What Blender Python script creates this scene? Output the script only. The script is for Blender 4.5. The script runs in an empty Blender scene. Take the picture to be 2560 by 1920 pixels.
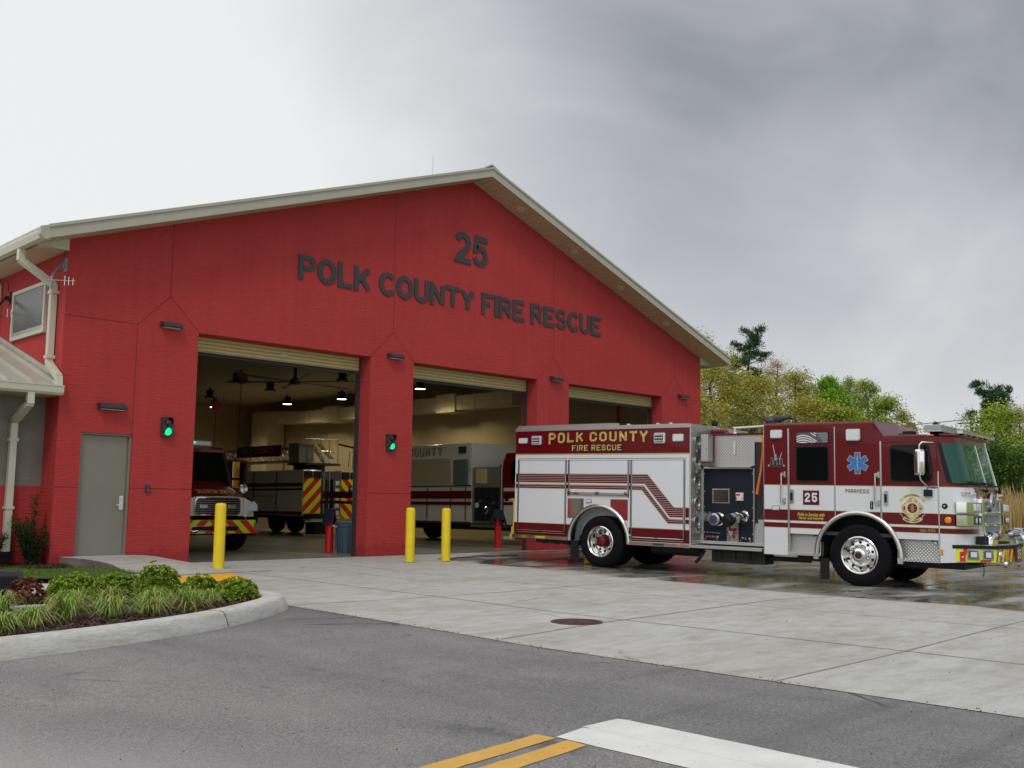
import bpy, bmesh, math, random
from mathutils import Matrix, Vector
random.seed(7)
SC=bpy.context.scene
COL=SC.collection
# ---------------- camera ----------------
cd=bpy.data.cameras.new('camera'); cam=bpy.data.objects.new('camera',cd); COL.objects.link(cam); SC.camera=cam
cd.sensor_width=36; cd.lens=35.757; cd.clip_start=.1; cd.clip_end=3000
cr=Vector((0.70590444,-0.70824038,0.00971969)); cu=Vector((-0.09107484,-0.07714884,0.99285116)); cf=Vector((0.70242743,0.70174327,0.11896259))
cam.matrix_world=Matrix(((cr.x,cu.x,-cf.x,-9.7483),(cr.y,cu.y,-cf.y,-18.5792),(cr.z,cu.z,-cf.z,1.1638),(0,0,0,1)))
# ---------------- world ----------------
SC.view_settings.view_transform='Standard'; SC.view_settings.look='None'; SC.view_settings.gamma=1; SC.view_settings.exposure=0
W=bpy.data.worlds.new('World'); SC.world=W; W.use_nodes=True
nt=W.node_tree; nt.nodes.clear()
def N(t,nt,**k):
    n=nt.nodes.new(t)
    for a,b in k.items(): setattr(n,a,b)
    return n
def sky():
    L=nt.links.new
    out=N('ShaderNodeOutputWorld',nt)
    sk=N('ShaderNodeTexSky',nt,sky_type='NISHITA'); sk.sun_disc=False; sk.sun_elevation=math.radians(48); sk.sun_rotation=math.radians(-65)
    sk.air_density=1.2; sk.dust_density=3
    b1=N('ShaderNodeBackground',nt); b1.inputs[1].default_value=.08; L(sk.outputs[0],b1.inputs[0])
    tc=N('ShaderNodeTexCoord',nt)
    def noise(scale,detail,rough,sz,dist=0.,off=0):
        mp=N('ShaderNodeMapping',nt); mp.inputs['Scale'].default_value=(1,1,sz); mp.inputs['Location'].default_value=(off,off*.7,off*.3)
        L(tc.outputs['Generated'],mp.inputs[0])
        n=N('ShaderNodeTexNoise',nt); n.inputs['Scale'].default_value=scale; n.inputs['Detail'].default_value=detail; n.inputs['Roughness'].default_value=rough; n.inputs['Distortion'].default_value=dist
        L(mp.outputs[0],n.inputs['Vector']); return n.outputs[0]
    def M(op,a,b,c=None):
        m=N('ShaderNodeMath',nt,operation=op)
        for i,x in enumerate((a,b,c)):
            if x is None: continue
            if isinstance(x,(int,float)): m.inputs[i].default_value=x
            else: L(x,m.inputs[i])
        return m.outputs[0]
    def dot(v):
        m=N('ShaderNodeVectorMath',nt,operation='DOT_PRODUCT'); L(tc.outputs['Generated'],m.inputs[0]); m.inputs[1].default_value=v; return m.outputs['Value']
    def ramp(x,a,b,c,d):
        m=N('ShaderNodeMapRange',nt,interpolation_type='SMOOTHSTEP'); L(x,m.inputs[0]); m.inputs[1].default_value=a;m.inputs[2].default_value=b;m.inputs[3].default_value=c;m.inputs[4].default_value=d; return m.outputs[0]
    # domain-warped cloud noise
    wn=N('ShaderNodeTexNoise',nt); wn.inputs['Scale'].default_value=1.6; wn.inputs['Detail'].default_value=3; L(tc.outputs['Generated'],wn.inputs['Vector'])
    wv=N('ShaderNodeVectorMath',nt,operation='MULTIPLY_ADD'); L(wn.outputs['Color'],wv.inputs[0]); wv.inputs[1].default_value=(.55,.55,.35); L(tc.outputs['Generated'],wv.inputs[2])
    def cn(scale,detail,rough,loc):
        mp=N('ShaderNodeMapping',nt); mp.inputs['Scale'].default_value=(1,1,1.35); mp.inputs['Location'].default_value=loc; L(wv.outputs[0],mp.inputs[0])
        n=N('ShaderNodeTexNoise',nt); n.inputs['Scale'].default_value=scale; n.inputs['Detail'].default_value=detail; n.inputs['Roughness'].default_value=rough; L(mp.outputs[0],n.inputs['Vector']); return n.outputs[0]
    big=cn(1.5,2,.45,(3.1,2.2,.9)); mid=cn(2.6,4,.5,(1.3,.4,2.0)); fin=cn(9,6,.55,(5,1,3))
    d=dot((0.7059,-0.7082,0.0)); up=dot((0,0,1))
    # thin bright overcast at the left, a heavy bank of grey over the right, pale again near the horizon
    x=M('ADD',M('ADD',d,M('MULTIPLY',up,-.10)),M('MULTIPLY',M('SUBTRACT',big,.5),.55))
    v=ramp(x,-.32,.20,1.06,.50)
    v=M('ADD',v,M('MULTIPLY',M('SUBTRACT',mid,.5),ramp(x,-.3,.05,.34,.62)))
    v=M('ADD',v,M('MULTIPLY',M('SUBTRACT',fin,.5),ramp(x,-.3,.1,.05,.14)))
    v=M('ADD',v,M('MULTIPLY',ramp(up,.04,.42,1,0),ramp(d,-.2,.15,.06,.34)))
    v=M('MINIMUM',v,.985)
    back=ramp(dot((-.55,-.62,.56)),-.1,.8,0,.42)
    rr=N('ShaderNodeValToRGB',nt); L(v,rr.inputs[0]); e=rr.color_ramp.elements
    e[0].position=.2; e[0].color=(.24,.25,.295,1); e[1].position=1.0; e[1].color=(.915,.92,.925,1)
    k=e.new(.45); k.color=(.32,.335,.375,1); k=e.new(.62); k.color=(.50,.515,.56,1); k=e.new(.8); k.color=(.70,.71,.73,1)
    mul=N('ShaderNodeMath',nt,operation='ADD'); L(back,mul.inputs[0]); mul.inputs[1].default_value=1.0
    b2=N('ShaderNodeBackground',nt); L(rr.outputs[0],b2.inputs[0]); L(mul.outputs[0],b2.inputs[1])
    mx=N('ShaderNodeMixShader',nt); mx.inputs[0].default_value=.93; L(b1.outputs[0],mx.inputs[1]); L(b2.outputs[0],mx.inputs[2]); L(mx.outputs[0],out.inputs[0])
sky()
# ---------------- sun (veiled by cloud) ----------------
sd=bpy.data.lights.new('sun','SUN'); sd.energy=.8; sd.angle=math.radians(14); sd.color=(1,.96,.9)
sun=bpy.data.objects.new('sun',sd); COL.objects.link(sun)
_az=math.radians(-65); _el=math.radians(48)
# direction to the sun, measured like the sky texture: left of and in front of the facade
to=Vector((-.62*math.cos(_el)/.85,-.55*math.cos(_el)/.85,math.sin(_el))).normalized()
sun.rotation_euler=to.to_track_quat('Z','Y').to_euler()

# ---------------- materials ----------------
MATS={}
def mat(name,col,rough=.6,metal=0.,bump=None,var=0.,vscale=3.,spec=.5,coat=0.,emit=None,estr=1.,vmap=(1,1,1),obj=False,col2=None,trans=0.):
    """bump=(scale,strength,distance,(mx,my,mz),type)"""
    if name in MATS: return MATS[name]
    m=bpy.data.materials.new(name); m.use_nodes=True; t=m.node_tree; b=t.nodes['Principled BSDF']; L=t.links.new
    b.inputs['Base Color'].default_value=(*col,1); b.inputs['Roughness'].default_value=rough; b.inputs['Metallic'].default_value=metal
    b.inputs['Specular IOR Level'].default_value=spec; b.inputs['Coat Weight'].default_value=coat; b.inputs['Coat Roughness'].default_value=.03
    if trans: b.inputs['Transmission Weight'].default_value=trans
    if emit: b.inputs['Emission Color'].default_value=(*emit,1); b.inputs['Emission Strength'].default_value=estr
    tc=N('ShaderNodeTexCoord',t)
    def noise(sc,mp,det=4,typ='n'):
        q=N('ShaderNodeMapping',t); q.inputs['Scale'].default_value=mp; L(tc.outputs['Object'],q.inputs[0])
        if typ=='v': n=N('ShaderNodeTexVoronoi',t)
        elif typ=='w': n=N('ShaderNodeTexWave',t); n.inputs['Distortion'].default_value=2
        elif typ=='d':
            # tread plate: two crossed sets of short raised bars
            a=N('ShaderNodeTexWave',t,bands_direction='DIAGONAL'); a.inputs['Scale'].default_value=sc; L(q.outputs[0],a.inputs[0])
            q2=N('ShaderNodeMapping',t); q2.inputs['Scale'].default_value=(-mp[0],mp[1],mp[2]); L(tc.outputs['Object'],q2.inputs[0])
            c=N('ShaderNodeTexWave',t,bands_direction='DIAGONAL'); c.inputs['Scale'].default_value=sc; L(q2.outputs[0],c.inputs[0])
            mm=N('ShaderNodeMath',t,operation='MULTIPLY'); L(a.outputs[1],mm.inputs[0]); L(c.outputs[1],mm.inputs[1]); return mm.outputs[0]
        else: n=N('ShaderNodeTexNoise',t); n.inputs['Detail'].default_value=det
        n.inputs['Scale'].default_value=sc; L(q.outputs[0],n.inputs['Vector'] if typ!='w' else n.inputs[0]); return n.outputs[0] if typ!='w' else n.outputs[1]
    if var or col2:
        n=noise(vscale,vmap,6)
        r=N('ShaderNodeValToRGB',t); L(n,r.inputs[0]); e=r.color_ramp.elements
        c2=col2 or tuple(x*(1+var) for x in col); c1=col if col2 else tuple(x*(1-var) for x in col)
        e[0].position=.32; e[1].position=.68; e[0].color=(*c1,1); e[1].color=(*c2,1); L(r.outputs[0],b.inputs['Base Color'])
    if bump:
        typ=bump[4] if len(bump)>4 else 'n'
        h=noise(bump[0],bump[3] if len(bump)>3 else (1,1,1),5,typ)
        bp=N('ShaderNodeBump',t); bp.inputs['Strength'].default_value=bump[1]; bp.inputs['Distance'].default_value=bump[2]
        L(h,bp.inputs['Height']); L(bp.outputs[0],b.inputs['Normal'])
        if typ=='d':
            r=N('ShaderNodeValToRGB',t); L(h,r.inputs[0]); e=r.color_ramp.elements; e[0].color=(*[x*.62 for x in col],1); e[1].color=(*[min(1,x*1.25) for x in col],1); e[1].position=.6
            L(r.outputs[0],b.inputs['Base Color'])
    MATS[name]=m; return m
def stucco(name,col):
    m=bpy.data.materials.new(name); m.use_nodes=True; t=m.node_tree; b=t.nodes['Principled BSDF']; L=t.links.new
    tc=N('ShaderNodeTexCoord',t)
    def ns(sc,mp,det=5,ro=.55):
        q=N('ShaderNodeMapping',t); q.inputs['Scale'].default_value=mp; L(tc.outputs['Object'],q.inputs[0]); n=N('ShaderNodeTexNoise',t); n.inputs['Scale'].default_value=sc; n.inputs['Detail'].default_value=det; n.inputs['Roughness'].default_value=ro; L(q.outputs[0],n.inputs['Vector']); return n.outputs[0]
    def rp(x,a,c1,b_,c2):
        r=N('ShaderNodeValToRGB',t); L(x,r.inputs[0]); e=r.color_ramp.elements; e[0].position=a; e[1].position=b_; e[0].color=(*c1,1); e[1].color=(*c2,1); return r.outputs[0]
    def mul(f,a,c):
        n=N('ShaderNodeMix',t,data_type='RGBA',blend_type='MULTIPLY'); n.inputs[0].default_value=f; L(a,n.inputs[6]); L(c,n.inputs[7]); return n.outputs[2]
    c=rp(ns(.7,(1,1,1)),.3,tuple(x*.95 for x in col),.7,tuple(x*1.05 for x in col))
    c=mul(.35,c,rp(ns(2.2,(3.2,3.2,.16),6),.32,(.80,.80,.80),.6,(1,1,1)))      # rain streaks
    c=mul(.22,c,rp(ns(7,(1.1,1.1,5),5,.7),.36,(.80,.80,.80),.62,(1.08,1.08,1.08)))  # brushed texture
    sp=N('ShaderNodeSeparateXYZ',t); L(tc.outputs['Object'],sp.inputs[0]); k=N('ShaderNodeMath',t,operation='ADD'); L(sp.outputs[2],k.inputs[0]); q2=N('ShaderNodeMath',t,operation='MULTIPLY'); L(ns(5,(1,1,.5),5,.6),q2.inputs[0]); q2.inputs[1].default_value=-.42; L(q2.outputs[0],k.inputs[1])
    c=mul(.8,c,rp(k.outputs[0],.0,(.74,.70,.66),.10,(1,1,1)))    # splash dirt along the foot
    L(c,b.inputs['Base Color']); b.inputs['Roughness'].default_value=.8; b.inputs['Specular IOR Level'].default_value=.2
    h=ns(3.2,(1.2,1.2,16),5); bp=N('ShaderNodeBump',t); bp.inputs['Strength'].default_value=.65; bp.inputs['Distance'].default_value=.03; L(h,bp.inputs['Height']); L(bp.outputs[0],b.inputs['Normal']); MATS[name]=m; return m
RED=stucco('stucco_red',(.455,.050,.049))
REDD=mat('joint_sealant',(.17,.022,.024),.9)  # dark red sealant of the control joints
GREYW=mat('stucco_grey',(.21,.205,.17),.85,bump=(3.2,.5,.03,(1.2,1.2,16)),spec=.2,var=.1)
CREAM=mat('painted_cream_metal',(.56,.55,.44),.4,var=.05,vscale=2)
SOFF=mat('soffit_panel',(.50,.40,.25),.6,var=.05)
FASC=mat('fascia_grey',(.42,.41,.325),.42,var=.04)
ROOFM=mat('standing_seam_roof',(.50,.49,.42),.38,metal=.3,var=.08)
DOORG=mat('door_taupe',(.215,.205,.165),.5,var=.05,vscale=1.5)
TAN=mat('interior_tan_block',(.42,.345,.18),.8,var=.08,vscale=.8,bump=(2.5,.3,.02,(1,1,2.4)))
CEILM=mat('interior_ceiling',(.34,.29,.17),.85,var=.08)
SHUT=mat('rolled_door_tan',(.46,.37,.16),.45,var=.04)
BLK=mat('black_rubber',(.010,.011,.013),.6,spec=.25)
DK=mat('dark_bronze_metal',(.035,.034,.040),.45,var=.15)
SIGN=mat('charcoal_letter',(.036,.038,.044),.55)
STEEL=mat('brushed_steel',(.55,.55,.54),.35,metal=1)
CHR=mat('chrome',(.80,.80,.80),.06,metal=1)
CHD=mat('dull_chrome',(.40,.39,.39),.18,metal=1)
CHS=mat('satin_chrome',(.62,.62,.61),.25,metal=1)
ALU=mat('polished_aluminium',(.72,.72,.70),.16,metal=1)
DIA=mat('tread_plate',(.58,.58,.57),.32,metal=.85,bump=(11,.7,.006,(1,1,1),'d'))
YEL=mat('bollard_yellow',(.80,.60,.012),.42,var=.05,vscale=4)
REDP=mat('bollard_red',(.55,.01,.012),.35,var=.05)
MAR=mat('maroon_paint',(.115,.0015,.005),.3,coat=.4,spec=.25,var=.02)
MARS=mat('maroon_stripe',(.105,.002,.006),.35,coat=.3,spec=.3)
WHT=mat('white_paint',(.66,.68,.70),.25,coat=.6,var=.01)
WDOOR=mat('white_roller',(.66,.685,.72),.35,bump=(28/2,.35,.004,(0,0,1),'w'))
GOLD=mat('gold_leaf',(.60,.46,.13),.42,metal=.35,var=.35,vscale=16,vmap=(1,1,.6))
GOLDL=mat('gold_line',(.46,.37,.15),.4,metal=.3)
GLS=mat('dark_glass',(.003,.004,.004),.02,spec=.35)
GLG=mat('green_tinted_glass',(.012,.075,.050),.03,spec=.45)
BLU=mat('star_blue',(.015,.16,.50),.4)
PANELB=mat('black_panel',(.010,.015,.024),.6,spec=.2)
TYR=mat('tyre_rubber',(.007,.007,.009),.85,spec=.15,bump=(60,.2,.004))
LENS=mat('clear_lens',(.62,.64,.68),.12,spec=.8,coat=.6,bump=(30,.5,.01,(1,1,3)))
AMB=mat('amber_lens',(.75,.22,.01),.2,coat=.5)
ORA=mat('orange_strap',(.80,.16,.015),.6)
FLY=mat('fluorescent_yellow',(.62,.78,.02),.35)
FLR=mat('chevron_red',(.60,.02,.015),.35)
DUN=mat('undercarriage',(.02,.02,.021),.6,var=.3)
GRN=mat('green_lamp',(.01,.5,.15),.3,emit=(.0,.95,.30),estr=1.1)
SILV=mat('silver_text',(.62,.63,.64),.4)
# ---------------- mesh builder ----------------
class MB:
    def __init__(s): s.v=[];s.f=[];s.mi=[];s.mats=[];s.sm=[];s.T=None
    def idx(s,m):
        if m not in s.mats: s.mats.append(m)
        return s.mats.index(m)
    def add(s,vs,fs,m,sm=False):
        b=len(s.v); k=s.idx(m)
        for v in vs:
            v=Vector(v)
            s.v.append(tuple(s.T@v) if s.T else tuple(v))
        for f in fs: s.f.append([i+b for i in f]); s.mi.append(k); s.sm.append(sm)
        return s
    def box(s,x0,x1,y0,y1,z0,z1,m):
        return s.add([(x0,y0,z0),(x1,y0,z0),(x1,y1,z0),(x0,y1,z0),(x0,y0,z1),(x1,y0,z1),(x1,y1,z1),(x0,y1,z1)],
            [(0,3,2,1),(4,5,6,7),(0,1,5,4),(1,2,6,5),(2,3,7,6),(3,0,4,7)],m)
    def cbox(s,c,d,m,rz=0,rx=0,ry=0):
        R=Matrix.Translation(c)@Matrix.Rotation(rz,4,'Z')@Matrix.Rotation(ry,4,'Y')@Matrix.Rotation(rx,4,'X')
        o=s.T; s.T=(o@R) if o else R
        s.box(-d[0]/2,d[0]/2,-d[1]/2,d[1]/2,-d[2]/2,d[2]/2,m); s.T=o; return s
    def prism(s,poly,ax,a,b,m,sm=False,caps=True):
        """extrude a 2D polygon; ax 'x': (y,z)  'y': (x,z)  'z': (x,y)"""
        def P(p,t): return {'x':(t,p[0],p[1]),'y':(p[0],t,p[1]),'z':(p[0],p[1],t)}[ax]
        n=len(poly); vs=[P(p,a) for p in poly]+[P(p,b) for p in poly]
        fs=[(i,(i+1)%n,(i+1)%n+n,i+n) for i in range(n)]
        s.add(vs,fs,m,sm)
        if caps: s.add([P(p,a) for p in poly],[tuple(range(n))[::-1]],m); s.add([P(p,b) for p in poly],[tuple(range(n))],m)
        return s
    def ring(s,c,ax,r,n=16,ph=0):
        ax=Vector(ax).normalized(); u=ax.orthogonal().normalized(); w=ax.cross(u)
        return [Vector(c)+r*(math.cos(ph+2*math.pi*i/n)*u+math.sin(ph+2*math.pi*i/n)*w) for i in range(n)]
    def lathe(s,c,ax,prof,m,n=24,sm=True,mats=None,cap=True):
        """prof: list of (radius, distance along axis)"""
        ax=Vector(ax).normalized(); rows=[s.ring(Vector(c)+ax*t,ax,max(r,1e-4),n) for r,t in prof]
        for i in range(len(rows)-1):
            vs=rows[i]+rows[i+1]; fs=[(j,(j+1)%n,(j+1)%n+n,j+n) for j in range(n)]
            s.add(vs,fs,mats[i] if mats else m,sm)
        if cap:
            if prof[0][0]>1e-3: s.add(rows[0],[tuple(range(n))[::-1]],mats[0] if mats else m)
            if prof[-1][0]>1e-3: s.add(rows[-1],[tuple(range(n))],mats[-1] if mats else m)
        return s
    def cyl(s,a,b,r,m,r2=None,n=14):
        a=Vector(a);b=Vector(b); return s.lathe(a,b-a,[(r,0),(r if r2 is None else r2,(b-a).length)],m,n)
    def tube(s,pts,r,m,n=8,rs=None):
        pts=[Vector(p) for p in pts]; rows=[]; prev=None
        for i,p in enumerate(pts):
            d=(pts[min(i+1,len(pts)-1)]-pts[max(i-1,0)]).normalized()
            if prev is None: u=d.orthogonal().normalized()
            else:
                u=prev-d*prev.dot(d); u=u.normalized() if u.length>1e-5 else d.orthogonal().normalized()
            prev=u; w=d.cross(u); rr=rs[i] if rs else r
            rows.append([p+rr*(math.cos(2*math.pi*k/n)*u+math.sin(2*math.pi*k/n)*w) for k in range(n)])
        vs=[v for q in rows for v in q]; fs=[]
        for i in range(len(rows)-1):
            for j in range(n): fs.append((i*n+j,i*n+(j+1)%n,(i+1)*n+(j+1)%n,(i+1)*n+j))
        s.add(vs,fs,m,True); s.add(rows[0],[tuple(range(n))[::-1]],m); s.add(rows[-1],[tuple(range(n))],m); return s
    def ell(s,c,r,m,n=16,k=10,half=None):
        pr=[]
        vs=[];fs=[]
        for i in range(k+1):
            th=math.pi*i/k
            for j in range(n):
                ph=2*math.pi*j/n; vs.append((c[0]+r[0]*math.sin(th)*math.cos(ph),c[1]+r[1]*math.sin(th)*math.sin(ph),c[2]+r[2]*math.cos(th)))
        for i in range(k):
            for j in range(n): fs.append((i*n+j,(i+1)*n+j,(i+1)*n+(j+1)%n,i*n+(j+1)%n))
        return s.add(vs,fs,m,True)
    def obj(s,name,parent=None,bev=0,seg=2,loc=None):
        me=bpy.data.meshes.new(name); me.from_pydata(s.v,[],s.f)
        for m in s.mats: me.materials.append(m)
        me.polygons.foreach_set('material_index',s.mi); me.polygons.foreach_set('use_smooth',s.sm)
        bm=bmesh.new(); bm.from_mesh(me); bmesh.ops.recalc_face_normals(bm,faces=bm.faces) if len(s.f)<40000 else None; bm.to_mesh(me); bm.free()
        me.update()
        o=bpy.data.objects.new(name,me); COL.objects.link(o)
        if parent: o.parent=parent
        if loc: o.location=loc
        if bev:
            b=o.modifiers.new('bevel','BEVEL'); b.width=bev; b.segments=seg; b.limit_method='ANGLE'; b.angle_limit=math.radians(50)
        return o
def rrect(x0,x1,y0,y1,r,n=4):
    out=[]
    for cx,cy,a0 in ((x1-r,y1-r,0),(x0+r,y1-r,90),(x0+r,y0+r,180),(x1-r,y0+r,270)):
        for i in range(n+1):
            a=math.radians(a0+90*i/n); out.append((cx+r*math.cos(a),cy+r*math.sin(a)))
    return out
def tag(o,label=None,cat=None,group=None,kind=None):
    if label: o['label']=label
    if cat: o['category']=cat
    if group: o['group']=group
    if kind: o['kind']=kind
    return o
def empty(name,loc=(0,0,0),rz=0,label=None,cat=None,group=None,mat4=None):
    o=bpy.data.objects.new(name,None); COL.objects.link(o); o.empty_display_size=.3
    if mat4: o.matrix_world=mat4
    else: o.location=loc; o.rotation_euler=(0,0,rz)
    return tag(o,label,cat,group)
def copy_tree(o,parent=None):
    c=o.copy(); COL.objects.link(c); c.parent=parent
    for ch in [x for x in bpy.data.objects if x.parent==o]: copy_tree(ch,c)
    return c
def text_mesh(body,size,ext,m,offset=0.,spacing=1.,sx=1.,shear=0,align='LEFT'):
    """built-in font turned into a mesh lying in x (across) / z (up), thickness towards -y"""
    c=bpy.data.curves.new('t','FONT'); c.body=body; c.size=size; c.extrude=ext; c.offset=offset; c.space_character=spacing; c.shear=shear; c.resolution_u=3
    c.align_x=align
    o=bpy.data.objects.new('t',c); COL.objects.link(o)
    dg=bpy.context.evaluated_depsgraph_get(); me=bpy.data.meshes.new_from_object(o.evaluated_get(dg)); bpy.data.objects.remove(o)
    mb=MB(); vs=[(v.co.x*sx,-v.co.z,v.co.y) for v in me.vertices]; mb.add(vs,[tuple(p.vertices) for p in me.polygons],m)
    return mb
def fit(mb,x0,x1,z0,z1,y):
    xs=[v[0] for v in mb.v]; zs=[v[2] for v in mb.v]; ax=(x1-x0)/(max(xs)-min(xs)); az=(z1-z0)/(max(zs)-min(zs))
    mx,mz=min(xs),min(zs); mb.v=[(x0+(v[0]-mx)*ax,y+v[1],z0+(v[2]-mz)*az) for v in mb.v]; return mb
# block stroke lettering used on the trucks
GL={'P':[[(0,0),(0,6),(3,6),(4,5),(4,3.9),(3.1,2.9),(.6,2.9)]],'O':['c',[(1,0),(3,0),(4,1),(4,5),(3,6),(1,6),(0,5),(0,1)]],'L':[[(0,6),(0,0),(3.6,0)]],
'K':[[(0,0),(0,6)],[(4,6),(.7,2.9)],[(1.9,3.6),(4,0)]],'C':[[(4,4.4),(4,5),(3,6),(1,6),(0,5),(0,1),(1,0),(3,0),(4,1),(4,1.6)]],'U':[[(0,6),(0,1),(1,0),(3,0),(4,1),(4,6)]],
'N':[[(0,0),(0,6)],[(.3,5.6),(3.7,.4)],[(4,0),(4,6)]],'T':[[(0,6),(4,6)],[(2,5.4),(2,0)]],'Y':[[(0,6),(2,3),(4,6)],[(2,2.8),(2,0)]],'F':[[(0,0),(0,6),(4,6)],[(.6,3),(3.2,3)]],
'I':[[(0,0),(0,6)]],'R':[[(0,0),(0,6),(3,6),(4,5),(4,3.9),(3.1,2.9),(.6,2.9)],[(2,2.4),(4,0)]],'E':[[(4,6),(0,6),(0,0),(4,0)],[(.6,3),(3.2,3)]],
'S':[[(4,4.6),(4,5),(3,6),(1,6),(0,5),(0,4),(1,3.1),(3,2.9),(4,2),(4,1),(3,0),(1,0),(0,1),(0,1.4)]],'2':[[(0,4.6),(0,5),(1,6),(3,6),(4,5),(4,4),(0,.6),(0,0),(4,0)]],
'5':[[(4,6),(0,6),(0,3.4),(3,3.4),(4,2.5),(4,1),(3,0),(1,0),(0,1),(0,1.4)]],'4':[[(3,0),(3,6),(0,2),(0,1.6),(4,1.6)]],'9':[[(0,.6),(1,0),(3,0),(4,1),(4,5),(3,6),(1,6),(0,5),(0,4),(1,3),(3.4,3)]],
'7':[[(0,6),(4,6),(4,5),(1.5,0)]],'3':[[(0,5),(1,6),(3,6),(4,5),(4,4),(3,3.1),(1.4,3.1)],[(3,2.9),(4,2),(4,1),(3,0),(1,0),(0,1)]],'A':[[(0,0),(0,5),(1,6),(3,6),(4,5),(4,0)],[(.6,2.6),(3.4,2.6)]],
'M':[[(0,0),(0,6),(2.2,3),(4.4,6),(4.4,0)]],'D':['c',[(0,0),(3,0),(4,1),(4,5),(3,6),(0,6)]],'G':[[(4,4.6),(4,5),(3,6),(1,6),(0,5),(0,1),(1,0),(3,0),(4,1),(4,3),(2.2,3)]],'-':[[(0.6,3),(3,3)]],' ':[]}
def _arc(cx,cy,rx,ry,a0,a1,n=10): return [(cx+rx*math.cos(math.radians(a0+(a1-a0)*i/n)),cy+ry*math.sin(math.radians(a0+(a1-a0)*i/n))) for i in range(n+1)]
_bowl=_arc(2.2,4.45,1.5,1.55,90,-90)
GS={'P':[[(0,0),(0,6),(2.2,6)]+_bowl[1:]+[(.6,2.9)]],'O':['c',_arc(2.2,3,2.2,3,0,350,27)],'L':[[(0,6),(0,0),(3.2,0)]],'K':[[(0,0),(0,6)],[(3.9,6.1),(.6,2.5)],[(1.5,3.6),(4.0,0)]],
'C':[_arc(2.2,3,2.2,3,38,322,24)],'U':[[(0,6)]+_arc(1.9,1.9,1.9,1.9,180,360,12)+[(3.8,6)]],'N':[[(0,0),(0,6)],[(.2,5.9),(3.7,.1)],[(3.9,0),(3.9,6)]],'T':[[(0,6),(3.9,6)],[(1.95,5.4),(1.95,0)]],
'Y':[[(-.2,6.1),(1.9,2.7),(4.0,6.1)],[(1.9,2.7),(1.9,0)]],'F':[[(0,0),(0,6),(3.3,6)],[(.6,3.1),(2.8,3.1)]],'I':[[(0,0),(0,6)]],'R':[[(0,0),(0,6),(2.3,6)]+_arc(2.3,4.5,1.5,1.5,90,-90)[1:]+[(.6,3.0)],[(1.9,2.9),(2.7,2.0),(4.0,0)]],
'E':[[(3.4,6),(0,6),(0,0),(3.5,0)],[(.6,3.1),(3.1,3.1)]],'S':[_arc(1.9,4.4,1.75,1.6,25,170,9)+_arc(1.9,4.35,1.75,1.25,180,262,4)+_arc(1.95,1.75,1.85,1.35,82,0,5)+_arc(1.95,1.65,1.85,1.65,-5,-165,9)],
'2':[_arc(1.8,4.25,1.75,1.75,165,0,10)+[(3.5,3.7),(2.6,2.5),(.9,1.1),(.1,0),(3.7,0)]],'5':[[(3.4,6),(.75,6),(.25,3.35)]+_arc(1.75,1.95,1.85,1.9,125,-160,14)],' ':[]}
def sign_text(mb,body,x0,x1,z0,z1,y,th,m,t=1.25,gap=1.9):
    pen=0; segs=[]
    for ch in body:
        if ch==' ': pen+=2.3; continue
        g=GS[ch]; st=[(g[1],True)] if g[0]=='c' else [(q,False) for q in g]
        w=max(q[0] for s_,_ in st for q in s_); segs+=[([(q[0]+pen,q[1]) for q in s_],c,k) for k,(s_,c) in enumerate(st)]; pen+=max(w,0)+gap+t*.35
    X1=max(q[0] for s_,_,_ in segs for q in s_); h=t/2; sx=(x1-x0)/(X1+t); sz=(z1-z0)/(6+t)
    cuts=[]
    for q,c,k in segs:
        if k==0: cuts.append(len(mb.f))
        n=len(q); L=[];R=[]
        for i in range(n):
            p_=Vector(q[i]); a=Vector(q[i-1]) if (i>0 or c) else None; b=Vector(q[(i+1)%n]) if (i<n-1 or c) else None
            d1=(p_-a).normalized() if a is not None else None; d2=(b-p_).normalized() if b is not None else None
            if d1 is None: d1=d2; p_=p_-d2*(h if (abs(d2.x)<.05 or abs(d2.y)<.05) and k==0 and len(q)<20 else 0)
            if d2 is None: d2=d1; p_=p_+d1*(h if (abs(d1.x)<.05 or abs(d1.y)<.05) and k==0 and len(q)<20 and abs(q[-1][1]-2.95)>.2 else 0)
            n1=Vector((-d1.y,d1.x)); n2=Vector((-d2.y,d2.x)); nn=(n1+n2).normalized(); s_=min(1/max(nn.dot(n1),.35),1.8); L.append(p_+nn*h*s_); R.append(p_-nn*h*s_)
        X=lambda v:(x0+(v.x+h)*sx,z0+(v.y+h)*sz)
        for i in range(n if c else n-1):
            j=(i+1)%n; mb.prism([X(L[i]),X(L[j]),X(R[j]),X(R[i])],'y',y-th-k*.001,y,m)
    return cuts+[len(mb.f)]
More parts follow.
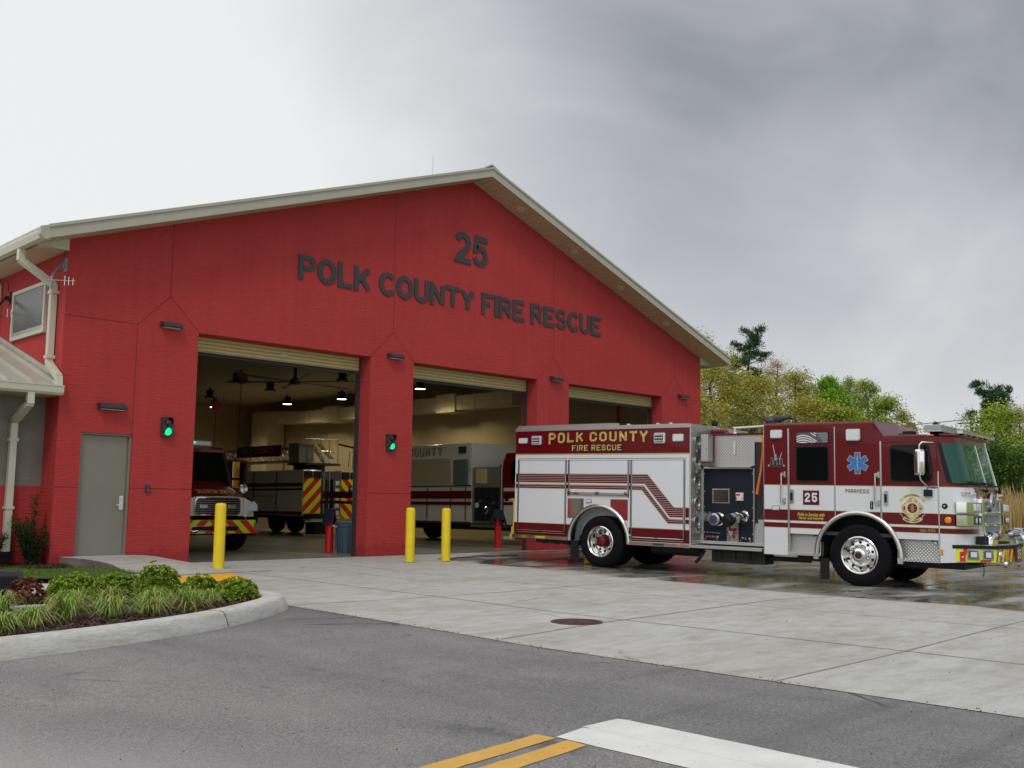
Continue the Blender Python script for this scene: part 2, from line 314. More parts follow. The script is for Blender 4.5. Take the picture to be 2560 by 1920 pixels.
def stroke_text(mb,body,x0,x1,z0,z1,y,m,t=1.25,th=.004,gap=1.9,bow=0.,flip=False):
    """lettering in the x-z plane at depth y, facing -y"""
    pen=0; segs=[]
    for ch in body:
        g=GL[ch]; closed=False
        if ch==' ': pen+=3; continue
        st=[]
        if g and g[0]=='c': st=[(g[1],True)]
        else: st=[(p,False) for p in g]
        w=max(p[0] for q,_ in st for p in q)
        for k,(q,c) in enumerate(st): segs.append(([(p[0]+pen,p[1]) for p in q],c,k))
        pen+=w+t+gap
    tot=pen-gap; sx=(x1-x0)/tot; sz=(z1-z0)/(6+t); h=t/2
    for q,c,k in segs:
        n=len(q); L=[];R=[]
        for i in range(n):
            p=Vector(q[i]); a=Vector(q[i-1]) if (i>0 or c) else None; b=Vector(q[(i+1)%n]) if (i<n-1 or c) else None
            d1=(p-a).normalized() if a is not None else None; d2=(b-p).normalized() if b is not None else None
            if d1 is None: d1=d2; p=p-d2*(h if k==0 else 0)
            if d2 is None: d2=d1; p=p+d1*(h if k==0 else .3)
            n1=Vector((-d1.y,d1.x)); n2=Vector((-d2.y,d2.x)); nn=(n1+n2); nn=nn.normalized(); sc=min(1/max(nn.dot(n1),.35),1.8)
            L.append(p+nn*h*sc); R.append(p-nn*h*sc)
        def X(v):
            u=(v.x+h)*sx; xx=x0+u; zz=z0+(v.y+h)*sz
            if bow: s_=(xx-(x0+x1)/2)/((x1-x0)/2); zz=z1-(z1-zz)*(1+bow*(s_*s_-.6))
            if flip: xx=x0+x1-xx
            return xx,zz
        cnt=n if c else n-1
        for i in range(cnt):
            j=(i+1)%n; P=[X(L[i]),X(L[j]),X(R[j]),X(R[i])]
            yy=y-th-k*.0004
            mb.add([(a,yy,b) for a,b in P],[(0,1,2,3)],m)
    return mb
def plate(mb,poly,y,th,m):   # thin plate in x-z facing -y
    return mb.prism(poly,'y',y-th,y,m)
# ---------------- ground ----------------
def ss(t): t=max(0,min(1,t)); return t*t*(3-2*t)
def gz(x,y):
    return -.02+.0074*min(y,0)+.0045*min(x,4)-.088*ss((x-2.5)/3.2)*ss(-y/10.)
def gmat(name):
    m=bpy.data.materials.new(name); m.use_nodes=True; return m,m.node_tree,m.node_tree.nodes['Principled BSDF']
class NG:
    def __init__(s,t): s.t=t; s.tc=N('ShaderNodeTexCoord',t)
    def L(s,a,b): s.t.links.new(a,b)
    def map(s,sc=(1,1,1),loc=(0,0,0),rot=0):
        q=N('ShaderNodeMapping',s.t); q.inputs['Scale'].default_value=sc; q.inputs['Location'].default_value=loc; q.inputs['Rotation'].default_value=(0,0,rot); s.L(s.tc.outputs['Object'],q.inputs[0]); return q.outputs[0]
    def noise(s,sc,det=5,ro=.5,sz=(1,1,1),loc=(0,0,0),dist=0,rot=0):
        n=N('ShaderNodeTexNoise',s.t); n.inputs['Scale'].default_value=sc; n.inputs['Detail'].default_value=det; n.inputs['Roughness'].default_value=ro; n.inputs['Distortion'].default_value=dist
        s.L(s.map(sz,loc,rot),n.inputs['Vector']); return n.outputs[0]
    def m(s,op,a,b=None,c=None):
        m=N('ShaderNodeMath',s.t,operation=op)
        for i,x in enumerate((a,b,c)):
            if x is None: continue
            if isinstance(x,(int,float)): m.inputs[i].default_value=x
            else: s.L(x,m.inputs[i])
        return m.outputs[0]
    def rng(s,x,a,b,c,d,smooth=True):
        m=N('ShaderNodeMapRange',s.t); m.interpolation_type='SMOOTHSTEP' if smooth else 'LINEAR'
        s.L(x,m.inputs[0])
        for i,k in enumerate((a,b,c,d)): m.inputs[i+1].default_value=k
        return m.outputs[0]
    def ramp(s,x,*st):
        r=N('ShaderNodeValToRGB',s.t); s.L(x,r.inputs[0]); e=r.color_ramp.elements
        e[0].position=st[0][0]; e[0].color=(*st[0][1],1); e[1].position=st[-1][0]; e[1].color=(*st[-1][1],1)
        for p,c in st[1:-1]: k=e.new(p); k.color=(*c,1)
        return r.outputs[0]
    def mix(s,f,a,b,bt='MIX'):
        n=N('ShaderNodeMix',s.t,data_type='RGBA',blend_type=bt)
        if isinstance(f,(int,float)): n.inputs[0].default_value=f
        else: s.L(f,n.inputs[0])
        for i,x in ((6,a),(7,b)):
            if isinstance(x,tuple): n.inputs[i].default_value=(*x,1)
            else: s.L(x,n.inputs[i])
        return n.outputs[2]
    def sep(s):
        q=N('ShaderNodeSeparateXYZ',s.t); s.L(s.tc.outputs['Object'],q.inputs[0]); return q.outputs
    def bump(s,h,st,d,b):
        n=N('ShaderNodeBump',s.t); n.inputs['Strength'].default_value=st; n.inputs['Distance'].default_value=d; s.L(h,n.inputs['Height']); s.L(n.outputs[0],b.inputs['Normal']); return n
def concrete(name,wet):
    m,t,b=gmat(name); g=NG(t)
    n1=g.noise(.55,4,.55,(1,1,1)); n2=g.noise(3.,5,.6,(1,2.2,1),dist=.4); n3=g.noise(60,2,.5)
    col=g.ramp(n1,(.3,(.36,.34,.285)),(.5,(.44,.43,.39)),(.7,(.495,.50,.48)))
    col=g.mix(.5,col,g.ramp(n2,(.32,(.31,.285,.225)),(.48,(.45,.44,.40)),(.66,(.54,.56,.55))))
    col=g.mix(.38,col,g.ramp(g.noise(.9,6,.7,(.5,1.6,1),(8,3,0),.6,.1),(.36,(.62,.60,.55)),(.5,(.95,.95,.93)),(.66,(1.08,1.09,1.1))),'MULTIPLY')
    # tyre and drainage stains running towards the drain
    st=g.noise(1.1,4,.6,(.35,1.6,1),(3,1,0),.8,.2); col=g.mix(g.rng(st,.55,.75,0,.42),col,(.33,.31,.27))
    col=g.mix(.10,col,g.ramp(n3,(.35,(.2,.2,.19)),(.65,(.8,.8,.78))))
    # hairline cracks, rust spots, tyre tracks
    vo=N('ShaderNodeTexVoronoi',t,feature='DISTANCE_TO_EDGE'); vo.inputs['Scale'].default_value=.22; g.L(g.map((1,1,1),(1.3,.2,0)),vo.inputs['Vector']); dv=g.m('ADD',vo.outputs['Distance'],g.m('MULTIPLY',g.m('SUBTRACT',g.noise(5,5,.65),.5),.05))
    col=g.mix(g.m('MULTIPLY',g.rng(dv,.001,.004,1,0),g.rng(g.noise(.35,2,.5,(1,1,1),(3,3,0)),.50,.58,0,.55)),col,(.16,.15,.13))
    tk=g.noise(1.3,3,.5,(1.7,.10,1),(1,9,0),.25,-.1); col=g.mix(g.rng(tk,.58,.68,0,.12),col,(.22,.21,.19))
    rs=g.noise(2.6,2,.5,(1,1,1),(7,7,0)); col=g.mix(g.rng(rs,.74,.80,0,.35),col,(.34,.22,.13))
    if wet:
        x,y,z=g.sep()
        # wet film: right of a wavering line through x = 4..6
        w=g.noise(.33,3,.55,(1,.7,1),(1,2,0),.3); w2=g.noise(1.2,4,.6,(1.8,.6,1),(5,2,0))
        ln=g.m('ADD',x,g.m('MULTIPLY',g.m('SUBTRACT',w,.5),3.4)); ln=g.m('ADD',ln,g.m('MULTIPLY',g.m('SUBTRACT',w2,.5),.9))
        k=g.m('ADD',ln,g.rng(y,-1.5,-.3,-.4,-3))
        wet_=g.rng(k,4.55,4.80,0,1)
        far=g.rng(x,17,24,1,.5); wet_=g.m('MULTIPLY',wet_,far)
        # inside the wet area only parts stand under water
        pool=g.noise(.8,4,.55,(.8,1.7,1),(9,4,0),.5)
        pl=g.m('MULTIPLY',wet_,g.rng(pool,.49,.56,0,.9))
        damp=g.m('MULTIPLY',wet_,g.rng(pool,.32,.48,.40,1))
        col=g.mix(g.m('MULTIPLY',damp,.9),col,g.mix(.75,col,(.05,.048,.04),'MULTIPLY'))
        r=g.m('ADD',g.m('MULTIPLY',damp,-.42),.78); r=g.m('SUBTRACT',r,g.m('MULTIPLY',pl,.32)); r=g.m('MAXIMUM',r,.06)
        g.L(r,b.inputs['Roughness'])
        h=g.m('MULTIPLY',n3,g.m('SUBTRACT',1,pl)); bp=g.bump(h,.35,.004,b)
    else:
        b.inputs['Roughness'].default_value=.8; g.bump(n3,.35,.004,b)
    g.L(col,b.inputs['Base Color']); return m
CONC=concrete('concrete_apron',True); CONC2=concrete('concrete_plain',False)
def asphalt():
    m,t,b=gmat('asphalt'); g=NG(t)
    f=g.noise(85,3,.75); f2=g.noise(260,2,.6); v=N('ShaderNodeTexVoronoi',t); v.inputs['Scale'].default_value=95; g.L(g.map(),v.inputs['Vector'])
    big=g.noise(.45,5,.6,(1,.35,1),(2,7,0),.4,.5); med=g.noise(2.2,5,.65,(1,.5,1),(0,0,0),.5)
    col=g.ramp(f,(.34,(.11,.107,.104)),(.48,(.315,.305,.298)),(.64,(.68,.66,.64)))
    col=g.mix(.5,col,g.ramp(v.outputs['Distance'],(.05,(.50,.49,.48)),(.5,(.11,.108,.11))))
    col=g.mix(.22,col,g.ramp(g.noise(34,4,.7),(.36,(.10,.10,.102)),(.5,(.24,.238,.238)),(.64,(.50,.49,.48))))
    col=g.mix(.75,col,g.ramp(big,(.3,(.55,.55,.57)),(.7,(1.15,1.13,1.1))),'MULTIPLY')
    col=g.mix(.5,col,g.ramp(med,(.3,(.72,.72,.73)),(.7,(1.2,1.2,1.18))),'MULTIPLY')
    # oil-dark strip along the kerb joint and a thin crack
    x,y,z=g.sep()
    e=g.m('ADD',y,g.m('MULTIPLY',x,.75)); e=g.m('ADD',e,g.m('MULTIPLY',g.m('SUBTRACT',med,.5),1.6))
    col=g.mix(g.rng(e,-12.6,-11.5,0,.40),col,(.09,.088,.088))
    vo=N('ShaderNodeTexVoronoi',t,feature='DISTANCE_TO_EDGE'); vo.inputs['Scale'].default_value=.33; g.L(g.map((1,1,1),(.3,.4,0)),vo.inputs['Vector'])
    dv=g.m('ADD',vo.outputs['Distance'],g.m('MULTIPLY',g.m('SUBTRACT',g.noise(7,4,.6),.5),.03))
    col=g.mix(g.m('MULTIPLY',g.rng(dv,.004,.010,1,0),g.rng(g.noise(.7,2),.5,.6,0,.7)),col,(.035,.035,.037))
    sp_=g.noise(1.9,3,.5,(1,1,1),(6,2,0)); col=g.mix(g.rng(sp_,.68,.74,0,.45),col,(.09,.09,.092))
    tk=g.noise(.9,3,.5,(.12,1.8,1),(1,9,0),.3,.35); col=g.mix(g.rng(tk,.60,.70,0,.30),col,(.10,.10,.105))
    # sunlit patch painted into the asphalt colour, paler towards the left
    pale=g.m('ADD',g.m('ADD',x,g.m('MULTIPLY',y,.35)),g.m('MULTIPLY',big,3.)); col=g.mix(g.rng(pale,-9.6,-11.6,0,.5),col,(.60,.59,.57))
    g.L(col,b.inputs['Base Color']); b.inputs['Roughness'].default_value=.85
    g.bump(g.m('ADD',f,g.m('MULTIPLY',f2,.5)),.9,.008,b); return m
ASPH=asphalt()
def grassm(name,c1,c2,c3):
    m,t,b=gmat(name); g=NG(t); n=g.noise(.9,6,.65); k=g.noise(40,3,.6)
    col=g.ramp(n,(.3,c1),(.5,c2),(.7,c3)); col=g.mix(.4,col,g.ramp(k,(.3,c1),(.7,c3))); g.L(col,b.inputs['Base Color']); b.inputs['Roughness'].default_value=.9; g.bump(k,.8,.05,b); return m
SOIL=grassm('lawn_soil',(.10,.055,.03),(.09,.10,.03),(.075,.13,.022))
MEAD=grassm('meadow',(.15,.21,.035),(.19,.26,.05),(.24,.28,.06))
MULC=grassm('mulch_bark',(.022,.011,.009),(.05,.024,.018),(.09,.045,.034))
edge=[(-2.60,-6.95),(-2.61,-7.7),(-2.67,-9.63),(-2.76,-11.29),(-2.8,-11.8),(-2.72,-14.38),(-2.66,-16.2),(-2.62,-22),(-2.6,-34)]
def ex(y):
    if y>=edge[0][1]: return edge[0][0]
    for (xa,ya),(xb,yb) in zip(edge,edge[1:]):
        if yb<=y<=ya: return xa+(xb-xa)*(y-ya)/(yb-ya)
    return edge[-1][0]
# far ground
g=MB(); g.add([(-900,-900,-.32),(900,-900,-.32),(900,900,-.32),(-900,900,-.32)],[(0,1,2,3)],MEAD); tag(g.obj('ground'),kind='structure')
# concrete apron: strips in y, from the asphalt edge to x=19
mb=MB()
ys=[.02-0.35*i for i in range(0,98)]
xs_=[i*.6 for i in range(0,37)]
rows=[]
for y in ys:
    x0=-7 if y>-4.2 and False else ex(min(y,-6.95))
    if y>-7.2: x0=-2.0 if y>-2.6 else -6.5
    if -7.2>=y: x0=ex(y)
    rows.append([(x0+(19.2-x0)*(i/36),y) for i in range(37)])
vs=[(x,min(y,.02),gz(x,y)) for r in rows for x,y in r]; n=37
fs=[(i*n+j,i*n+j+1,(i+1)*n+j+1,(i+1)*n+j) for i in range(len(ys)-1) for j in range(n-1) if not (abs(rows[i][0][0]-rows[i+1][0][0])>1 and j<0)]
mb.add(vs,fs,CONC,True); tag(mb.obj('apron'),kind='structure')
# edge face of the apron at the lawn side and joints (saw cuts) as fine dark strips
JM=mat('saw_cut',(.31,.30,.265),.9,var=.3,vscale=2)
mb=MB()
def strip(pts,w):
    for (xa,ya),(xb,yb) in zip(pts,pts[1:]):
        d=Vector((xb-xa,yb-ya)).normalized(); nn=Vector((-d.y,d.x))*w/2; L_=math.hypot(xb-xa,yb-ya); k=max(1,int(L_/.5))
        for i in range(k):
            P=[(xa+(xb-xa)*q/k,ya+(yb-ya)*q/k) for q in (i,i+1)]
            q=[(P[0][0]+nn.x,P[0][1]+nn.y),(P[1][0]+nn.x,P[1][1]+nn.y),(P[1][0]-nn.x,P[1][1]-nn.y),(P[0][0]-nn.x,P[0][1]-nn.y)]
            mb.add([(a,b,gz(a,b)+.004) for a,b in q],[(0,1,2,3)],JM)
strip([(-.28,-.05),(-.35,-4.22),(-.42,-7.9),(-.55,-10.24),(-.53,-11.28),(-.40,-14.39),(-.38,-15.4),(-.3,-24)],.022)
strip([(2.6,-.1),(2.1,-4.45),(2.2,-7.8),(2.05,-11.1),(2.18,-14.27),(2.3,-24)],.016)
strip([(5.2,-.3),(5.0,-5),(4.9,-9),(4.9,-22)],.022); strip([(8.2,-.3),(8.2,-22)],.02); strip([(11.5,-.3),(11.5,-22)],.02); strip([(15,-.3),(15,-22)],.02)
strip([(-2.3,-4.2),(-.3,-4.27),(2.09,-4.45),(4.0,-4.42),(19,-4.3)],.018)
strip([(-2.55,-7.56),(-.42,-7.9),(1.88,-7.92),(19,-7.7)],.020)
strip([(-2.7,-11.42),(-.9,-11.21),(1.11,-11.13),(5.03,-10.94),(19,-10.6)],.022)
strip([(-2.71,-14.4),(-.42,-14.39),(3.08,-14.26),(19,-14)],.022); strip([(-2.6,-18),(19,-17.5)],.03)
tag(mb.obj('apron_joints'),kind='structure')
# asphalt lot
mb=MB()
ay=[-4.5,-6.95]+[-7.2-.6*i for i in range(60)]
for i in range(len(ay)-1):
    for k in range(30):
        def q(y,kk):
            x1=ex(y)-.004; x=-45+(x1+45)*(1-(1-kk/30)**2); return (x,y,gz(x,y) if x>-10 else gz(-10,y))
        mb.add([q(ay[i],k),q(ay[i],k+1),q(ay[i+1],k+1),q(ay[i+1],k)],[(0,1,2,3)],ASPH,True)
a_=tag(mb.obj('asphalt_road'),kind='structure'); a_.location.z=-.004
# grey crumbs of asphalt along the joint
random.seed(3); mb=MB()
CR=mat('asphalt_crumb',(.09,.088,.09),.9)
for i in range(420):
    y=-7.5-random.random()**1.0*13; x=ex(y)+random.gauss(0,.045); 
    if random.random()<.12: x=random.uniform(-2.5,6); 
    s_=random.uniform(.003,.009); z=gz(x,y)
    mb.add([(x-s_,y-s_,z),(x+s_,y-s_*.6,z),(x+s_*.3,y+s_,z),(x,y,z+s_*1.3)],[(0,1,3),(1,2,3),(2,0,3)],CR)
for i in range(260):
    x=random.uniform(-9,-2.8); y=random.uniform(-16.5,-9.5); s_=random.uniform(.003,.008); z=gz(x,y)-.004
    mb.add([(x-s_,y-s_,z),(x+s_,y-s_*.6,z),(x+s_*.3,y+s_,z),(x,y,z+s_*1.3)],[(0,1,3),(1,2,3),(2,0,3)],CR)
tag(mb.obj('loose_grit'),kind='stuff')
# road markings
def paint(name,c,c2,wear):
    m,t,b=gmat(name); g=NG(t); n=g.noise(70,3,.7); n2=g.noise(3,5,.6); v=N('ShaderNodeTexVoronoi',t); v.inputs['Scale'].default_value=11; v.inputs['Randomness'].default_value=1; g.L(g.map(),v.inputs['Vector'])
    col=g.mix(g.rng(n2,.3,.7,0,1),c,c2); col=g.mix(g.rng(n,.60,.72,0,wear),col,(.25,.24,.22)); col=g.mix(g.rng(v.outputs['Distance'],.05,.09,.75,0),col,(.2,.19,.18))
    # dark tyre scuff
    col=g.mix(g.rng(g.noise(1.4,4,.6,(1,.3,1),(4,1,0)),.55,.7,0,.25),col,(.3,.3,.3)); g.L(col,b.inputs['Base Color']); b.inputs['Roughness'].default_value=.6; g.bump(n,.5,.004,b); return m
PW=paint('road_paint_white',(.80,.80,.76),(.70,.71,.68),.35); PY=paint('road_paint_yellow',(.72,.42,.08),(.64,.36,.07),.5)
def gp(poly,m,name,up=.0,kind='structure'):
    mb=MB(); mb.add([(x,y,gz(x,y)+up) for x,y in poly],[tuple(range(len(poly)))],m); return tag(mb.obj(name),kind=kind)
def wob(a,b,n,amp,sd):
    r=random.Random(sd); return [(a[0]+(b[0]-a[0])*i/n+r.uniform(-amp,amp),a[1]+(b[1]-a[1])*i/n+r.uniform(-amp,amp)) for i in range(n+1)]
gp(wob((-4.96,-14.43),(-4.63,-14.43),4,.004,1)+wob((-4.62,-14.5),(-4.62,-21),60,.004,2)+[(-4.96,-21)],PW,'stop_bar')
gp([(-5.28,-14.5),(-4.985,-14.45),(-4.965,-14.5),(-4.965,-21),(-5.275,-21)]+wob((-5.275,-20.9),(-5.28,-14.6),60,.004,3),PW,'stop_bar',.0002)
L1=wob((-5.31,-14.38),(-5.31,-14.52),5,.006,4)+wob((-5.32,-14.525),(-9.5,-14.98),50,.004,5)+wob((-9.5,-14.83),(-5.33,-14.38),50,.004,6)
gp(L1,PY,'road_line')
L2=wob((-5.29,-14.60),(-5.29,-14.745),5,.006,7)+wob((-5.3,-14.755),(-9.5,-15.25),50,.004,8)+wob((-9.5,-15.1),(-5.3,-14.60),50,.004,9)
gp(L2,PY,'road_line')
# drain cover
mb=MB(); cx,cy=-1.09,-10.98; z=gz(cx,cy)
RUST=mat('rusty_iron',(.10,.045,.038),.75,var=.35,vscale=12)
mb.lathe((cx,cy,z+.002),(0,0,1),[(.29,0),(.29,.006),(.255,.006),(.25,.001)],RUST,36)
mb.lathe((cx,cy,z),(0,0,1),[(.25,.001),(.245,.004),(0.001,.004)],mat('drain_dark',(.012,.01,.01),.8),36,False)
for k in range(-8,9):
    yy=k*.028; 
    if abs(k)<=1: continue
    h=math.sqrt(max(0,.235**2-yy*yy))
    if h>.02: mb.cbox((cx+yy,cy,z+.007),(.012,2*h,.006),RUST)
mb.cbox((cx,cy,z+.007),(.07,.47,.006),RUST); mb.cbox((cx,cy,z+.008),(.44,.03,.006),RUST)
tag(mb.obj('drain_cover'),'round rusty slotted iron drain cover set in the concrete apron','drain cover')
# kerb round the planting bed
outer=[(-11,-10.1),(-9,-9.95),(-7.8,-9.83),(-6.69,-9.70),(-5.96,-9.56),(-5.41,-9.42),(-4.8,-9.22),(-4.27,-8.98),(-3.75,-8.66),(-3.3,-8.33),(-3.0,-8.08),(-2.78,-7.85),(-2.64,-7.6),(-2.57,-7.3),(-2.58,-7.08),(-2.68,-6.92),(-2.85,-6.84),(-3.1,-6.75),(-3.45,-6.4),(-3.9,-5.85),(-4.3,-5.45),(-4.8,-5.15),(-5.6,-5.0),(-7,-4.95),(-11,-4.9)]
def smooth(p,k=2):
    for _ in range(k):
        q=[p[0]]
        for a,b in zip(p,p[1:]): q+=[(a[0]*.75+b[0]*.25,a[1]*.75+b[1]*.25),(a[0]*.25+b[0]*.75,a[1]*.25+b[1]*.75)]
        p=q+[p[-1]]
    return p
op=smooth(outer)
prof=[(0,-.05),(.0,.0),(.025,.07),(.05,.125),(.075,.148),(.11,.158),(.27,.155),(.295,.147),(.305,.12),(.31,0.02)]
KM,t_,b_=gmat('kerb_concrete'); g_=NG(t_); col=g_.ramp(g_.noise(2.5,5,.6,(1,1,5)),(.3,(.40,.39,.34)),(.5,(.53,.52,.47)),(.7,(.60,.60,.56)))
col=g_.mix(.25,col,g_.ramp(g_.noise(14,4,.6,(1,1,7)),(.35,(.2,.2,.17)),(.6,(.7,.69,.64)))); g_.L(col,b_.inputs['Base Color']); b_.inputs['Roughness'].default_value=.85; g_.bump(g_.noise(30,4,.6,(1,1,6)),.5,.006,b_)
mb=MB(); R_=[]
for i,p in enumerate(op):
    a=Vector(op[max(i-1,0)]);b=Vector(op[min(i+1,len(op)-1)]); d=(b-a).normalized(); nn=Vector((-d.y,d.x))
    nx=nn if nn.dot(Vector((-4.5,-7.3))-Vector(p))>0 else -nn
    R_.append([(p[0]+nx.x*o,p[1]+nx.y*o,gz(*p)+h) for o,h in prof])
k=len(prof); mb.add([v for r in R_ for v in r],[(i*k+j,(i+1)*k+j,(i+1)*k+j+1,i*k+j+1) for i in range(len(R_)-1) for j in range(k-1)],KM,True)
jm=mat('kerb_joint',(.06,.055,.05),.9)
for tx in (-4.24,-7.35):
    i=min(range(len(op)),key=lambda i:(op[i][0]-tx)**2+(op[i][1]+9)**2); p=op[i]; q=op[i+1]; d=Vector((q[0]-p[0],q[1]-p[1])).normalized()*.006; nx=Vector((R_[i][5][0]-p[0],R_[i][5][1]-p[1])).normalized()
    for (o1,h1),(o2,h2) in zip(prof[1:],prof[2:8]):
        f=lambda o,h,s_:(p[0]+nx.x*(o-.0025)+d.x*s_,p[1]+nx.y*(o-.0025)+d.y*s_,gz(*p)+h+.002)
        mb.add([f(o1,h1,-1),f(o1,h1,1),f(o2,h2,1),f(o2,h2,-1)],[(0,1,2,3)],jm)
tag(mb.obj('kerb'),kind='structure')
inner=[(r[-1][0],r[-1][1]) for r in R_]
mb=MB(); mb.add([(x,y,gz(x,y)+.095) for x,y in inner],[tuple(range(len(inner)))],MULC); tag(mb.obj('mulch_bed'),kind='structure')
# back kerb zone: pale walk (concrete) left of the apron
mb=MB(); wp=[(-11,-4.95),(-6.5,-4.95),(-6.5,-4.2),(-2.0,-4.2),(-2.02,-2.55),(-3.1,-3.22),(-4.3,-2.45),(-11,-2.2)]
WALK=mat('walk_concrete',(.60,.57,.47),.8,var=.08)
mb.add([(x,y,gz(x,y)+.006) for x,y in wp],[tuple(range(len(wp)))],WALK); tag(mb.obj('pavement'),kind='structure')
# lawn
lw=[(-11,-2.25),(-4.3,-2.45),(-3.1,-3.25),(-2.15,-2.6),(-2.12,-1.2),(-2.5,-.35),(-2.55,.02),(-2.6,.7),(-11,.7)]
mb=MB(); mb.add([(x,y,.045+.0074*y) for x,y in lw],[tuple(range(len(lw)))],SOIL); tag(mb.obj('lawn'),kind='structure')
mb=MB(); ml=[(-11,-.55),(-3.4,-.5),(-2.9,-.85),(-2.5,-.75),(-2.45,-.1),(-2.6,.02),(-2.6,.7),(-11,.7)]
mb.add([(x,y,.062) for x,y in ml],[tuple(range(len(ml)))],MULC); tag(mb.obj('mulch_strip'),kind='structure')
# ramp up to the side door
def rz(x,y):
    u=max(0,min(1,(-x)/.94)); u=1 if x<-.94 else u; w=ss((y+2.4)/2.1); v=.185*u*w
    return max(gz(x,y)+.006,v+gz(x,y)*(1-w))
mb=MB(); nx_,ny_=16,16; P_=[]
for j in range(ny_+1):
    y=.0-2.45*j/ny_
    xl=-2.46+.42*ss((-y-.1)/1.2)
    for i in range(nx_+1):
        x=xl+(.35-xl)*i/nx_; P_.append((x,y+.0,rz(x,y)))
n=nx_+1; mb.add(P_,[(j*n+i,j*n+i+1,(j+1)*n+i+1,(j+1)*n+i) for j in range(ny_) for i in range(nx_)],CONC2,True)
for j in range(ny_):
    a=P_[j*n];b=P_[(j+1)*n]; mb.add([a,b,(b[0],b[1],-.1),(a[0],a[1],-.1)],[(0,1,2,3)],mat('slab_edge',(.17,.15,.13),.9,var=.3,vscale=4))
tag(mb.obj('ramp'),kind='structure')
# tactile paving
TAC=mat('tactile_yellow',(.80,.38,.015),.6,var=.06,vscale=3)
mb=MB()
def tact(c0,c1,c2,c3,nu,nv):
    up=.014
    mb.add([(x,y,gz(x,y)+up) for x,y in (c0,c1,c2,c3)],[(0,1,2,3)],TAC)
    for i in range(nu):
        for j in range(nv):
            u=(i+.5)/nu; v=(j+.5)/nv; x=(c0[0]*(1-u)+c1[0]*u)*(1-v)+(c3[0]*(1-u)+c2[0]*u)*v; y=(c0[1]*(1-u)+c1[1]*u)*(1-v)+(c3[1]*(1-u)+c2[1]*u)*v
            z=gz(x,y)+up; r=.012; mb.add([(x-r,y-r,z),(x+r,y-r,z),(x+r,y+r,z),(x-r,y+r,z),(x,y,z+.007)],[(0,1,4),(1,2,4),(2,3,4),(3,0,4)],TAC)
tact((-2.75,-3.05),(-.62,-2.74),(-1.02,-4.04),(-2.62,-4.0),34,20)
tag(mb.obj('tactile_paving'),'bright orange-yellow tactile paving mat at the foot of the door ramp','tactile paving')
mb=MB(); tact((-3.15,-5.35),(-2.45,-4.3),(-2.62,-4.25),(-3.35,-5.3),18,4); tag(mb.obj('tactile_paving'),'narrow orange-yellow strip glimpsed between the low shrubs','tactile paving')
# ---------------- fire station ----------------
BW,PW_=4.27,1.2634; HB=4.528; XL,XR=-2.64,17.373; ZE=5.928; XC=(XL+XR)/2; ZA=9.379
BX=[(i*(BW+PW_),i*(BW+PW_)+BW) for i in range(3)]
DD=.56
st=empty('fire_station',(0,0,0),0,'red stucco fire station with a low gable roof and three open vehicle bays','building')
def part(mb,name,par=None,bev=0,label=None):
    o=mb.obj(name,par or st,bev); 
    if label: o['label']=label
    return o
# front wall, built from blocks so every opening is a real hole with a deep reveal
mb=MB(); T0=.0; 
segs=[(XL,-2.21),(-1.255,0)]
mb.box(XL,-2.21,0,DD,-.15,HB,RED); mb.box(-2.21,-1.245,0,DD,2.425,HB,RED); mb.box(-1.245,0,0,DD,-.15,HB,RED)
for i in range(2): mb.box(BX[i][1],BX[i+1][0],0,DD,-.15,HB,RED)
mb.box(BX[2][1],XR,0,DD,-.15,HB,RED)
mb.prism([(XL,HB),(XR,HB),(XR,ZE),(XC,ZA),(XL,ZE)],'y',0,DD,RED)

# control joints
w=.007
def jl(a,b):
    a=Vector(a);b=Vector(b); d=(b-a).normalized(); n=Vector((-d.y,d.x))*w; P=[a+n,b+n,b-n,a-n]; mb.prism([(p.x,p.y) for p in P],'y',-.0025,.0,REDD)
JA,JK,JM_=5.167,4.534,1.424
def wtop(x): return ZE+(ZA-ZE)*(1-abs(x-XC)/(XC-XL))
cen=[-PW_/2,BW+PW_/2,2*BW+1.5*PW_,3*BW+2.5*PW_]
for i,c in enumerate(cen):
    jl((c,JA),(c,wtop(c)-.02)); jl((c-PW_/2,HB+.01 if i else JK),(c,JA)); jl((c,JA),(c+PW_/2,HB+.01 if i<3 else JK))
jl((XL,JK),(-PW_,JK)); jl((-PW_,JK),(-PW_,2.44)); jl((3*BW+3*PW_,JK),(XR,JK)); jl((3*BW+3*PW_,JK),(3*BW+3*PW_,0))
jl((XL,JM_),(-2.22,JM_)); jl((-1.24,JM_),(0,JM_)); 
for i in range(2): jl((BX[i][1],JM_),(BX[i+1][0],JM_))
jl((BX[2][1],JM_),(XR,JM_)); part(mb,'front_wall')
# other walls
mb=MB(); mb.box(XL,XL+.3,DD,27.2,-.15,ZE-.02,RED); part(mb,'side_wall'); mb=MB(); mb.box(XR-.01-.25,XR-.01,DD,27.2,-.15,ZE-.02,RED); part(mb,'side_wall')
mb=MB(); mb.box(XL+.3,XR-.3,27.0,27.2,-.15,ZE-.02,RED); part(mb,'rear_wall')
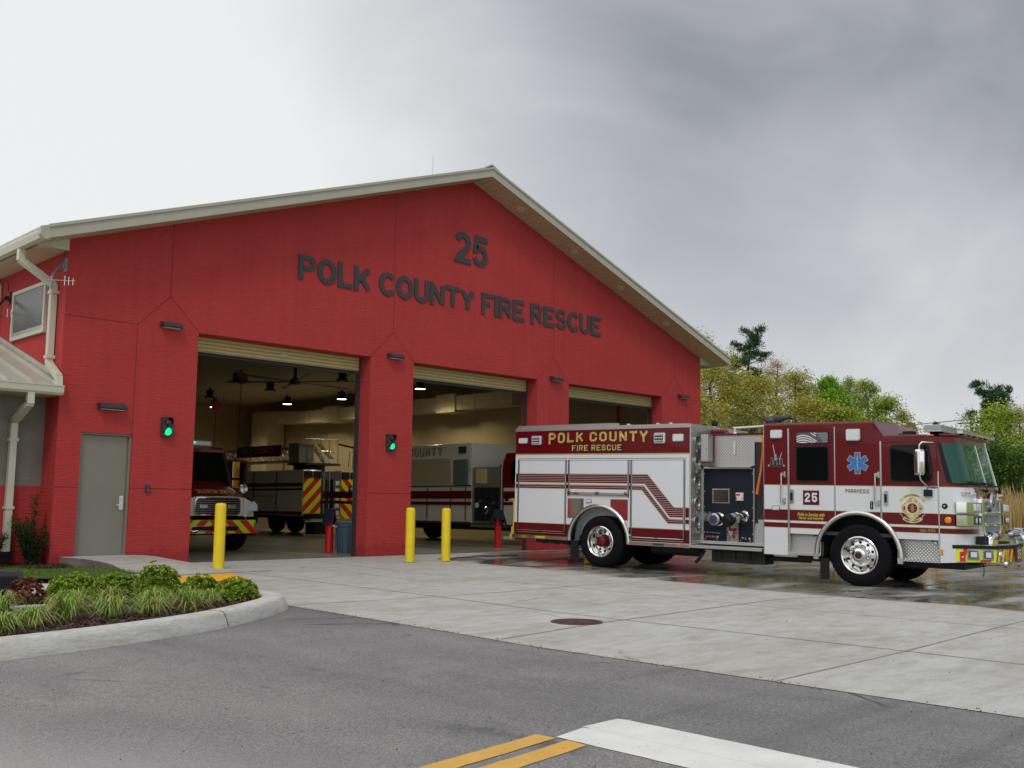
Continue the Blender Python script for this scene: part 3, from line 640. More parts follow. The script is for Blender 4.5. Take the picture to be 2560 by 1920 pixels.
# interior shell
mb=MB(); mb.box(XL+.302,XL+.34,DD,26.75,0,5.93,TAN); mb.box(XR-.31,XR-.27,DD,26.75,0,5.93,TAN); mb.box(XL+.34,XR-.31,26.7,26.75,0,5.93,TAN)
for (a,b) in ((XL+.34,-.02),(BX[0][1]+.02,BX[1][0]-.02),(BX[1][1]+.02,BX[2][0]-.02),(BX[2][1]+.02,XR-.31)): mb.box(a,b,DD,DD+.02,0,5.93,TAN)
part(mb,'interior_wall')
mb=MB(); mb.box(XL+.3,XR-.27,DD+.0,26.8,5.93,5.98,CEILM); part(mb,'ceiling')
FLR_,t_,b_=gmat('bay_floor'); g_=NG(t_); g_.L(g_.ramp(g_.noise(1.2,5,.6),(.3,(.15,.15,.135)),(.7,(.22,.22,.20))),b_.inputs['Base Color']); b_.inputs['Roughness'].default_value=.28
mb=MB(); mb.box(XL+.02,XR-.02,.06,27,-.2,0,FLR_); tag(mb.obj('floor'),kind='structure')
mb=MB(); mb.box(-.02,XR-.4,-.005,.06,-.2,.003,CONC2); tag(mb.obj('floor_threshold'),kind='structure')
YL_=mat('floor_line',(.50,.36,.03),.5)
mb=MB()
for (a,b) in BX:
    mb.box(a+.45,a+.55,.7,9,.002,.004,YL_); mb.box(b-.35,b-.25,.7,9,.002,.004,YL_)
tag(mb.obj('floor_marking'),kind='structure')
# rolled-up doors: the lowest slats hang below each lintel
for a,b in BX:
    mb=MB(); y=.37
    for k in range(5): mb.prism([(y,HB-.30+.075*k),(y-.022,HB-.29+.075*k),(y-.022,HB-.245+.075*k),(y,HB-.226+.075*k)],'x',a,b-.07,SHUT)
    mb.box(a,b-.07,y,y+.02,HB-.33,HB+.2,SHUT)
    o=part(mb,'rolling_door')
    e=MB(); e.box(a,b-.07,y-.03,y+.05,HB-.385,HB-.32,DK); e.box(a+.12,b-.2,y-.035,y-.03,HB-.37,HB-.335,BLK); part(e,'bottom_bar',o)
    s_=MB(); cx=(a+b)/2; s_.box(cx-.12,cx-.01,y-.026,y-.0225,HB-.185,HB-.15,mat('sticker_blue',(.12,.38,.55),.5)); s_.box(cx+.02,cx+.12,y-.026,y-.0225,HB-.18,HB-.155,SILV); part(s_,'sticker',o)
    tr=MB(); tr.box(b-.07,b-.0,.38,.46,0,HB-.0,DK); part(tr,'door_track'); tr=MB(); tr.box(a+.0,a+.05,.40,.46,0,HB,DK); part(tr,'door_track')
# side door
mb=MB(); mb.box(-2.16,-1.29,.10,.15,.19,2.385,DOORG); dr=part(mb,'door',bev=.004)
mb=MB(); mb.box(-2.21,-2.165,.05,.2,.17,2.425,DOORG); mb.box(-1.285,-1.245,.05,.2,.17,2.425,DOORG); mb.box(-2.165,-1.285,.05,.2,2.39,2.425,DOORG); mb.box(-2.21,-1.245,-.0,.2,.1,.188,CONC2); part(mb,'door_frame',dr)
mb=MB(); mb.prism(rrect(-1.40,-1.325,1.02,1.28,.012),'y',.085,.10,CHS); mb.cyl((-1.362,.10,1.11),(-1.362,.04,1.11),.012,CHS); mb.box(-1.47,-1.35,.035,.055,1.10,1.12,CHS); mb.cyl((-1.362,.085,1.22),(-1.362,.06,1.22),.018,CHS); part(mb,'handle',dr)
mb=MB(); mb.box(-2.2,-1.26,-.0,.45,2.3,2.31,DOORG)
# roof: two slopes with standing seams, rake fascia, soffit
YO=-.70; SL=(ZA-ZE)/(XC-XL); EX=10.64; ZR=9.60; zr=lambda x:ZR-SL*abs(x-XC)
mb=MB()
for s in (-1,1):
    xe=XC+s*(EX+.03)
    mb.prism([(XC,ZR),(xe,zr(xe)),(xe,zr(xe)-.05),(XC,ZR-.05)] if s>0 else [(XC,ZR),(XC,ZR-.05),(xe,zr(xe)-.05),(xe,zr(xe))],'y',YO+.02,27.9,ROOFM)
    k=0; y=YO+.3
    while y<27.5:
        mb.prism([(XC,ZR),(xe,zr(xe)),(xe,zr(xe)+.045),(XC,ZR+.045)],'y',y-.02,y+.02,ROOFM); y+=.41
mb.prism([(XC-.22,ZR+.0-.05),(XC,ZR+.05),(XC+.22,ZR-.05),(XC+.22,ZR-.02),(XC,ZR+.09),(XC-.22,ZR-.02)],'y',YO-.02,27.9,ROOFM)
part(mb,'roof')
mb=MB(); fw=.235
for s in (-1,1):
    xe=XC+s*EX
    mb.prism([(XC,ZR),(xe,zr(xe)),(xe,zr(xe)-fw),(XC,ZR-fw)],'y',YO-.025,YO,FASC)
    mb.prism([(XC,ZR+.012),(xe,zr(xe)+.012),(xe,zr(xe)-.045),(XC,ZR-.045)],'y',YO-.055,YO-.025,FASC)
part(mb,'fascia',bev=.004)
mb=MB()
for s in (-1,1):   # sloping soffit under the rake, flat soffit under the eaves
    xe=XC+s*(XC-XL); 
    mb.prism([(XC,ZA+.0),(XC+s*EX,ZA-SL*EX),(XC+s*EX,ZA-SL*EX+.02),(XC,ZA+.02)],'y',YO,0.0,SOFF)
    x0,x1=(XC-EX+.1,XL) if s<0 else (XR,XC+EX-.1)
    mb.box(x0,x1,.001,27.9,5.715,5.735,SOFF)
part(mb,'soffit')
mb=MB()
for k in range(64):   # soffit panel seams
    for s in (-1,1):
        x=XC+s*(.15+k*.165)
        if abs(x-XC)<10.4: mb.cbox((x,YO/2,ZA-SL*abs(x-XC)-.001),(.008,-YO-.02,.004),mat('soffit_seam',(.30,.25,.17),.8),ry=s*math.atan(SL))
part(mb,'soffit_seam')
mb=MB()  # closing triangles between sloping and flat soffits
mb.prism([(XL,5.715),(XL,5.93),(XL-.68,5.72)],'y',-.03,.0,CREAM); part(mb,'eave_return'); mb=MB(); mb.prism([(XR,5.715),(XR+.62,5.72),(XR,5.93)],'y',-.03,.0,CREAM); part(mb,'eave_return')
def gutter(x0,x1,y0,y1,z0,z1,nm='gutter'):
    m=MB(); m.box(x0,x1,y0,y1,z0,z1,CREAM); return part(m,nm,bev=.01)
XG=XC-EX
mb=MB(); mb.prism([(XG-.13,5.80),(XG-.10,5.70),(XG+.0,5.69),(XG,5.845),(XG-.13,5.87)],'y',YO+.1,27.9,CREAM); mb.prism([(XG-.135,5.86),(XG-.135,5.88),(XG-.12,5.88),(XG-.12,5.86)],'y',YO+.1,27.9,CREAM); part(mb,'gutter')
mb=MB(); mb.box(XC+EX,XC+EX+.13,YO+.1,27.9,5.70,5.87,CREAM); part(mb,'gutter')
mb=MB(); mb.prism([(XG-.13,5.87),(XG-.13,5.76),(XG-.05,5.68),(XG+.02,5.67),(XG+.02,5.93)],'y',YO-.02,YO+.1,FASC); part(mb,'gutter_end')
# downspouts on the left wall
def spout(pts,w,d,name='downspout',par=None):
    m=MB()
    for a,b in zip(pts,pts[1:]):
        a=Vector(a);b=Vector(b); dv=b-a; L_=dv.length+.03; q=dv.to_track_quat('Z','X').to_matrix().to_4x4()
        T=Matrix.Translation((a+b)/2)@q; 
        # keep faces square to the wall
        z=dv.normalized(); x=Vector((1,0,0))-z*z.x; x=x.normalized() if x.length>.2 else Vector((0,0,1)); y=z.cross(x)
        T=Matrix(((x.x,y.x,z.x,(a.x+b.x)/2),(x.y,y.y,z.y,(a.y+b.y)/2),(x.z,y.z,z.z,(a.z+b.z)/2),(0,0,0,1)))
        m.T=T; m.box(-w/2,w/2,-d/2,d/2,-L_/2,L_/2,CREAM); m.T=None
    return part(m,name,par,bev=.006)
spout([(XG-.03,.45,5.70),(XG-.03,.45,5.50),(-2.715,.40,5.12),(-2.715,.39,3.66),(-2.74,-.16,3.36),(-2.74,-.20,3.13)],.115,.115)
mb=MB(); 
for z in (4.98,3.78): mb=MB(); mb.box(-2.79,-2.64,.31,.47,z-.03,z+.03,CREAM); part(mb,'downspout_strap')
# louvred vent
mb=MB(); y0,y1,z0,z1=.84,2.55,4.30,5.28
for a in ((y0,y1,z0,z0+.07),(y0,y1,z1-.07,z1),(y0,y0+.07,z0+.07,z1-.07),(y1-.07,y1,z0+.07,z1-.07)): mb.box(XL-.06,XL,a[0],a[1],a[2],a[3],CREAM)
lv=part(mb,'louver_vent'); mb=MB(); 
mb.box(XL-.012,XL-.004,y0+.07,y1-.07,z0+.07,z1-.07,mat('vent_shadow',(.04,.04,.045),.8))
k=y0+.09
while k<y1-.08: mb.box(XL-.045,XL-.012,k,k+.011,z0+.16,z1-.08,CHS); k+=.035
mb.box(XL-.05,XL-.012,y0+.07,y1-.07,z0+.07,z0+.15,CHS); part(mb,'vent_grille',lv)
# lower wing at the left
mb=MB(); mb.box(-36,XL-.003,.60,.9,1.434,3.1,GREYW); mb.box(-36,XL-.003,.60,.9,-.15,1.43,RED); part(mb,'wing_wall')
mb=MB(); f=lambda y:3.27+.33*y
mb.prism([(-.16,f(-.16)),(7,f(7)),(7,f(7)-.05),(-.16,f(-.16)-.05)],'x',-36,XL-.03,ROOFM)
x=XL-.10
while x>-11:
    mb.prism([(-.14,f(-.14)),(7,f(7)),(7,f(7)+.05),(-.14,f(-.14)+.05)],'x',x-.022,x+.022,ROOFM); x-=.42
part(mb,'wing_roof')
mb=MB(); mb.prism([(-.05,f(-.05)),(6.9,f(6.9)),(6.9,f(6.9)+.14),(-.0,f(0)+.14)],'x',XL-.035,XL-.004,ROOFM); part(mb,'roof_flashing')
mb=MB(); mb.prism([(-.26,3.20),(-.13,3.20),(-.13,3.04),(-.21,3.04),(-.25,3.08)],'x',-36,XL-.02,CREAM); mb.box(-36,XL-.02,-.27,-.25,3.19,3.21,CREAM); part(mb,'wing_gutter')
mb=MB(); mb.box(-36,XL-.03,-.13,.6,3.04,3.06,SOFF); mb.box(-36,XL-.03,-.13,-.11,3.06,3.22,CREAM); part(mb,'wing_soffit')
spout([(-3.2,-.17,3.05),(-3.2,-.17,2.86),(-3.2,.53,2.58),(-3.2,.53,.28)],.115,.115)
mb=MB(); mb.box(-3.28,-3.12,.46,.6,2.22,2.28,CREAM); part(mb,'downspout_strap'); mb=MB(); mb.box(-3.28,-3.12,.46,.6,1.02,1.07,CREAM); part(mb,'downspout_strap')
mb=MB(); mb.box(-3.28,-3.12,.45,.6,.06,.28,BLK); 
for k in range(4): mb.box(-3.285,-3.115,.44,.6,.09+.045*k,.105+.045*k,BLK)
part(mb,'drain_boot')
mb=MB(); mb.box(-36,-15,-4.5,.598,-.15,3.9,GREYW); mb.prism([(-5,3.9),(-2,5.2),(1,3.9)],'x',-36.5,-14.6,ROOFM); part(mb,'office_block')
# lettering on the gable
for s,x0,x1,z0,z1,nm in (('POLK COUNTY FIRE RESCUE',2.25,12.414,6.0,6.56,'sign_lettering'),('25',6.776,7.90,7.20,8.0,'sign_lettering')):
    t_=MB(); cuts=sign_text(t_,s,x0,x1,z0,z1,-.0,.03,SIGN,t=1.40,gap=1.45)
    for f0,f1 in zip(cuts,cuts[1:]):
        q=MB(); v0=min(i for f in t_.f[f0:f1] for i in f); v1=max(i for f in t_.f[f0:f1] for i in f)+1
        q.add(t_.v[v0:v1],[[i-v0 for i in f] for f in t_.f[f0:f1]],SIGN); part(q,'sign_letter')
# lights in the sloping soffit, lightning rod
mb=MB()
for x in (8.75,10.9,12.9,15.1):
    mb.lathe((x,-.35,ZA-SL*(x-XC)-.004),(SL,0,1),[(.11,-.02),(.11,.0),(.085,0),(.07,.01),(0.001,.01)],CREAM,18)
part(mb,'soffit_light')
mb=MB(); mb.cyl((6.35,.4,9.2),(6.35,.4,9.95),.010,STEEL,.004,8); part(mb,'lightning_rod')
# ---- fixtures hung on the walls ----
def wall_light(x,z,w,h,label,y=0):
    r=empty('wall_light',(x,y,z),0,label,'wall light','dark wall lights on the red wall')
    m=MB(); m.prism([(-.17,-h*.30),(-.17,h*.25),(-.05,h*.5),(0,h*.5),(0,-h*.5),(-.13,-h*.5)],'x',-w/2,w/2,DK); m.obj('housing',r,.004)
    m=MB(); m.box(-w/2+.03,w/2-.03,-.13,-.02,-h*.5-.006,-h*.5,LENS); m.obj('lens',r)
wall_light(-1.70,2.92,.50,.12,'long dark wall light directly above the taupe side door')
wall_light(-.62,4.59,.40,.115,'dark wall light high on the pillar left of the first bay')
wall_light(4.93,4.60,.40,.115,'dark wall light on the pillar between the first and second bays')
wall_light(10.48,4.60,.40,.115,'dark wall light on the pillar between the second and third bays')
wall_light(16.35,4.60,.40,.115,'dark wall light at the far right end of the facade')
def signal(x,z,label):
    r=empty('traffic_signal',(x,0,z),0,label,'traffic signal','bay door signals')
    m=MB(); m.box(-.105,.105,-.10,0,-.19,.19,DK); m.obj('housing',r,.012)
    for dz,c,nm in ((.09,mat('red_lamp_off',(.09,.006,.006),.15,coat=.6),'red_lamp'),(-.09,GRN,'green_lamp')):
        m=MB(); m.lathe((0,-.10,dz),(0,-1,0),[(.074,.0),(.074,.012),(.05,.024),(.001,.03)],c,20); 
        if c is GRN:
            for i in range(18):
                a=i*2.4; rr=.062*math.sqrt(i/18); m.ell((rr*math.cos(a),-.128,dz+rr*math.sin(a)),(.006,.004,.006),GRN,6,4)
        lo=m.obj(nm,r)
        m=MB(); q=[]
        for i in range(13):
            a=math.radians(-25+230*i/12); q.append((math.cos(a),math.sin(a)))
        n=len(q); vs=[(.083*c_,-.10,dz+.083*s_) for c_,s_ in q]+[(.083*c_,-.10-.11*(.45+.55*max(0,s_)),dz+.083*s_) for c_,s_ in q]
        m.add(vs,[(i,i+1,i+1+n,i+n) for i in range(n-1)],DK,True); m.add([(v[0]*.93,v[1],dz+(v[2]-dz)*.93) for v in vs],[(i+n,i+1+n,i+1,i) for i in range(n-1)],DK,True); m.obj('visor',r)
signal(-.60,2.61,'two-lamp signal showing green on the wall between side door and first bay')
signal(4.865,2.59,'two-lamp signal showing green on the pillar beside the second bay')
m=MB(); m.box(-.945,-.86,-.035,0,1.35,1.485,DK); m.box(-.925,-.88,-.04,-.035,1.37,1.40,mat('reader_face',(.10,.11,.12),.3)); o=m.obj('card_reader',None,.004); tag(o,'small black card reader on the wall right of the side door','card reader')
# antennas
def antenna(x,y,z,label,c,rod=True):
    r=empty('antenna',(x,y,z),0,label,'antenna')
    m=MB(); m.box(-.03,0,-.045,.045,-.13,.12,c); m.prism([(0,-.11),(0,.06),(-.12,.0)],'y',-.02,.02,c); m.obj('bracket',r,.003)
    m=MB(); m.tube([(-.08,0,.02),(-.2,-.15,-.12),(-.33,-.30,-.26),(-.38,-.37,-.34),(-.39,-.38,-.55)],.024,c); m.obj('arm',r)
    m=MB(); m.tube([(-.05,0,.13),(-.045,.0,.25),(-.08,.03,.36)],.006,BLK); m.obj('cable',r)
    if rod:
        m=MB(); m.cyl((-.44,-.39,-.405),(.03,-.37,-.345),.009,ALU,n=8)
        for k,h in ((-.16,.085),(-.09,.075),(-.015,.065)): m.cyl((k,-.38,-.37-h),(k,-.38,-.37+h),.006,ALU,n=6)
        m.obj('dipole_rod',r)
antenna(XL,.05,5.45,'grey arm with a small three-element yagi aerial at the wall corner',mat('galvanised',(.20,.21,.24),.5,metal=.4))
antenna(XL,2.85,5.22,'black aerial bracket on the red wall left of the louvred vent',DK)
m=MB(); m.tube([(XL-.03,3.35,4.0),(XL-.03,3.35,5.55),(XL-.03,3.42,5.62),(XL-.03,3.6,5.64)],.02,CREAM); tag(m.obj('conduit_pipe'),'thin painted conduit pipe on the red wall at the left edge','pipe')
# ---- bollards ----
def bollard(name,x,y,h,r,m_,label,grp,z=None):
    z=gz(x,y) if z is None else z
    b=MB(); b.lathe((0,0,0),(0,0,1),[(r+.002,-.02),(r+.002,.0),(r,.01),(r,h-.05),(r*.93,h-.022),(r*.7,h-.006),(.001,h)],m_,32); b.lathe((0,0,0),(0,0,1),[(r+.004,-.02),(r+.005,.006),(r,.010)],mat('base_grime',(.05,.045,.03),.9),24,cap=False)
    o=b.obj(name,None,loc=(x,y,z)); tag(o,label,'bollard',grp)
    return o
YG='yellow bollards in front of the bays'
bollard('bollard',-.28,-1.66,1.20,.10,YEL,'yellow bollard in front of the first bay, left of the other two',YG)
bollard('bollard',3.93,-1.96,1.13,.098,YEL,'yellow bollard standing in front of the pillar edge, between the bays',YG)
bollard('bollard',4.86,-2.03,1.13,.098,YEL,'yellow bollard nearest to the back of the parked engine',YG)
bollard('bollard',9.55,-2.0,1.13,.098,YEL,'yellow bollard mostly hidden behind the rear wheels of the engine',YG)
RG='red bollards just inside the bays'
for x,y,l in ((4.74-.02,2.06,'red bollard with a dark cloth over its top inside the first bay'),(10.47,2.12,'red bollard with a dark jacket on top inside the second bay'),(11.8,2.46,'red bollard glimpsed low behind the rear bumper of the engine')):
    bollard('interior_bollard',x,y,1.02,.10,REDP,l,RG,0)
# ---------------- things inside the bays ----------------
CLO=mat('navy_cloth',(.008,.010,.028),.95,bump=(20,.6,.02))
def cloth(x,y,lab,cat,w=.15,drop=.34,sd=1):
    r=random.Random(sd); m=MB(); n=28; k=9; vs=[]
    for i in range(k+1):
        t=i/k
        for j in range(n):
            a=2*math.pi*j/n; f=1+.10*math.sin(a*3+sd)+.08*math.sin(a*7+i*.7)
            if t<.35: rr=(.125)*math.sin(t/.35*math.pi/2); z=1.06-.03*t
            else: rr=(.125+(w-.125)*(t-.35)/.65)*f; z=1.05-drop*((t-.35)/.65)*(1+.35*math.sin(a*2+sd)+.15*math.sin(5*a))
            vs.append((rr*math.cos(a),rr*math.sin(a),z))
    m.add(vs,[(i*n+j,i*n+(j+1)%n,(i+1)*n+(j+1)%n,(i+1)*n+j) for i in range(k) for j in range(n)],CLO,True)
    o=m.obj('folded_cloth' if cat=='cloth' else 'jacket',None,loc=(x,y,0)); tag(o,lab,cat)
cloth(4.72,2.06,'dark navy cloth draped over the red bollard in the first bay','cloth',.17,.30,1)
cloth(10.47,2.12,'dark navy jacket hung on the red bollard in the second bay','jacket',.24,.36,3)
r=empty('trash_can',(5.0,1.75,0),0,'grey-blue wheeled trash can just inside the first bay pillar','trash can')
TB=mat('bin_blue_grey',(.05,.085,.12),.5)
m=MB(); m.lathe((0,0,0),(0,0,1),[(.22,0),(.225,.02),(.27,.62),(.285,.64),(.285,.70),(.27,.70),(.25,.6)],TB,20)
for k in range(12):
    a=k*math.pi/6; m.cbox((.252*math.cos(a),.252*math.sin(a),.32),(.03,.03,.5),TB,rz=a)
m.obj('bin_body',r,0); m=MB(); m.lathe((0,0,.70),(0,0,1),[(.29,0),(.295,.02),(.26,.05),(.001,.06)],TB,20); m.obj('rim',r)
m=MB(); m.tube([(-.29,0,.62),(-.36,-.02,.63),(-.37,.05,.64),(-.29,.08,.66)],.015,mat('bag_white',(.6,.6,.6),.5)); m.obj('bag_edge',r)
# ceiling lamps (some lit)
WARM=(1,.86,.64)
LITM=mat('lamp_glow',(.9,.85,.7),.4,emit=(1,.88,.66),estr=14)
def high_bay(x,y,z,lit,label):
    r=empty('ceiling_lamp',(x,y,z),0,label,'ceiling lamp','high bay lamps under the ceiling')
    m=MB(); m.lathe((0,0,0),(0,0,1),[(.22,-.03),(.22,.0),(.10,.11),(.09,.26),(.05,.30),(.03,.36)],BLK,20,mats=None,cap=False); 
    for k in range(8):
        a=k*math.pi/4; m.cbox((.12*math.cos(a),.12*math.sin(a),.2),(.05,.012,.18),BLK,rz=a)
    m.obj('reflector',r)
    m=MB(); m.cyl((0,0,.33),(0,0,5.93-z),.012,BLK,n=6); m.tube([(.06,0,.3),(.3,0,.2),(.42,0,.4),(.42,0,5.93-z)],.008,BLK,6); m.obj('hanger',r)
    m=MB(); m.lathe((0,0,-.02),(0,0,1),[(.001,0),(.19,0),(.17,.02)],LITM if lit else LENS,18,cap=False); m.obj('diffuser',r)
    if lit:
        l=bpy.data.lights.new('lamp_light','SPOT'); l.energy=lit*.72; l.spot_size=math.radians(150); l.spot_blend=.6; l.shadow_soft_size=.25; l.color=WARM
        o=bpy.data.objects.new('lamp_light',l); COL.objects.link(o); o.parent=r; o.location=(0,0,-.06)
LP=[(8.9,14.0,0,'unlit black high bay lamp nearest the red hose reel, left of the fan'),(11.2,15.5,0,'unlit black high bay lamp below the middle of the fan'),(11.2,10.8,0,'unlit black high bay lamp under the right fan blade'),(14.9,16.0,330,'lit high bay lamp seen through the right edge of the first bay'),
(14.6,19.6,330,'lit high bay lamp above the duct corner, seen through the first bay'),(11.0,19.8,0,'unlit black high bay lamp farthest left by the bay ceiling'),(13.2,23.4,300,'small lit high bay lamp hanging deep beside the second red reel'),(14.6,10.6,420,'lit high bay lamp seen through the second bay')]
LP+=[(7.7,3.2,95,'added fill lamp, unseen behind the lintel of the second bay'),(2.3,3.2,60,'added fill lamp, unseen behind the lintel of the first bay'),(10.9,3.0,90,'added fill lamp, unseen above the squad truck front'),(8.2,8.6,100,'added fill lamp between the bays, hidden by the pillar')]  # unseen lamps added to brighten the truck fronts and the squad side
for x,y,l,lb in LP: high_bay(x,y,5.50,l,lb)
# ceiling fan
r=empty('ceiling_fan',(10.1,12.1,5.45),0,'large dark ceiling fan with long flat blades over the first bay','ceiling fan')
FM=mat('fan_dark',(.03,.032,.035),.5)
m=MB(); m.lathe((0,0,0),(0,0,1),[(.05,-.12),(.17,-.10),(.19,.0),(.12,.12),(.06,.14),(.06,.48)],FM,18); m.obj('motor',r)
for k in range(6):
    a=math.radians(8+60*k); m=MB(); c,s=math.cos(a),math.sin(a); m.cbox((c*1.35,s*1.35,0),(2.3,.13,.015),FM,rz=a,rx=.25); m.obj('blade',r)
# hose reels on drops
REEL=mat('reel_orange_red',(.42,.05,.012),.5)
for x,y,z,l in ((9.0,13.9,5.62,'orange-red cord reel hanging from the ceiling beside the fan'),(13.0,22.9,5.5,'dark red cord reel hanging deeper in the bay')):
    r=empty('cord_reel',(x,y,z),0,l,'cord reel','cord reels under the ceiling')
    m=MB(); m.lathe((0,-.06,0),(.5,1,0),[(.20,0),(.22,.01),(.22,.14),(.20,.15)],REEL,20); m.obj('drum',r)
    m=MB(); m.cyl((0,0,.2),(0,0,5.93-z),.02,BLK,n=6); m.obj('bracket',r)
    m=MB(); m.tube([(.02,0,-.2),(0,0,-1.5),(-.03,0,-3.3)],.013,BLK,6); m.obj('cord',r)
# ducts along the far wall
DUCT=mat('duct_tan',(.54,.46,.27),.55,var=.05)
m=MB(); xw=XR-.31
m.box(xw-1.0,xw-.3,7.2,20.7,4.78,5.32,DUCT); 
for y in (9.2,13.2,17.6,20.0): m.box(xw-1.03,xw-.27,y,y+.05,4.75,5.35,DUCT)
m.box(xw-1.08,xw-.22,10.2,11.3,4.70,5.40,DUCT); m.box(xw-1.08,xw-.22,17.8,18.9,4.72,5.42,DUCT)
m.box(xw-1.0,xw-.1,23.5,24.9,2.2,5.5,DUCT); m.prism([(20.7,4.80),(20.7,5.32),(23.5,5.5),(23.5,4.9)],'x',xw-1.0,xw-.3,DUCT)
o=part(m,'air_duct')
m=MB()
for y in (8.2,10.8,13.4,16,18.6): m.box(xw-.98,xw-.96,y,y+.02,5.3,5.93,STEEL)
part(m,'duct_hanger',o)
m=MB(); m.cyl((5.0,26.0,4.35),(10.3,26.0,4.35),.42,DUCT,n=20); m.cyl((10.3,26,4.35),(10.6,26,4.35),.5,DK,n=20); part(m,'exhaust_pipe')
m=MB(); m.box(6,9.6,26.55,26.69,0,3.9,SHUT)
for k in range(24): m.box(6,9.6,26.5,26.55,.16*k,.16*k+.03,SHUT)
part(m,'rear_door')
m=MB(); m.tube([(16.9,3.0,0),(16.9,3.0,5.9)],.05,REDP,10); part(m,'sprinkler_pipe')
# ---------------- vehicles: shared wheel ----------------
def wheel(par,a,s,h,R,wd,kind,out=-1):
    """outer face at s, facing out*s"""
    w=MB(); pr=[(.60*R,.02),(.68*R,-.004),(.80*R,-.012),(.93*R,.008),(.985*R,.035),(R,.07),(R,wd-.05),(.96*R,wd),(.55*R,wd)]
    w.lathe((0,0,0),(0,-out,0),pr,TYR,48,cap=False)
    for r_ in (.72,.78,.86): w.lathe((0,out*.012,0),(0,-out,0),[(r_*R,.004),(r_*R+.006,-.004),(r_*R+.014,.004)],TYR,48,cap=False)
    for k in range(44):   # tread lugs on the shoulder
        a_=2*math.pi*k/44
        for q in (.09,.2): w.cbox((R*1.0*math.cos(a_),-out*q,R*1.0*math.sin(a_)),(.014,.085,.05),TYR,ry=-a_)
    t=empty('wheel',(a,s,h)); t.parent=par
    w.obj('tyre',t)
    q=MB(); r=.56*R
    if kind=='front':
        q.lathe((0,0,0),(0,-out,0),[(r*1.10,.03),(r*1.10,-.01),(r*1.04,-.022),(r*.97,-.01),(r*.93,.05),(r*.86,.075),(r*.62,.055),(r*.52,.03),(r*.46,.01),(r*.44,.012)],ALU,40,cap=False)
        q.lathe((0,0,0),(0,-out,0),[(r*.44,.012),(r*.40,-.03),(r*.26,-.05),(.001,-.05)],CHR,28,cap=False)
        for k in range(10):
            a_=2*math.pi*(k+.5)/10; c,s_=math.cos(a_),math.sin(a_)
            q.lathe((r*.75*c,out*-.058,r*.75*s_),(0,out,0),[(.026,0),(.026,.002),(.001,.003)],BLK,12)
            q.lathe((r*.53*c,out*-.03,r*.53*s_),(0,out,0),[(.022,0),(.020,.03),(.012,.055),(.001,.06)],CHR,8)
    else:
        q.lathe((0,0,0),(0,-out,0),[(r*1.10,.03),(r*1.10,-.01),(r*1.04,-.02),(r*.97,.0),(r*.94,.06),(r*.88,.08),(r*.86,.16),(r*.80,.19),(r*.50,.175),(r*.46,.15)],ALU,40,cap=False)
        for k in range(10):
            a_=2*math.pi*(k+.5)/10; c,s_=math.cos(a_),math.sin(a_)
            q.lathe((r*.68*c,-out*.178,r*.68*s_),(0,out,0),[(.028,0),(.028,.003),(.001,.004)],BLK,12)
            q.lathe((r*.52*c,-out*.17,r*.52*s_),(0,out,0),[(.015,0),(.014,.03),(.001,.032)],CHR,8)
    q.obj('rim',t)
    q=MB()
    if kind=='front': q.lathe((0,out*.052,0),(0,out,0),[(r*.2,0),(r*.19,.008),(.001,.008)],mat('hub_dark',(.03,.012,.014),.3),20); q.lathe((0,out*.056,0),(0,out,0),[(r*.15,0),(r*.17,.008),(r*.13,.012)],MARS,20,cap=False)
    else: q.lathe((0,-out*.15,0),(0,out,0),[(r*.44,0),(r*.40,.06),(r*.36,.14),(r*.2,.16),(.001,.165)],MARS,24)
    q.obj('hub',t); return t
# ---------------- the fire engine on the apron ----------------
de,ep=.116,.017
fw_=Vector((math.sin(de),-math.cos(de)*math.cos(ep),-math.sin(ep))); sd_=Vector((math.cos(de),math.sin(de),0)); up_=sd_.cross(fw_)
if up_.z<0: up_=-up_
fw_.normalize(); up_.normalize()
O_=(7.194,-10.206,-.165)
EM=Matrix(((fw_.x,sd_.x,up_.x,O_[0]),(fw_.y,sd_.y,up_.y,O_[1]),(fw_.z,sd_.z,up_.z,O_[2]),(0,0,0,1)))
en=empty('fire_engine',label='maroon and white fire engine with chrome grille parked outside the second bay',cat='fire engine',mat4=EM)
def ep_(mb,name,par=None,bev=0,label=None):
    o=mb.obj(name,par or en,bev)
    if label: o['label']=label
    return o
WB=5.352; WD=2.5; Rf,Rr=.533,.522
for s,k in ((0.02,-1),(WD-.02,1)):
    wheel(en,0,s,Rf,Rf,.34,'front',k); wheel(en,-WB-.035,s+.02*(-k),Rr,Rr,.30,'rear',k)
for s in (.36,WD-.36-.30): 
    m=MB(); m.lathe((-WB-.035,s,Rr),(0,1,0),[(.3,0),(Rr-.03,0),(Rr,.04),(Rr,.26),(Rr-.03,.3),(.3,.3)],TYR,40); ep_(m,'inner_tyre')
def arch(cx,cz,r,n=18,a0=0,a1=180): return [(cx+r*math.cos(math.radians(a0+(a1-a0)*i/n)),cz+r*math.sin(math.radians(a0+(a1-a0)*i/n))) for i in range(n+1)]
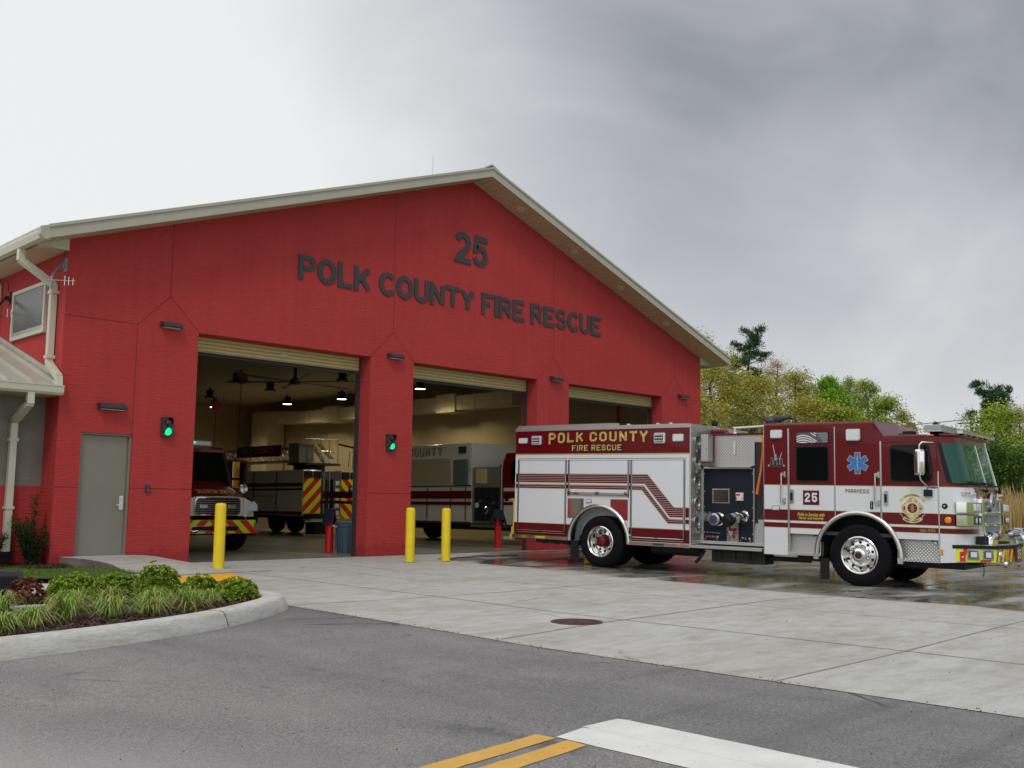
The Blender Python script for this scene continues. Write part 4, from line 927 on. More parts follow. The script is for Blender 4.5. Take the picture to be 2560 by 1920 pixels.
# chassis
m=MB()
for s in (.75,WD-.83): m.box(-7.5,1.75,s,s+.08,.44,.66,DUN)
m.box(-7.4,1.2,.85,WD-.85,.50,.60,DUN); m.cyl((0,.3,.5),(0,WD-.3,.5),.07,DUN); m.cyl((-WB,.3,.5),(-WB,WD-.3,.5),.09,DUN); m.ell((-WB,WD/2,.5),(.25,.22,.22),DUN)
m.box(-3.0,-1.9,.35,.75,.24,.5,DUN); m.cyl((-2.95,.5,.40),(-2.1,.5,.40),.17,DUN)
for a in (-2.8,-2.5,-2.2): m.lathe((a,.5,.40),(1,0,0),[(.178,0),(.178,.03)],BLK,20)
m.cyl((-2.1,.55,.36),(-1.1,.6,.36),.045,DUN); m.box(-1.3,-.8,.45,.9,.36,.5,DUN); m.cyl((-.9,.7,.42),(.9,.7,.36),.05,DUN); m.box(.7,1.6,.5,WD-.5,.36,.5,DUN)
m.cyl((-3.5,.2,.5),(-3.35,.1,.5),.05,DUN); m.tube([(-3.05,.15,.46),(-3.15,.12,.30),(-3.22,.1,.22)],.035,BLK); m.cyl((-4.5,.7,.42),(-3.4,.7,.42),.12,DUN); m.box(-7.2,-6.3,.4,WD-.4,.42,.52,DUN)
for k in range(9): m.cbox((-7.2+.1*k,.35,.46-.01*(k%3)),(.09,.1,.07),DUN)
ep_(m,'chassis')
# --- rear body with wheel arch ---
body=[(-7.625,.51),(-6.165,.51)]+arch(-5.42,.52,.745)[::-1]+[(-4.70,.50),(-3.30,.50),(-3.30,2.33),(-7.625,2.33)]
m=MB(); m.prism(body,'y',.0,.42,WHT); m.prism(body,'y',WD-.42,WD,WHT); m.box(-7.6,-3.31,.42,WD-.42,.62,2.33,WHT); bd=ep_(m,'body')
m=MB(); m.prism([(-7.625,2.33),(-3.30,2.325),(-3.30,2.845),(-7.625,2.838)],'y',-.004,WD+.004,MAR); ub=ep_(m,'upper_body',bev=.006)
m=MB(); m.box(-7.64,-3.26,-.012,.10,2.84,2.905,DIA); m.prism([(-7.64,2.905),(-5.2,2.905),(-5.0,2.905),(-5.0,2.965),(-5.12,2.975),(-7.6,2.965)],'y',.05,.12,DIA); m.box(-7.64,-3.26,WD-.10,WD+.012,2.84,2.905,DIA)
m.box(-7.6,-3.3,.1,WD-.1,2.80,2.86,DIA); m.box(-5.0,-3.4,.16,1.0,2.86,2.93,DIA)
for a in (-4.9,-4.2,-3.9): m.cyl((a,.3,2.93),(a,.3,2.965),.05,CHS)
ep_(m,'hose_bed_cover')
m=MB(); m.box(-3.30,-3.262,-.006,WD+.006,.5,2.91,DIA); bf=ep_(m,'body_front_panel')
m=MB()
for h in (2.575,2.165,1.77,1.37,1.00):   # grab rings of the air bottle doors
    m.T=Matrix.Translation((-3.255,.215,h))
    m.lathe((0,0,0),(1,0,0),[(.125,0),(.125,.02),(.10,.024),(.098,.004)],STEEL,26,cap=False); m.lathe((0,0,0),(1,0,0),[(.10,.003),(.06,.008),(.001,.008)],DIA,24,cap=False)
    m.cbox((.02,-.035,-.155),(.03,.03,.10),STEEL,rx=.5); m.cbox((.02,.06,-.15),(.03,.03,.10),STEEL,rx=-.6); m.cbox((.015,0,-.2),(.02,.10,.03),STEEL); m.cbox((.02,-.02,.04),(.02,.03,.09),DK)
m.T=None; m.lathe((-3.26,.27,.80),(1,0,0),[(.04,0),(.03,.05),(.001,.06)],STEEL,12)
ep_(m,'bottle_door_ring',bf)
m=MB()  # gold lines of the rear body, lower maroon band and rub rails
e_=.0035
bandL=[(-7.625,.600),(-6.165,.600),(-6.165,.52),(-6.163,.52)]
m.box(-7.628,-6.17,-e_,0,.590,.848,MARS); m.prism([(-4.675,.52),(-4.675,.835),(-3.30,.835),(-3.30,.50),(-4.68,.50)],'y',-e_,0,MARS)
m.prism([(-6.17,.590),(-6.155,.60)]+[p for p in arch(-5.42,.52,.745)[::-1] if p[0]<-6.07 and p[1]<.848]+[(-6.09,.848),(-6.17,.848)],'y',-e_,0,MARS)
ep_(m,'lower_stripe',bd)
m=MB(); m.box(-7.66,-6.165,-.03,.02,.512,.59,ALU); ep_(m,'rub_rail',bev=.006); m=MB(); m.box(-4.72,-3.28,-.03,.02,.492,.572,ALU); rr=ep_(m,'rub_rail',bev=.006)
m=MB(); m.prism(rrect(-7.02,-6.76,.533,.573,.015),'y',-.035,-.03,mat('label_yellow',(.55,.45,.08),.5)); ep_(m,'rail_label',rr); m=MB(); m.prism(rrect(-4.10,-3.85,.515,.552,.015),'y',-.035,-.03,DK); ep_(m,'rail_label',rr); m=MB(); m.prism(rrect(-3.55,-3.48,.52,.55,.005),'y',-.036,-.03,AMB); ep_(m,'marker_lamp',rr)
m=MB(); YT=mat('trim_yellow',(.62,.48,.04),.4,metal=.3)
m.box(-7.73,-7.627,-.02,.10,.50,.60,YT); m.box(-7.70,-7.627,-.012,.05,.60,.75,YT); m.box(-7.67,-7.627,0,.06,.75,1.36,YT); m.box(-7.69,-7.65,.01,.05,.80,1.30,mat('tail_lamp_red',(.25,.01,.01),.2,coat=.5)); m.box(-7.72,-7.627,-.016,.06,1.33,1.36,YT); m.box(-7.95,-7.63,.02,WD-.02,.46,.52,DIA); ep_(m,'rear_bumper')
m=MB(); m.box(-7.635,-7.625,.10,WD-.06,.65,2.8,FLY)
for k in range(7): m.prism([(.1+.36*k,.5),(.28+.36*k,.5),(.28+.36*k,2.4),(.1+.36*k,2.4)],'x',-7.64,-7.635,FLR)
ep_(m,'rear_chevron')
# roller doors
def rows(poly,z0,z1):
    def clip(p,z,keep):
        o=[]
        for i in range(len(p)):
            a,b=p[i-1],p[i]; ia,ib=keep(a[1]),keep(b[1])
            if ia!=ib: t=(z-a[1])/(b[1]-a[1]); o.append((a[0]+t*(b[0]-a[0]),z))
            if ib: o.append(b)
        return o
    q=clip(poly,z0,lambda v:v>=z0-1e-9); 
    return clip(q,z1,lambda v:v<=z1+1e-9) if q else q
P1=[(-7.60,1.909),(-4.243,1.909),(-3.64,1.265),(-3.31,1.265),(-3.31,1.08),(-3.735,1.08),(-4.312,1.727),(-7.60,1.729)]
P2=[(-7.60,1.682),(-4.335,1.682),(-3.745,1.034),(-3.31,1.034),(-3.31,.955),(-3.778,.955),(-4.375,1.602),(-7.60,1.602)]
def clipx(p,x0,x1):
    q=[(b,a) for a,b in p]; q=rows(q,x0,x1); return [(b,a) for a,b in q] if q else q
doors=[(-7.50,-6.28,.70,2.20,.635),(-6.15,-4.72,1.50,2.20,1.44),(-4.60,-3.44,.66,2.20,.635)]
for i,(a0,a1,h0,h1,hb) in enumerate(doors):
    m=MB(); m.box(a0,a1,-.008,-.0,h0,h1,WDOOR); d=ep_(m,'roller_door')
    m=MB()
    for x in (a0-.045,a0-.018,a1+.003,a1+.03): m.box(x,x+.012,-.012,0,hb,2.235,BLK if x in (a0-.045,a1+.03) else CHS)
    m.box(a0-.05,a1+.05,-.014,0,2.228,2.238,BLK); m.box(a0-.05,a1+.05,-.02,0,2.205,2.228,WHT)
    ep_(m,'door_frame',d)
    m=MB(); z=h0+.02
    if i!=1: m.box(a0,a1,-.009,-.0085,h0,.845,MARS)
    if i!=1: ep_(m,'door_stripe',d)
    for P in (P1,P2):
        m=MB(); zz=.955 if P is P2 else 1.08
        top=P[0][1]
        while zz<top:
            q=rows(P,zz,min(zz+.029,top)); q=clipx(q,a0,a1) if q and len(q)>2 else q
            if q and len(q)>2: m.prism(q,'y',-.0105,-.0085,MARS)
            zz+=.036
        if m.f: ep_(m,'door_stripe',d)
    m=MB(); hh=h0+.03 if i==1 else h0+.0
    m.cyl((a0-.03,-.035,hh-.01),(a1+.03,-.035,hh-.01),.012,CHS,n=8); 
    for x in (a0,a0+.62*(a1-a0)*.8,a1-.02): m.cbox((x,-.03,hh-.012),(.07,.03,.05),BLK)
    m.box(a0-.03,a1+.03,-.03,-.008,hh-.06,hh-.045,CHS); m.box(a0+.12,a0+.22,-.038,-.03,hh-.035,hh-.015,MARS)
    ep_(m,'lift_bar',d)
m=MB()  # stripe pieces on the white posts between doors
for P in (P1,P2):
    for a0,a1 in ((-7.625,-7.55),(-6.23,-6.20),(-6.235,-6.2),(-4.675,-4.645),(-3.39,-3.305)):
        q=clipx(P,a0,a1)
        if q and len(q)>2: m.prism(q,'y',-e_,0,MARS)
ep_(m,'side_stripe',bd)
def gline(m,pts,y,w=.010,mt=GOLDL):
    for (xa,za),(xb,zb) in zip(pts,pts[1:]):
        d=Vector((xb-xa,zb-za)); 
        if d.length<1e-4: continue
        d.normalize(); n=Vector((-d.y,d.x))*w/2; m.add([(xa+n.x,y,za+n.y),(xb+n.x,y,zb+n.y),(xb-n.x,y,zb-n.y),(xa-n.x,y,za-n.y)],[(0,1,2,3)],mt)
m=MB()
gline(m,[(-7.625,1.912),(-4.243,1.912),(-3.64,1.268),(-3.31,1.268)],-.0115); gline(m,[(-7.625,1.726),(-4.31,1.724),(-3.733,1.077),(-3.31,1.077)],-.0115)
gline(m,[(-7.625,1.685),(-4.335,1.685),(-3.745,1.037),(-3.31,1.037)],-.0115); gline(m,[(-7.625,1.599),(-4.375,1.599),(-3.778,.952),(-3.31,.952)],-.0115)
gline(m,[(-7.625,2.335),(-3.30,2.328)],-.0062,.02); gline(m,[(-7.55,.85),(-6.1,.85)],-.0115); gline(m,[(-4.7,.838),(-3.30,.838)],-.0115); ep_(m,'gold_line',bd)
# mirror panels beside the rear arch, arch trim, lamps
m=MB(); cl=arch(-5.42,.52,.775)
L_=[(-6.195,1.40),(-5.77,1.40)]+[p for p in cl if p[1]>.97 and p[0]<-5.77][::1]
pl_=[(-6.195,1.40),(-5.785,1.40),(-5.785,1.19),(-5.90,1.12),(-5.98,1.05),(-6.02,.985),(-6.195,.985)]
m.prism(pl_,'y',-.006,0,CHR); ep_(m,'mirror_panel',bd); m=MB(); m.prism([(-5.12,1.40),(-4.70,1.40),(-4.70,.975),(-4.86,.975),(-4.90,1.05),(-5.0,1.16),(-5.12,1.24)],'y',-.006,0,CHR); ep_(m,'mirror_panel',bd)
def archtrim(cx,cz,r,nm,s=-.035,w=.07,depth=.16,sq=0):
    m=MB(); o=arch(cx,cz,r+.035,24); i_=arch(cx,cz,r-.035,24); n=len(o)
    prof_=[(r+.045,.0),(r+.035,-.03),(r,-.042),(r-.035,-.03),(r-.045,.05),(r-.045,depth)]
    rw=[]
    for k in range(25):
        a=math.radians(180*k/24); rw+=[(cx+q*math.cos(a),s+t+.035,cz+q*math.sin(a)) for q,t in prof_]
    for z in (cz-.04,): pass
    kk=len(prof_); m.add(rw,[(a*kk+b,a*kk+b+1,(a+1)*kk+b+1,(a+1)*kk+b) for a in range(24) for b in range(kk-1)],CHS,True); return ep_(m,nm)
archtrim(-5.42,.52,.735,'wheel_arch_trim')
m=MB(); ai=arch(-5.42,.50,.70); m.prism([(p[0],p[1]) for p in ai],'y',.44,.46,BLK); ep_(m,'wheel_well')
m=MB(); m.prism(rrect(-6.12,-5.93,.15,.52,.02),'y',.02,.05,BLK); ep_(m,'mud_flap')
def lamp(par,a0,a1,h0,h1,d=.03,kind=0,y=-.004,frame=CHS,lens=LENS,nm='scene_light'):
    m=MB(); m.prism(rrect(a0,a1,h0,h1,.03),'y',y-d*.5,y,frame); m.prism(rrect(a0+.012,a1-.012,h0+.012,h1-.012,.025),'y',y-d,y-d*.5,lens)
    if kind:
        m.prism(rrect(a0+.03,a1-.045,h0+.03,h1-.03,.02),'y',y-d-.012,y-d,DK)
        for r_ in range(3):
            for c_ in range(5):
                cx=a0+.05+(a1-a0-.12)*(c_+.0)/4; cz=h0+.05+(h1-h0-.10)*r_/2; m.ell((cx,y-d-.014,cz),(.016,.008,.016),LENS,8,5)
    o=ep_(m,nm,par,.003); return o
lamp(ub,-7.54,-7.285,2.565,2.70,.03); lamp(ub,-7.165,-6.90,2.53,2.74,.05,1); lamp(ub,-4.09,-3.83,2.53,2.745,.05,1); lamp(ub,-3.675,-3.425,2.565,2.715,.03)
lamp(bd,-5.735,-5.575,1.315,1.395,.03,nm='side_marker'); m=MB(); m.lathe((-4.775,-.0,.893),(0,-1,0),[(.05,0),(.05,.02),(.035,.03),(.001,.035)],AMB,16); m.lathe((-4.775,0,.893),(0,-1,0),[(.06,0),(.058,.015)],CHS,16); ep_(m,'side_marker',bd)
m=MB(); m.box(-4.69,-4.61,-.008,0,.60,.70,SILV); ep_(m,'sticker',bd)
m=MB()
stroke_text(m,'POLK COUNTY',-6.72,-4.25,2.565,2.79,-.0075,BLK,th=.001,bow=.22,t=1.45); 
for v in range(len(m.v)): m.v[v]=(m.v[v][0]+.016,m.v[v][1],m.v[v][2]-.014)
stroke_text(m,'POLK COUNTY',-6.72,-4.25,2.565,2.79,-.0095,GOLD,th=.002,t=1.45,bow=.22)
b0=len(m.v); stroke_text(m,'FIRE RESCUE',-6.085,-4.85,2.395,2.515,-.0075,BLK,th=.001,t=1.3,gap=1.5)
for v in range(b0,len(m.v)): m.v[v]=(m.v[v][0]+.012,m.v[v][1],m.v[v][2]-.012)
stroke_text(m,'FIRE RESCUE',-6.10,-4.865,2.40,2.52,-.0095,GOLD,th=.002,t=1.3,gap=1.5)
ep_(m,'gold_lettering',ub)
# --- pump house ---
S=.47
m=MB(); m.box(-3.26,-1.75,S+.02,WD-S,.6,2.55,DUN); m.box(-3.262,-2.16,S,S+.02,2.105,2.70,DIA); m.box(-2.16,-1.75,S,S+.02,2.56,2.70,DIA); m.box(-3.262,-1.75,S,WD-S,2.69,2.71,DIA); ph=ep_(m,'pump_house')
m=MB(); m.box(-3.2,-1.75,S-.03,S+.03,2.70,2.735,MAR); m.box(-3.04,-3.0,S-.06,S+.0,2.17,2.72,MAR); m.box(-3.17,-3.0,S-.26,S+.0,2.155,2.175,MAR); ep_(m,'maroon_trim',ph)
m=MB(); m.box(-3.165,-3.01,.20,S-.02,2.178,2.71,DIA); m.ell((-3.04,.195,2.42),(.012,.01,.012),BLK,8,5); ep_(m,'side_box',ph,.004)
m=MB(); m.prism([(S-.10,2.04),(S-.10,2.075),(S,2.105),(S+.02,2.105),(S+.02,2.03)],'x',-3.24,-2.2,ALU); ep_(m,'drip_rail',ph)
m=MB(); m.box(-3.235,-2.18,S-.005,S+.02,.645,2.035,PANELB); m.box(-3.23,-2.185,S-.007,S-.005,1.253,1.258,DUN); pp=ep_(m,'pump_panel',ph)
m=MB(); m.box(-3.262,-3.235,S-.012,S+.02,.62,2.05,CHS); m.box(-2.185,-2.155,S-.012,S+.02,.62,2.05,CHS)
for a in (-3.20,-2.95,-2.72,-2.45,-2.25): m.ell((a,S-.008,.67),(.010,.006,.010),SILV,6,4)
for h in (.8,1.05,1.3,1.6,1.95): m.ell((-2.20,S-.008,h),(.010,.006,.010),SILV,6,4); m.ell((-3.22,S-.008,h),(.010,.006,.010),SILV,6,4)
ep_(m,'panel_trim',pp)
m=MB(); m.box(-3.046,-2.68,S-.012,S-.005,1.37,1.655,CHS); m.box(-3.025,-2.70,S-.014,S-.0115,1.39,1.635,CHR); ep_(m,'inspection_window',pp,.002)
m=MB(); m.box(-2.545,-2.39,S-.01,S-.005,1.432,1.585,SILV); m.box(-2.54,-2.46,S-.012,S-.01,1.52,1.56,FLR); m.box(-2.545,-2.525,S-.012,S-.01,1.44,1.50,FLR); m.ell((-2.41,S-.012,1.47),(.012,.006,.012),BLK,8,4); ep_(m,'data_plate',pp)
m=MB(); m.box(-3.23,-3.08,S-.012,S-.005,1.02,1.20,CHD)   # intake plate + large steamer inlet with cap
m.lathe((-2.91,S,1.06),(0,-1,0),[(.135,0),(.135,.03),(.11,.05),(.10,.16),(.12,.17),(.12,.22),(.085,.23),(.001,.232)],CHD,32)
m.lathe((-2.91,S-.231,1.06),(0,-1,0),[(.08,0),(.07,.004),(.001,.005)],mat('cap_flag',(.12,.10,.25),.2,metal=.6),20); ep_(m,'inlet',pp)
m=MB(); m.lathe((-2.54,S,1.10),(0,-1,0),[(.11,0),(.11,.03),(.085,.05),(.085,.12)],CHD,26); m.lathe((-2.545,S-.12,1.09),(-.12,-1,-.25),[(.10,0),(.105,.10),(.10,.11)],mat('cap_grey',(.34,.36,.40),.4),26); m.lathe((-2.56,S-.23,1.062),(-.12,-1,-.25),[(.112,0),(.118,.05),(.112,.12),(.09,.15),(.05,.155),(.001,.155)],BLK,26); ep_(m,'discharge_valve',pp)
m=MB(); m.lathe((-2.37,S,1.14),(0,-1,0),[(.10,0),(.10,.02),(.07,.04),(.065,.10)],CHD,24); m.lathe((-2.38,S-.1,1.13),(-.1,-1,-.3),[(.07,0),(.072,.05),(.06,.06),(.06,.14),(.055,.15)],CHD,22); m.lathe((-2.395,S-.24,1.085),(-.1,-1,-.3),[(.062,0),(.062,.04),(.001,.045)],CHS,14)
m.tube([(-2.32,S-.05,1.14),(-2.28,S-.08,1.05),(-2.33,S-.12,1.0),(-2.38,S-.2,1.03)],.006,CHS,6); ep_(m,'discharge_valve',pp)
m=MB(); m.box(-2.735,-2.49,S-.014,S-.005,.635,1.0,ALU); m.box(-2.69,-2.66,S-.016,S-.0138,.75,.98,BLK); m.box(-2.60,-2.565,S-.016,S-.0138,.70,.88,BLK)
m.lathe((-2.585,S-.01,.82),(0,-1,0),[(.09,0),(.085,.02),(.05,.05),(.045,.12)],mat('cap_red_chrome',(.45,.10,.10),.2,metal=.8),20); m.lathe((-2.60,S-.13,.81),(0,-1,0),[(.055,0),(.06,.03),(.04,.05),(.001,.055)],CHD,18)
m.cyl((-2.66,S-.05,.76),(-2.71,S-.06,.65),.009,CHD,n=6); ep_(m,'drain_valve',pp)
m=MB()
for k in range(10): m.ell((-3.17+.031*k,S-.008,.80-.001*k),(.008,.006,.008),SILV,6,4)
for k,c in enumerate((FLR,BLU,FLR,mat('tag_orange',(.6,.15,.03),.5),BLU,YT)): m.box(-3.20+.05*k,-3.165+.05*k,S-.014,S-.005,.70,.735,c)
m.ell((-2.4,S-.008,.72),(.03,.01,.008),SILV,8,5); m.ell((-2.34,S-.008,.72),(.008,.01,.008),SILV,8,5); m.ell((-2.34,S-.008,.695),(.008,.01,.008),SILV,8,5); m.prism([(-2.29,.71),(-2.25,.69),(-2.25,.73)],'y',S-.012,S-.005,SILV); ep_(m,'control',pp)
m=MB(); m.prism(rrect(-2.595,-2.54,2.305,2.59,.025),'y',S-.03,S-.0,CHS); m.prism(rrect(-2.588,-2.547,2.315,2.58,.02),'y',S-.036,S-.03,LENS); ep_(m,'strip_light',ph)
# crosslay hose bay beside the cab
m=MB(); m.box(-2.155,-1.75,S+.22,S+.24,.66,2.56,BLK); m.box(-2.155,-2.14,S,S+.22,.9,2.56,DUN); m.box(-2.155,-1.75,S-.0,S+.04,.62,1.0,DIA); m.box(-2.08,-1.85,S-.01,S+.02,1.0,1.08,DIA)
HN=[mat('hose_navy',(.01,.015,.05),.9),mat('hose_black',(.012,.012,.012),.9),mat('hose_brown',(.06,.015,.01),.9)]
rnd=random.Random(5)
for k in range(22): m.cbox((-1.95+rnd.uniform(-.05,.05),S+.15+rnd.uniform(-.03,.05),1.1+k*.066),(.30,.12,.05),HN[rnd.choice([0,1,1,2,1])],ry=rnd.uniform(-.15,.15))
ep_(m,'crosslay',ph)
m=MB(); m.tube([(-1.90,.30,2.62),(-1.905,.28,2.3),(-1.93,.26,2.0),(-1.985,.26,1.72),(-2.02,.28,1.56)],.024,ORA,8,rs=[.022,.024,.026,.028,.034]); m.box(-1.93,-1.88,.28,.47,2.60,2.66,ORA); ep_(m,'hose_strap',ph)
m=MB(); m.box(-3.28,-1.80,.0,S+.0,.50,.555,DIA); m.box(-3.26,-1.75,S-.12,S+.03,.58,.64,DIA); ep_(m,'running_board',bev=.005)
# deck above the pump: red pipe, rail, monitor
m=MB(); m.tube([(-3.26,.85,2.79),(-3.0,.82,2.80),(-2.93,.80,2.79),(-2.88,.79,2.72),(-2.87,.79,2.62)],.055,MAR,14); ep_(m,'red_pipe')
m=MB(); m.cyl((-2.55,.38,2.83),(-1.75,.38,2.86),.022,SILV,n=8); m.lathe((-2.52,.38,2.72),(0,0,1),[(.04,0),(.02,.04),(.02,.11)],SILV,10); m.lathe((-1.83,.38,2.72),(0,0,1),[(.04,0),(.02,.04),(.02,.13)],SILV,10); ep_(m,'deck_rail')
mo=MB(); mo.T=Matrix.Translation((-2.05,1.0,2.72)); mo.cyl((0,0,-.05),(0,0,.16),.08,MAR); mo.lathe((0,0,.13),(0,0,1),[(.12,0),(.12,.04),(.07,.06)],MAR,18); mo.tube([(0,0,.16),(.08,0,.24),(.18,0,.22)],.05,MAR,10)
mo.lathe((.0,0,.22),(0,0,1),[(.11,0),(.12,.06),(.09,.12),(.05,.14)],DK,18); mo.lathe((.02,0,.30),(1,0,.12),[(.07,-.1),(.09,0),(.085,.02),(.075,.03),(.08,.07),(.07,.08),(.072,.12),(.062,.13),(.064,.18),(.055,.19),(.056,.24),(.045,.25),(.045,.33),(.035,.36),(.045,.38),(.02,.40)],DK,18)
mo.tube([(-.05,0,.27),(-.15,0,.32),(-.45,-.05,.47)],.022,DK,8); mo.tube([(-.05,0,.27),(-.15,0,.32)],.04,MAR,8); mo.cbox((-.0,0,.39),(.07,.06,.04),YT); mo.T=None; ep_(mo,'water_monitor')
m=MB(); m.lathe((-3.3,1.05,2.89),(0,0,1),[(.03,0),(.03,.04)],CHS,10); m.ell((-3.3,1.05,2.98),(.07,.05,.065),BLK,12,8); ep_(m,'deck_lamp'); m=MB(); m.lathe((-3.9,1.75,2.89),(0,0,1),[(.03,0),(.03,.04)],CHS,10); m.ell((-3.9,1.75,2.98),(.07,.05,.065),BLK,12,8); ep_(m,'deck_lamp')
# --- cab ---
def gq(s):
    d=min(s,WD-s); t=min(1,d/.52); return 1-(1-t)**2.3
rowsH=[(.50,1.60,1.80),(1.0,1.60,1.80),(1.40,1.585,1.80),(1.735,1.555,1.795),(1.775,1.535,1.785),(2.10,1.445,1.705),(2.43,1.365,1.625),(2.50,1.35,1.61),(2.58,1.335,1.60)]
def front_a(h,s):
    for (h0,a0,c0),(h1,a1,c1) in zip(rowsH,rowsH[1:]):
        if h<=h1: break
    t=max(0,min(1,(h-h0)/(h1-h0))); a=a0+(a1-a0)*t; c=c0+(c1-c0)*t
    return a+(c-a)*gq(s)
SS=[0,.02,.05,.09,.14,.2,.27,.36,.48,.62,.8,1.0,1.18,1.25,1.32,1.5,1.7,1.88,2.02,2.14,2.23,2.30,2.36,2.41,2.45,2.48,2.5]
def loft(m,hs,mt,off=0.,s0=0,s1=2.5,thick=0):
    sv=[s for s in SS if s0<s<s1]; sv=[s0]+sv+[s1]
    n=len(sv); vs=[(front_a(h,s)+off,s if 0<s<2.5 else s,h) for h in hs for s in sv]
    m.add(vs,[(i*n+j,i*n+j+1,(i+1)*n+j+1,(i+1)*n+j) for i in range(len(hs)-1) for j in range(n-1)],mt,True)
# side shells (near and far), with wheel arch cut out
side=[(-1.75,.466),(-1.285,.470),(-1.285,.855),(-.665,.855)]+arch(-.02,.53,.735,18,0,180)[::-1][0:0]
ar=[p for p in arch(-.02,.53,.735,20)[::-1] if p[1]>.53]
side=[(-1.75,.466),(-1.285,.470),(-1.285,.85)]+[(-.68,.85)]+[p for p in ar if not(p[0]<-.6 and p[1]<.85) and not (p[0]>.55 and p[1]<.85)]+[(.64,.85),(1.345,.86),(1.345,.48),(1.60,.50),(1.60,1.0),(1.585,1.4),(1.555,1.735),(1.535,1.775),(1.35,2.50),(1.335,2.585),(.43,2.575),(.30,2.80),(-1.75,2.80)]
m=MB()
for s0,s1 in ((0,.05),(WD-.05,WD)): m.prism(side,'y',s0,s1,MAR)
m.box(-1.75,-1.70,.05,WD-.05,.47,2.8,MAR); m.box(-1.7,1.5,.05,WD-.05,.86,.92,DUN)
cabn=ep_(m,'cab')
# raised roof and lower roof with rounded edge
m=MB(); pr_=[(0,2.80),(.0,2.83),(.012,2.855),(.04,2.872),(WD/2,2.90),(WD-.04,2.872),(WD-.012,2.855),(WD,2.83),(WD,2.80)]
m.prism([(y,z) for y,z in pr_],'x',-1.76,.27,MAR)
n=len(pr_); f0=[(.27,y,z) for y,z in pr_]; 
# sloping front of the raised roof
pr2=[(0,2.575),(.0,2.59),(.012,2.61),(.04,2.62),(WD/2,2.64),(WD-.04,2.62),(WD-.012,2.61),(WD,2.59),(WD,2.575)]
f1=[(.44,y,z) for y,z in pr2]; m.add(f0+f1,[(i,i+1,i+1+n,i+n) for i in range(n-1)],MAR)
# side gussets
for y in (0,WD): m.add([(.27,y,2.80),(.30,y,2.80),(.43,y,2.575),(.44,y,2.59),(.27,y,2.83)],[(0,1,2,3,4)],MAR)
m.prism(pr2,'x',.40,1.30,MAR)
# rounded brow above the windscreen
hs=[2.575,2.585,2.60,2.615,2.625,2.63]; off=[0,.035,.05,.045,.02,-.10]
sv=SS; n=len(sv); vs=[]
for h,o in zip(hs,off): vs+=[(front_a(2.58,s)+o,s,h) for s in sv]
vs+=[(1.25,s,2.632) for s in sv]
m.add(vs,[(i*n+j,i*n+j+1,(i+1)*n+j+1,(i+1)*n+j) for i in range(len(hs)) for j in range(n-1)],MAR,True)
m.box(1.25,1.31,0,WD,2.57,2.58,MAR)
cr_=ep_(m,'cab_roof',cabn)
# front faces
m=MB(); loft(m,[.50,.80,.966],WHT); loft(m,[.966,1.05],MARS,.0); loft(m,[1.05,1.095],WHT); loft(m,[1.095,1.288],MARS); loft(m,[1.288,1.40,1.55,1.735],WHT); loft(m,[1.735,1.755,1.785],MAR)
ff=ep_(m,'front_panel',cabn)
m=MB(); v=[(.45,1.737),(.58,1.58),(.66,1.50),(.66,1.0),(1.84,1.0),(1.84,1.50),(1.92,1.58),(2.05,1.737)]
for a,b in ((0,1),(1,2)): pass
sv=[.45+.1*i for i in range(17)]
for i in range(16):
    s0,s1=sv[i],sv[i+1]
    lo=lambda s:(1.737-.25*min(1,min(s-.45,2.05-s)/.2)) if min(s-.45,2.05-s)<.2 else 1.49
    m.add([(front_a(1.737,s0)+.003,s0,1.737),(front_a(1.737,s1)+.003,s1,1.737),(front_a(lo(s1),s1)+.004,s1,lo(s1)),(front_a(lo(s0),s0)+.004,s0,lo(s0))],[(0,1,2,3)],MAR)
ep_(m,'front_cowl',ff)
# windscreen: two curved panes, rubber surround, centre strip
m=MB(); sv=[.03,.05,.09,.14,.2,.27,.36,.48,.62,.8,1.0,1.18,1.238]; 
def pane(sv,m,mt,off,h0,h1):
    hs=[h0+(h1-h0)*i/8 for i in range(9)]; n=len(sv); vs=[(front_a(h,s)+off,s,h) for h in hs for s in sv]; m.add(vs,[(i*n+j,i*n+j+1,(i+1)*n+j+1,(i+1)*n+j) for i in range(8) for j in range(n-1)],mt,True)
pane(sv,m,GLG,.006,1.80,2.47); w1=ep_(m,'windscreen',cabn)
m=MB(); pane([WD-s for s in sv][::-1],m,GLG,.006,1.80,2.47); ep_(m,'windscreen',cabn)
m=MB(); loft(m,[1.775,2.10,2.50],BLK,.001); ep_(m,'windscreen_seal',cabn)
m=MB(); m.tube([(front_a(h,1.25)+.012,1.25,h) for h in (1.79,1.95,2.1,2.3,2.48)],.014,CHS,6); ep_(m,'centre_strip',cabn)
m=MB(); loft(m,[2.47,2.52,2.585],MAR,.006); ep_(m,'windscreen_header',cabn)
# near side window part of the wrap: corner quarter glass on the side
m=MB(); m.prism([(1.475,1.83),(1.50,1.80),(1.53,1.80),(1.37,2.46),(1.345,2.46)],'y',-.004,.0,BLK); ep_(m,'corner_pillar',cabn)
m=MB()
for s0,s1,sl in ((.55,1.15,.05),(1.45,2.05,.05)):
    m.tube([(front_a(1.8,(s0+s1)/2)+.05,s1,1.70),(front_a(1.8,s1)+.055,s1-.02,1.77),(front_a(1.82,s0)+.03,s0-.35,1.825)],.010,BLK,6); m.tube([(front_a(1.83,s0)+.02,s0-.5,1.83),(front_a(1.83,s0+.3)+.02,s0+.35,1.825)],.012,BLK,6)
    m.cbox((front_a(1.7,s1)+.03,s1,1.69),(.05,.06,.05),BLK)
ep_(m,'wiper',cabn)
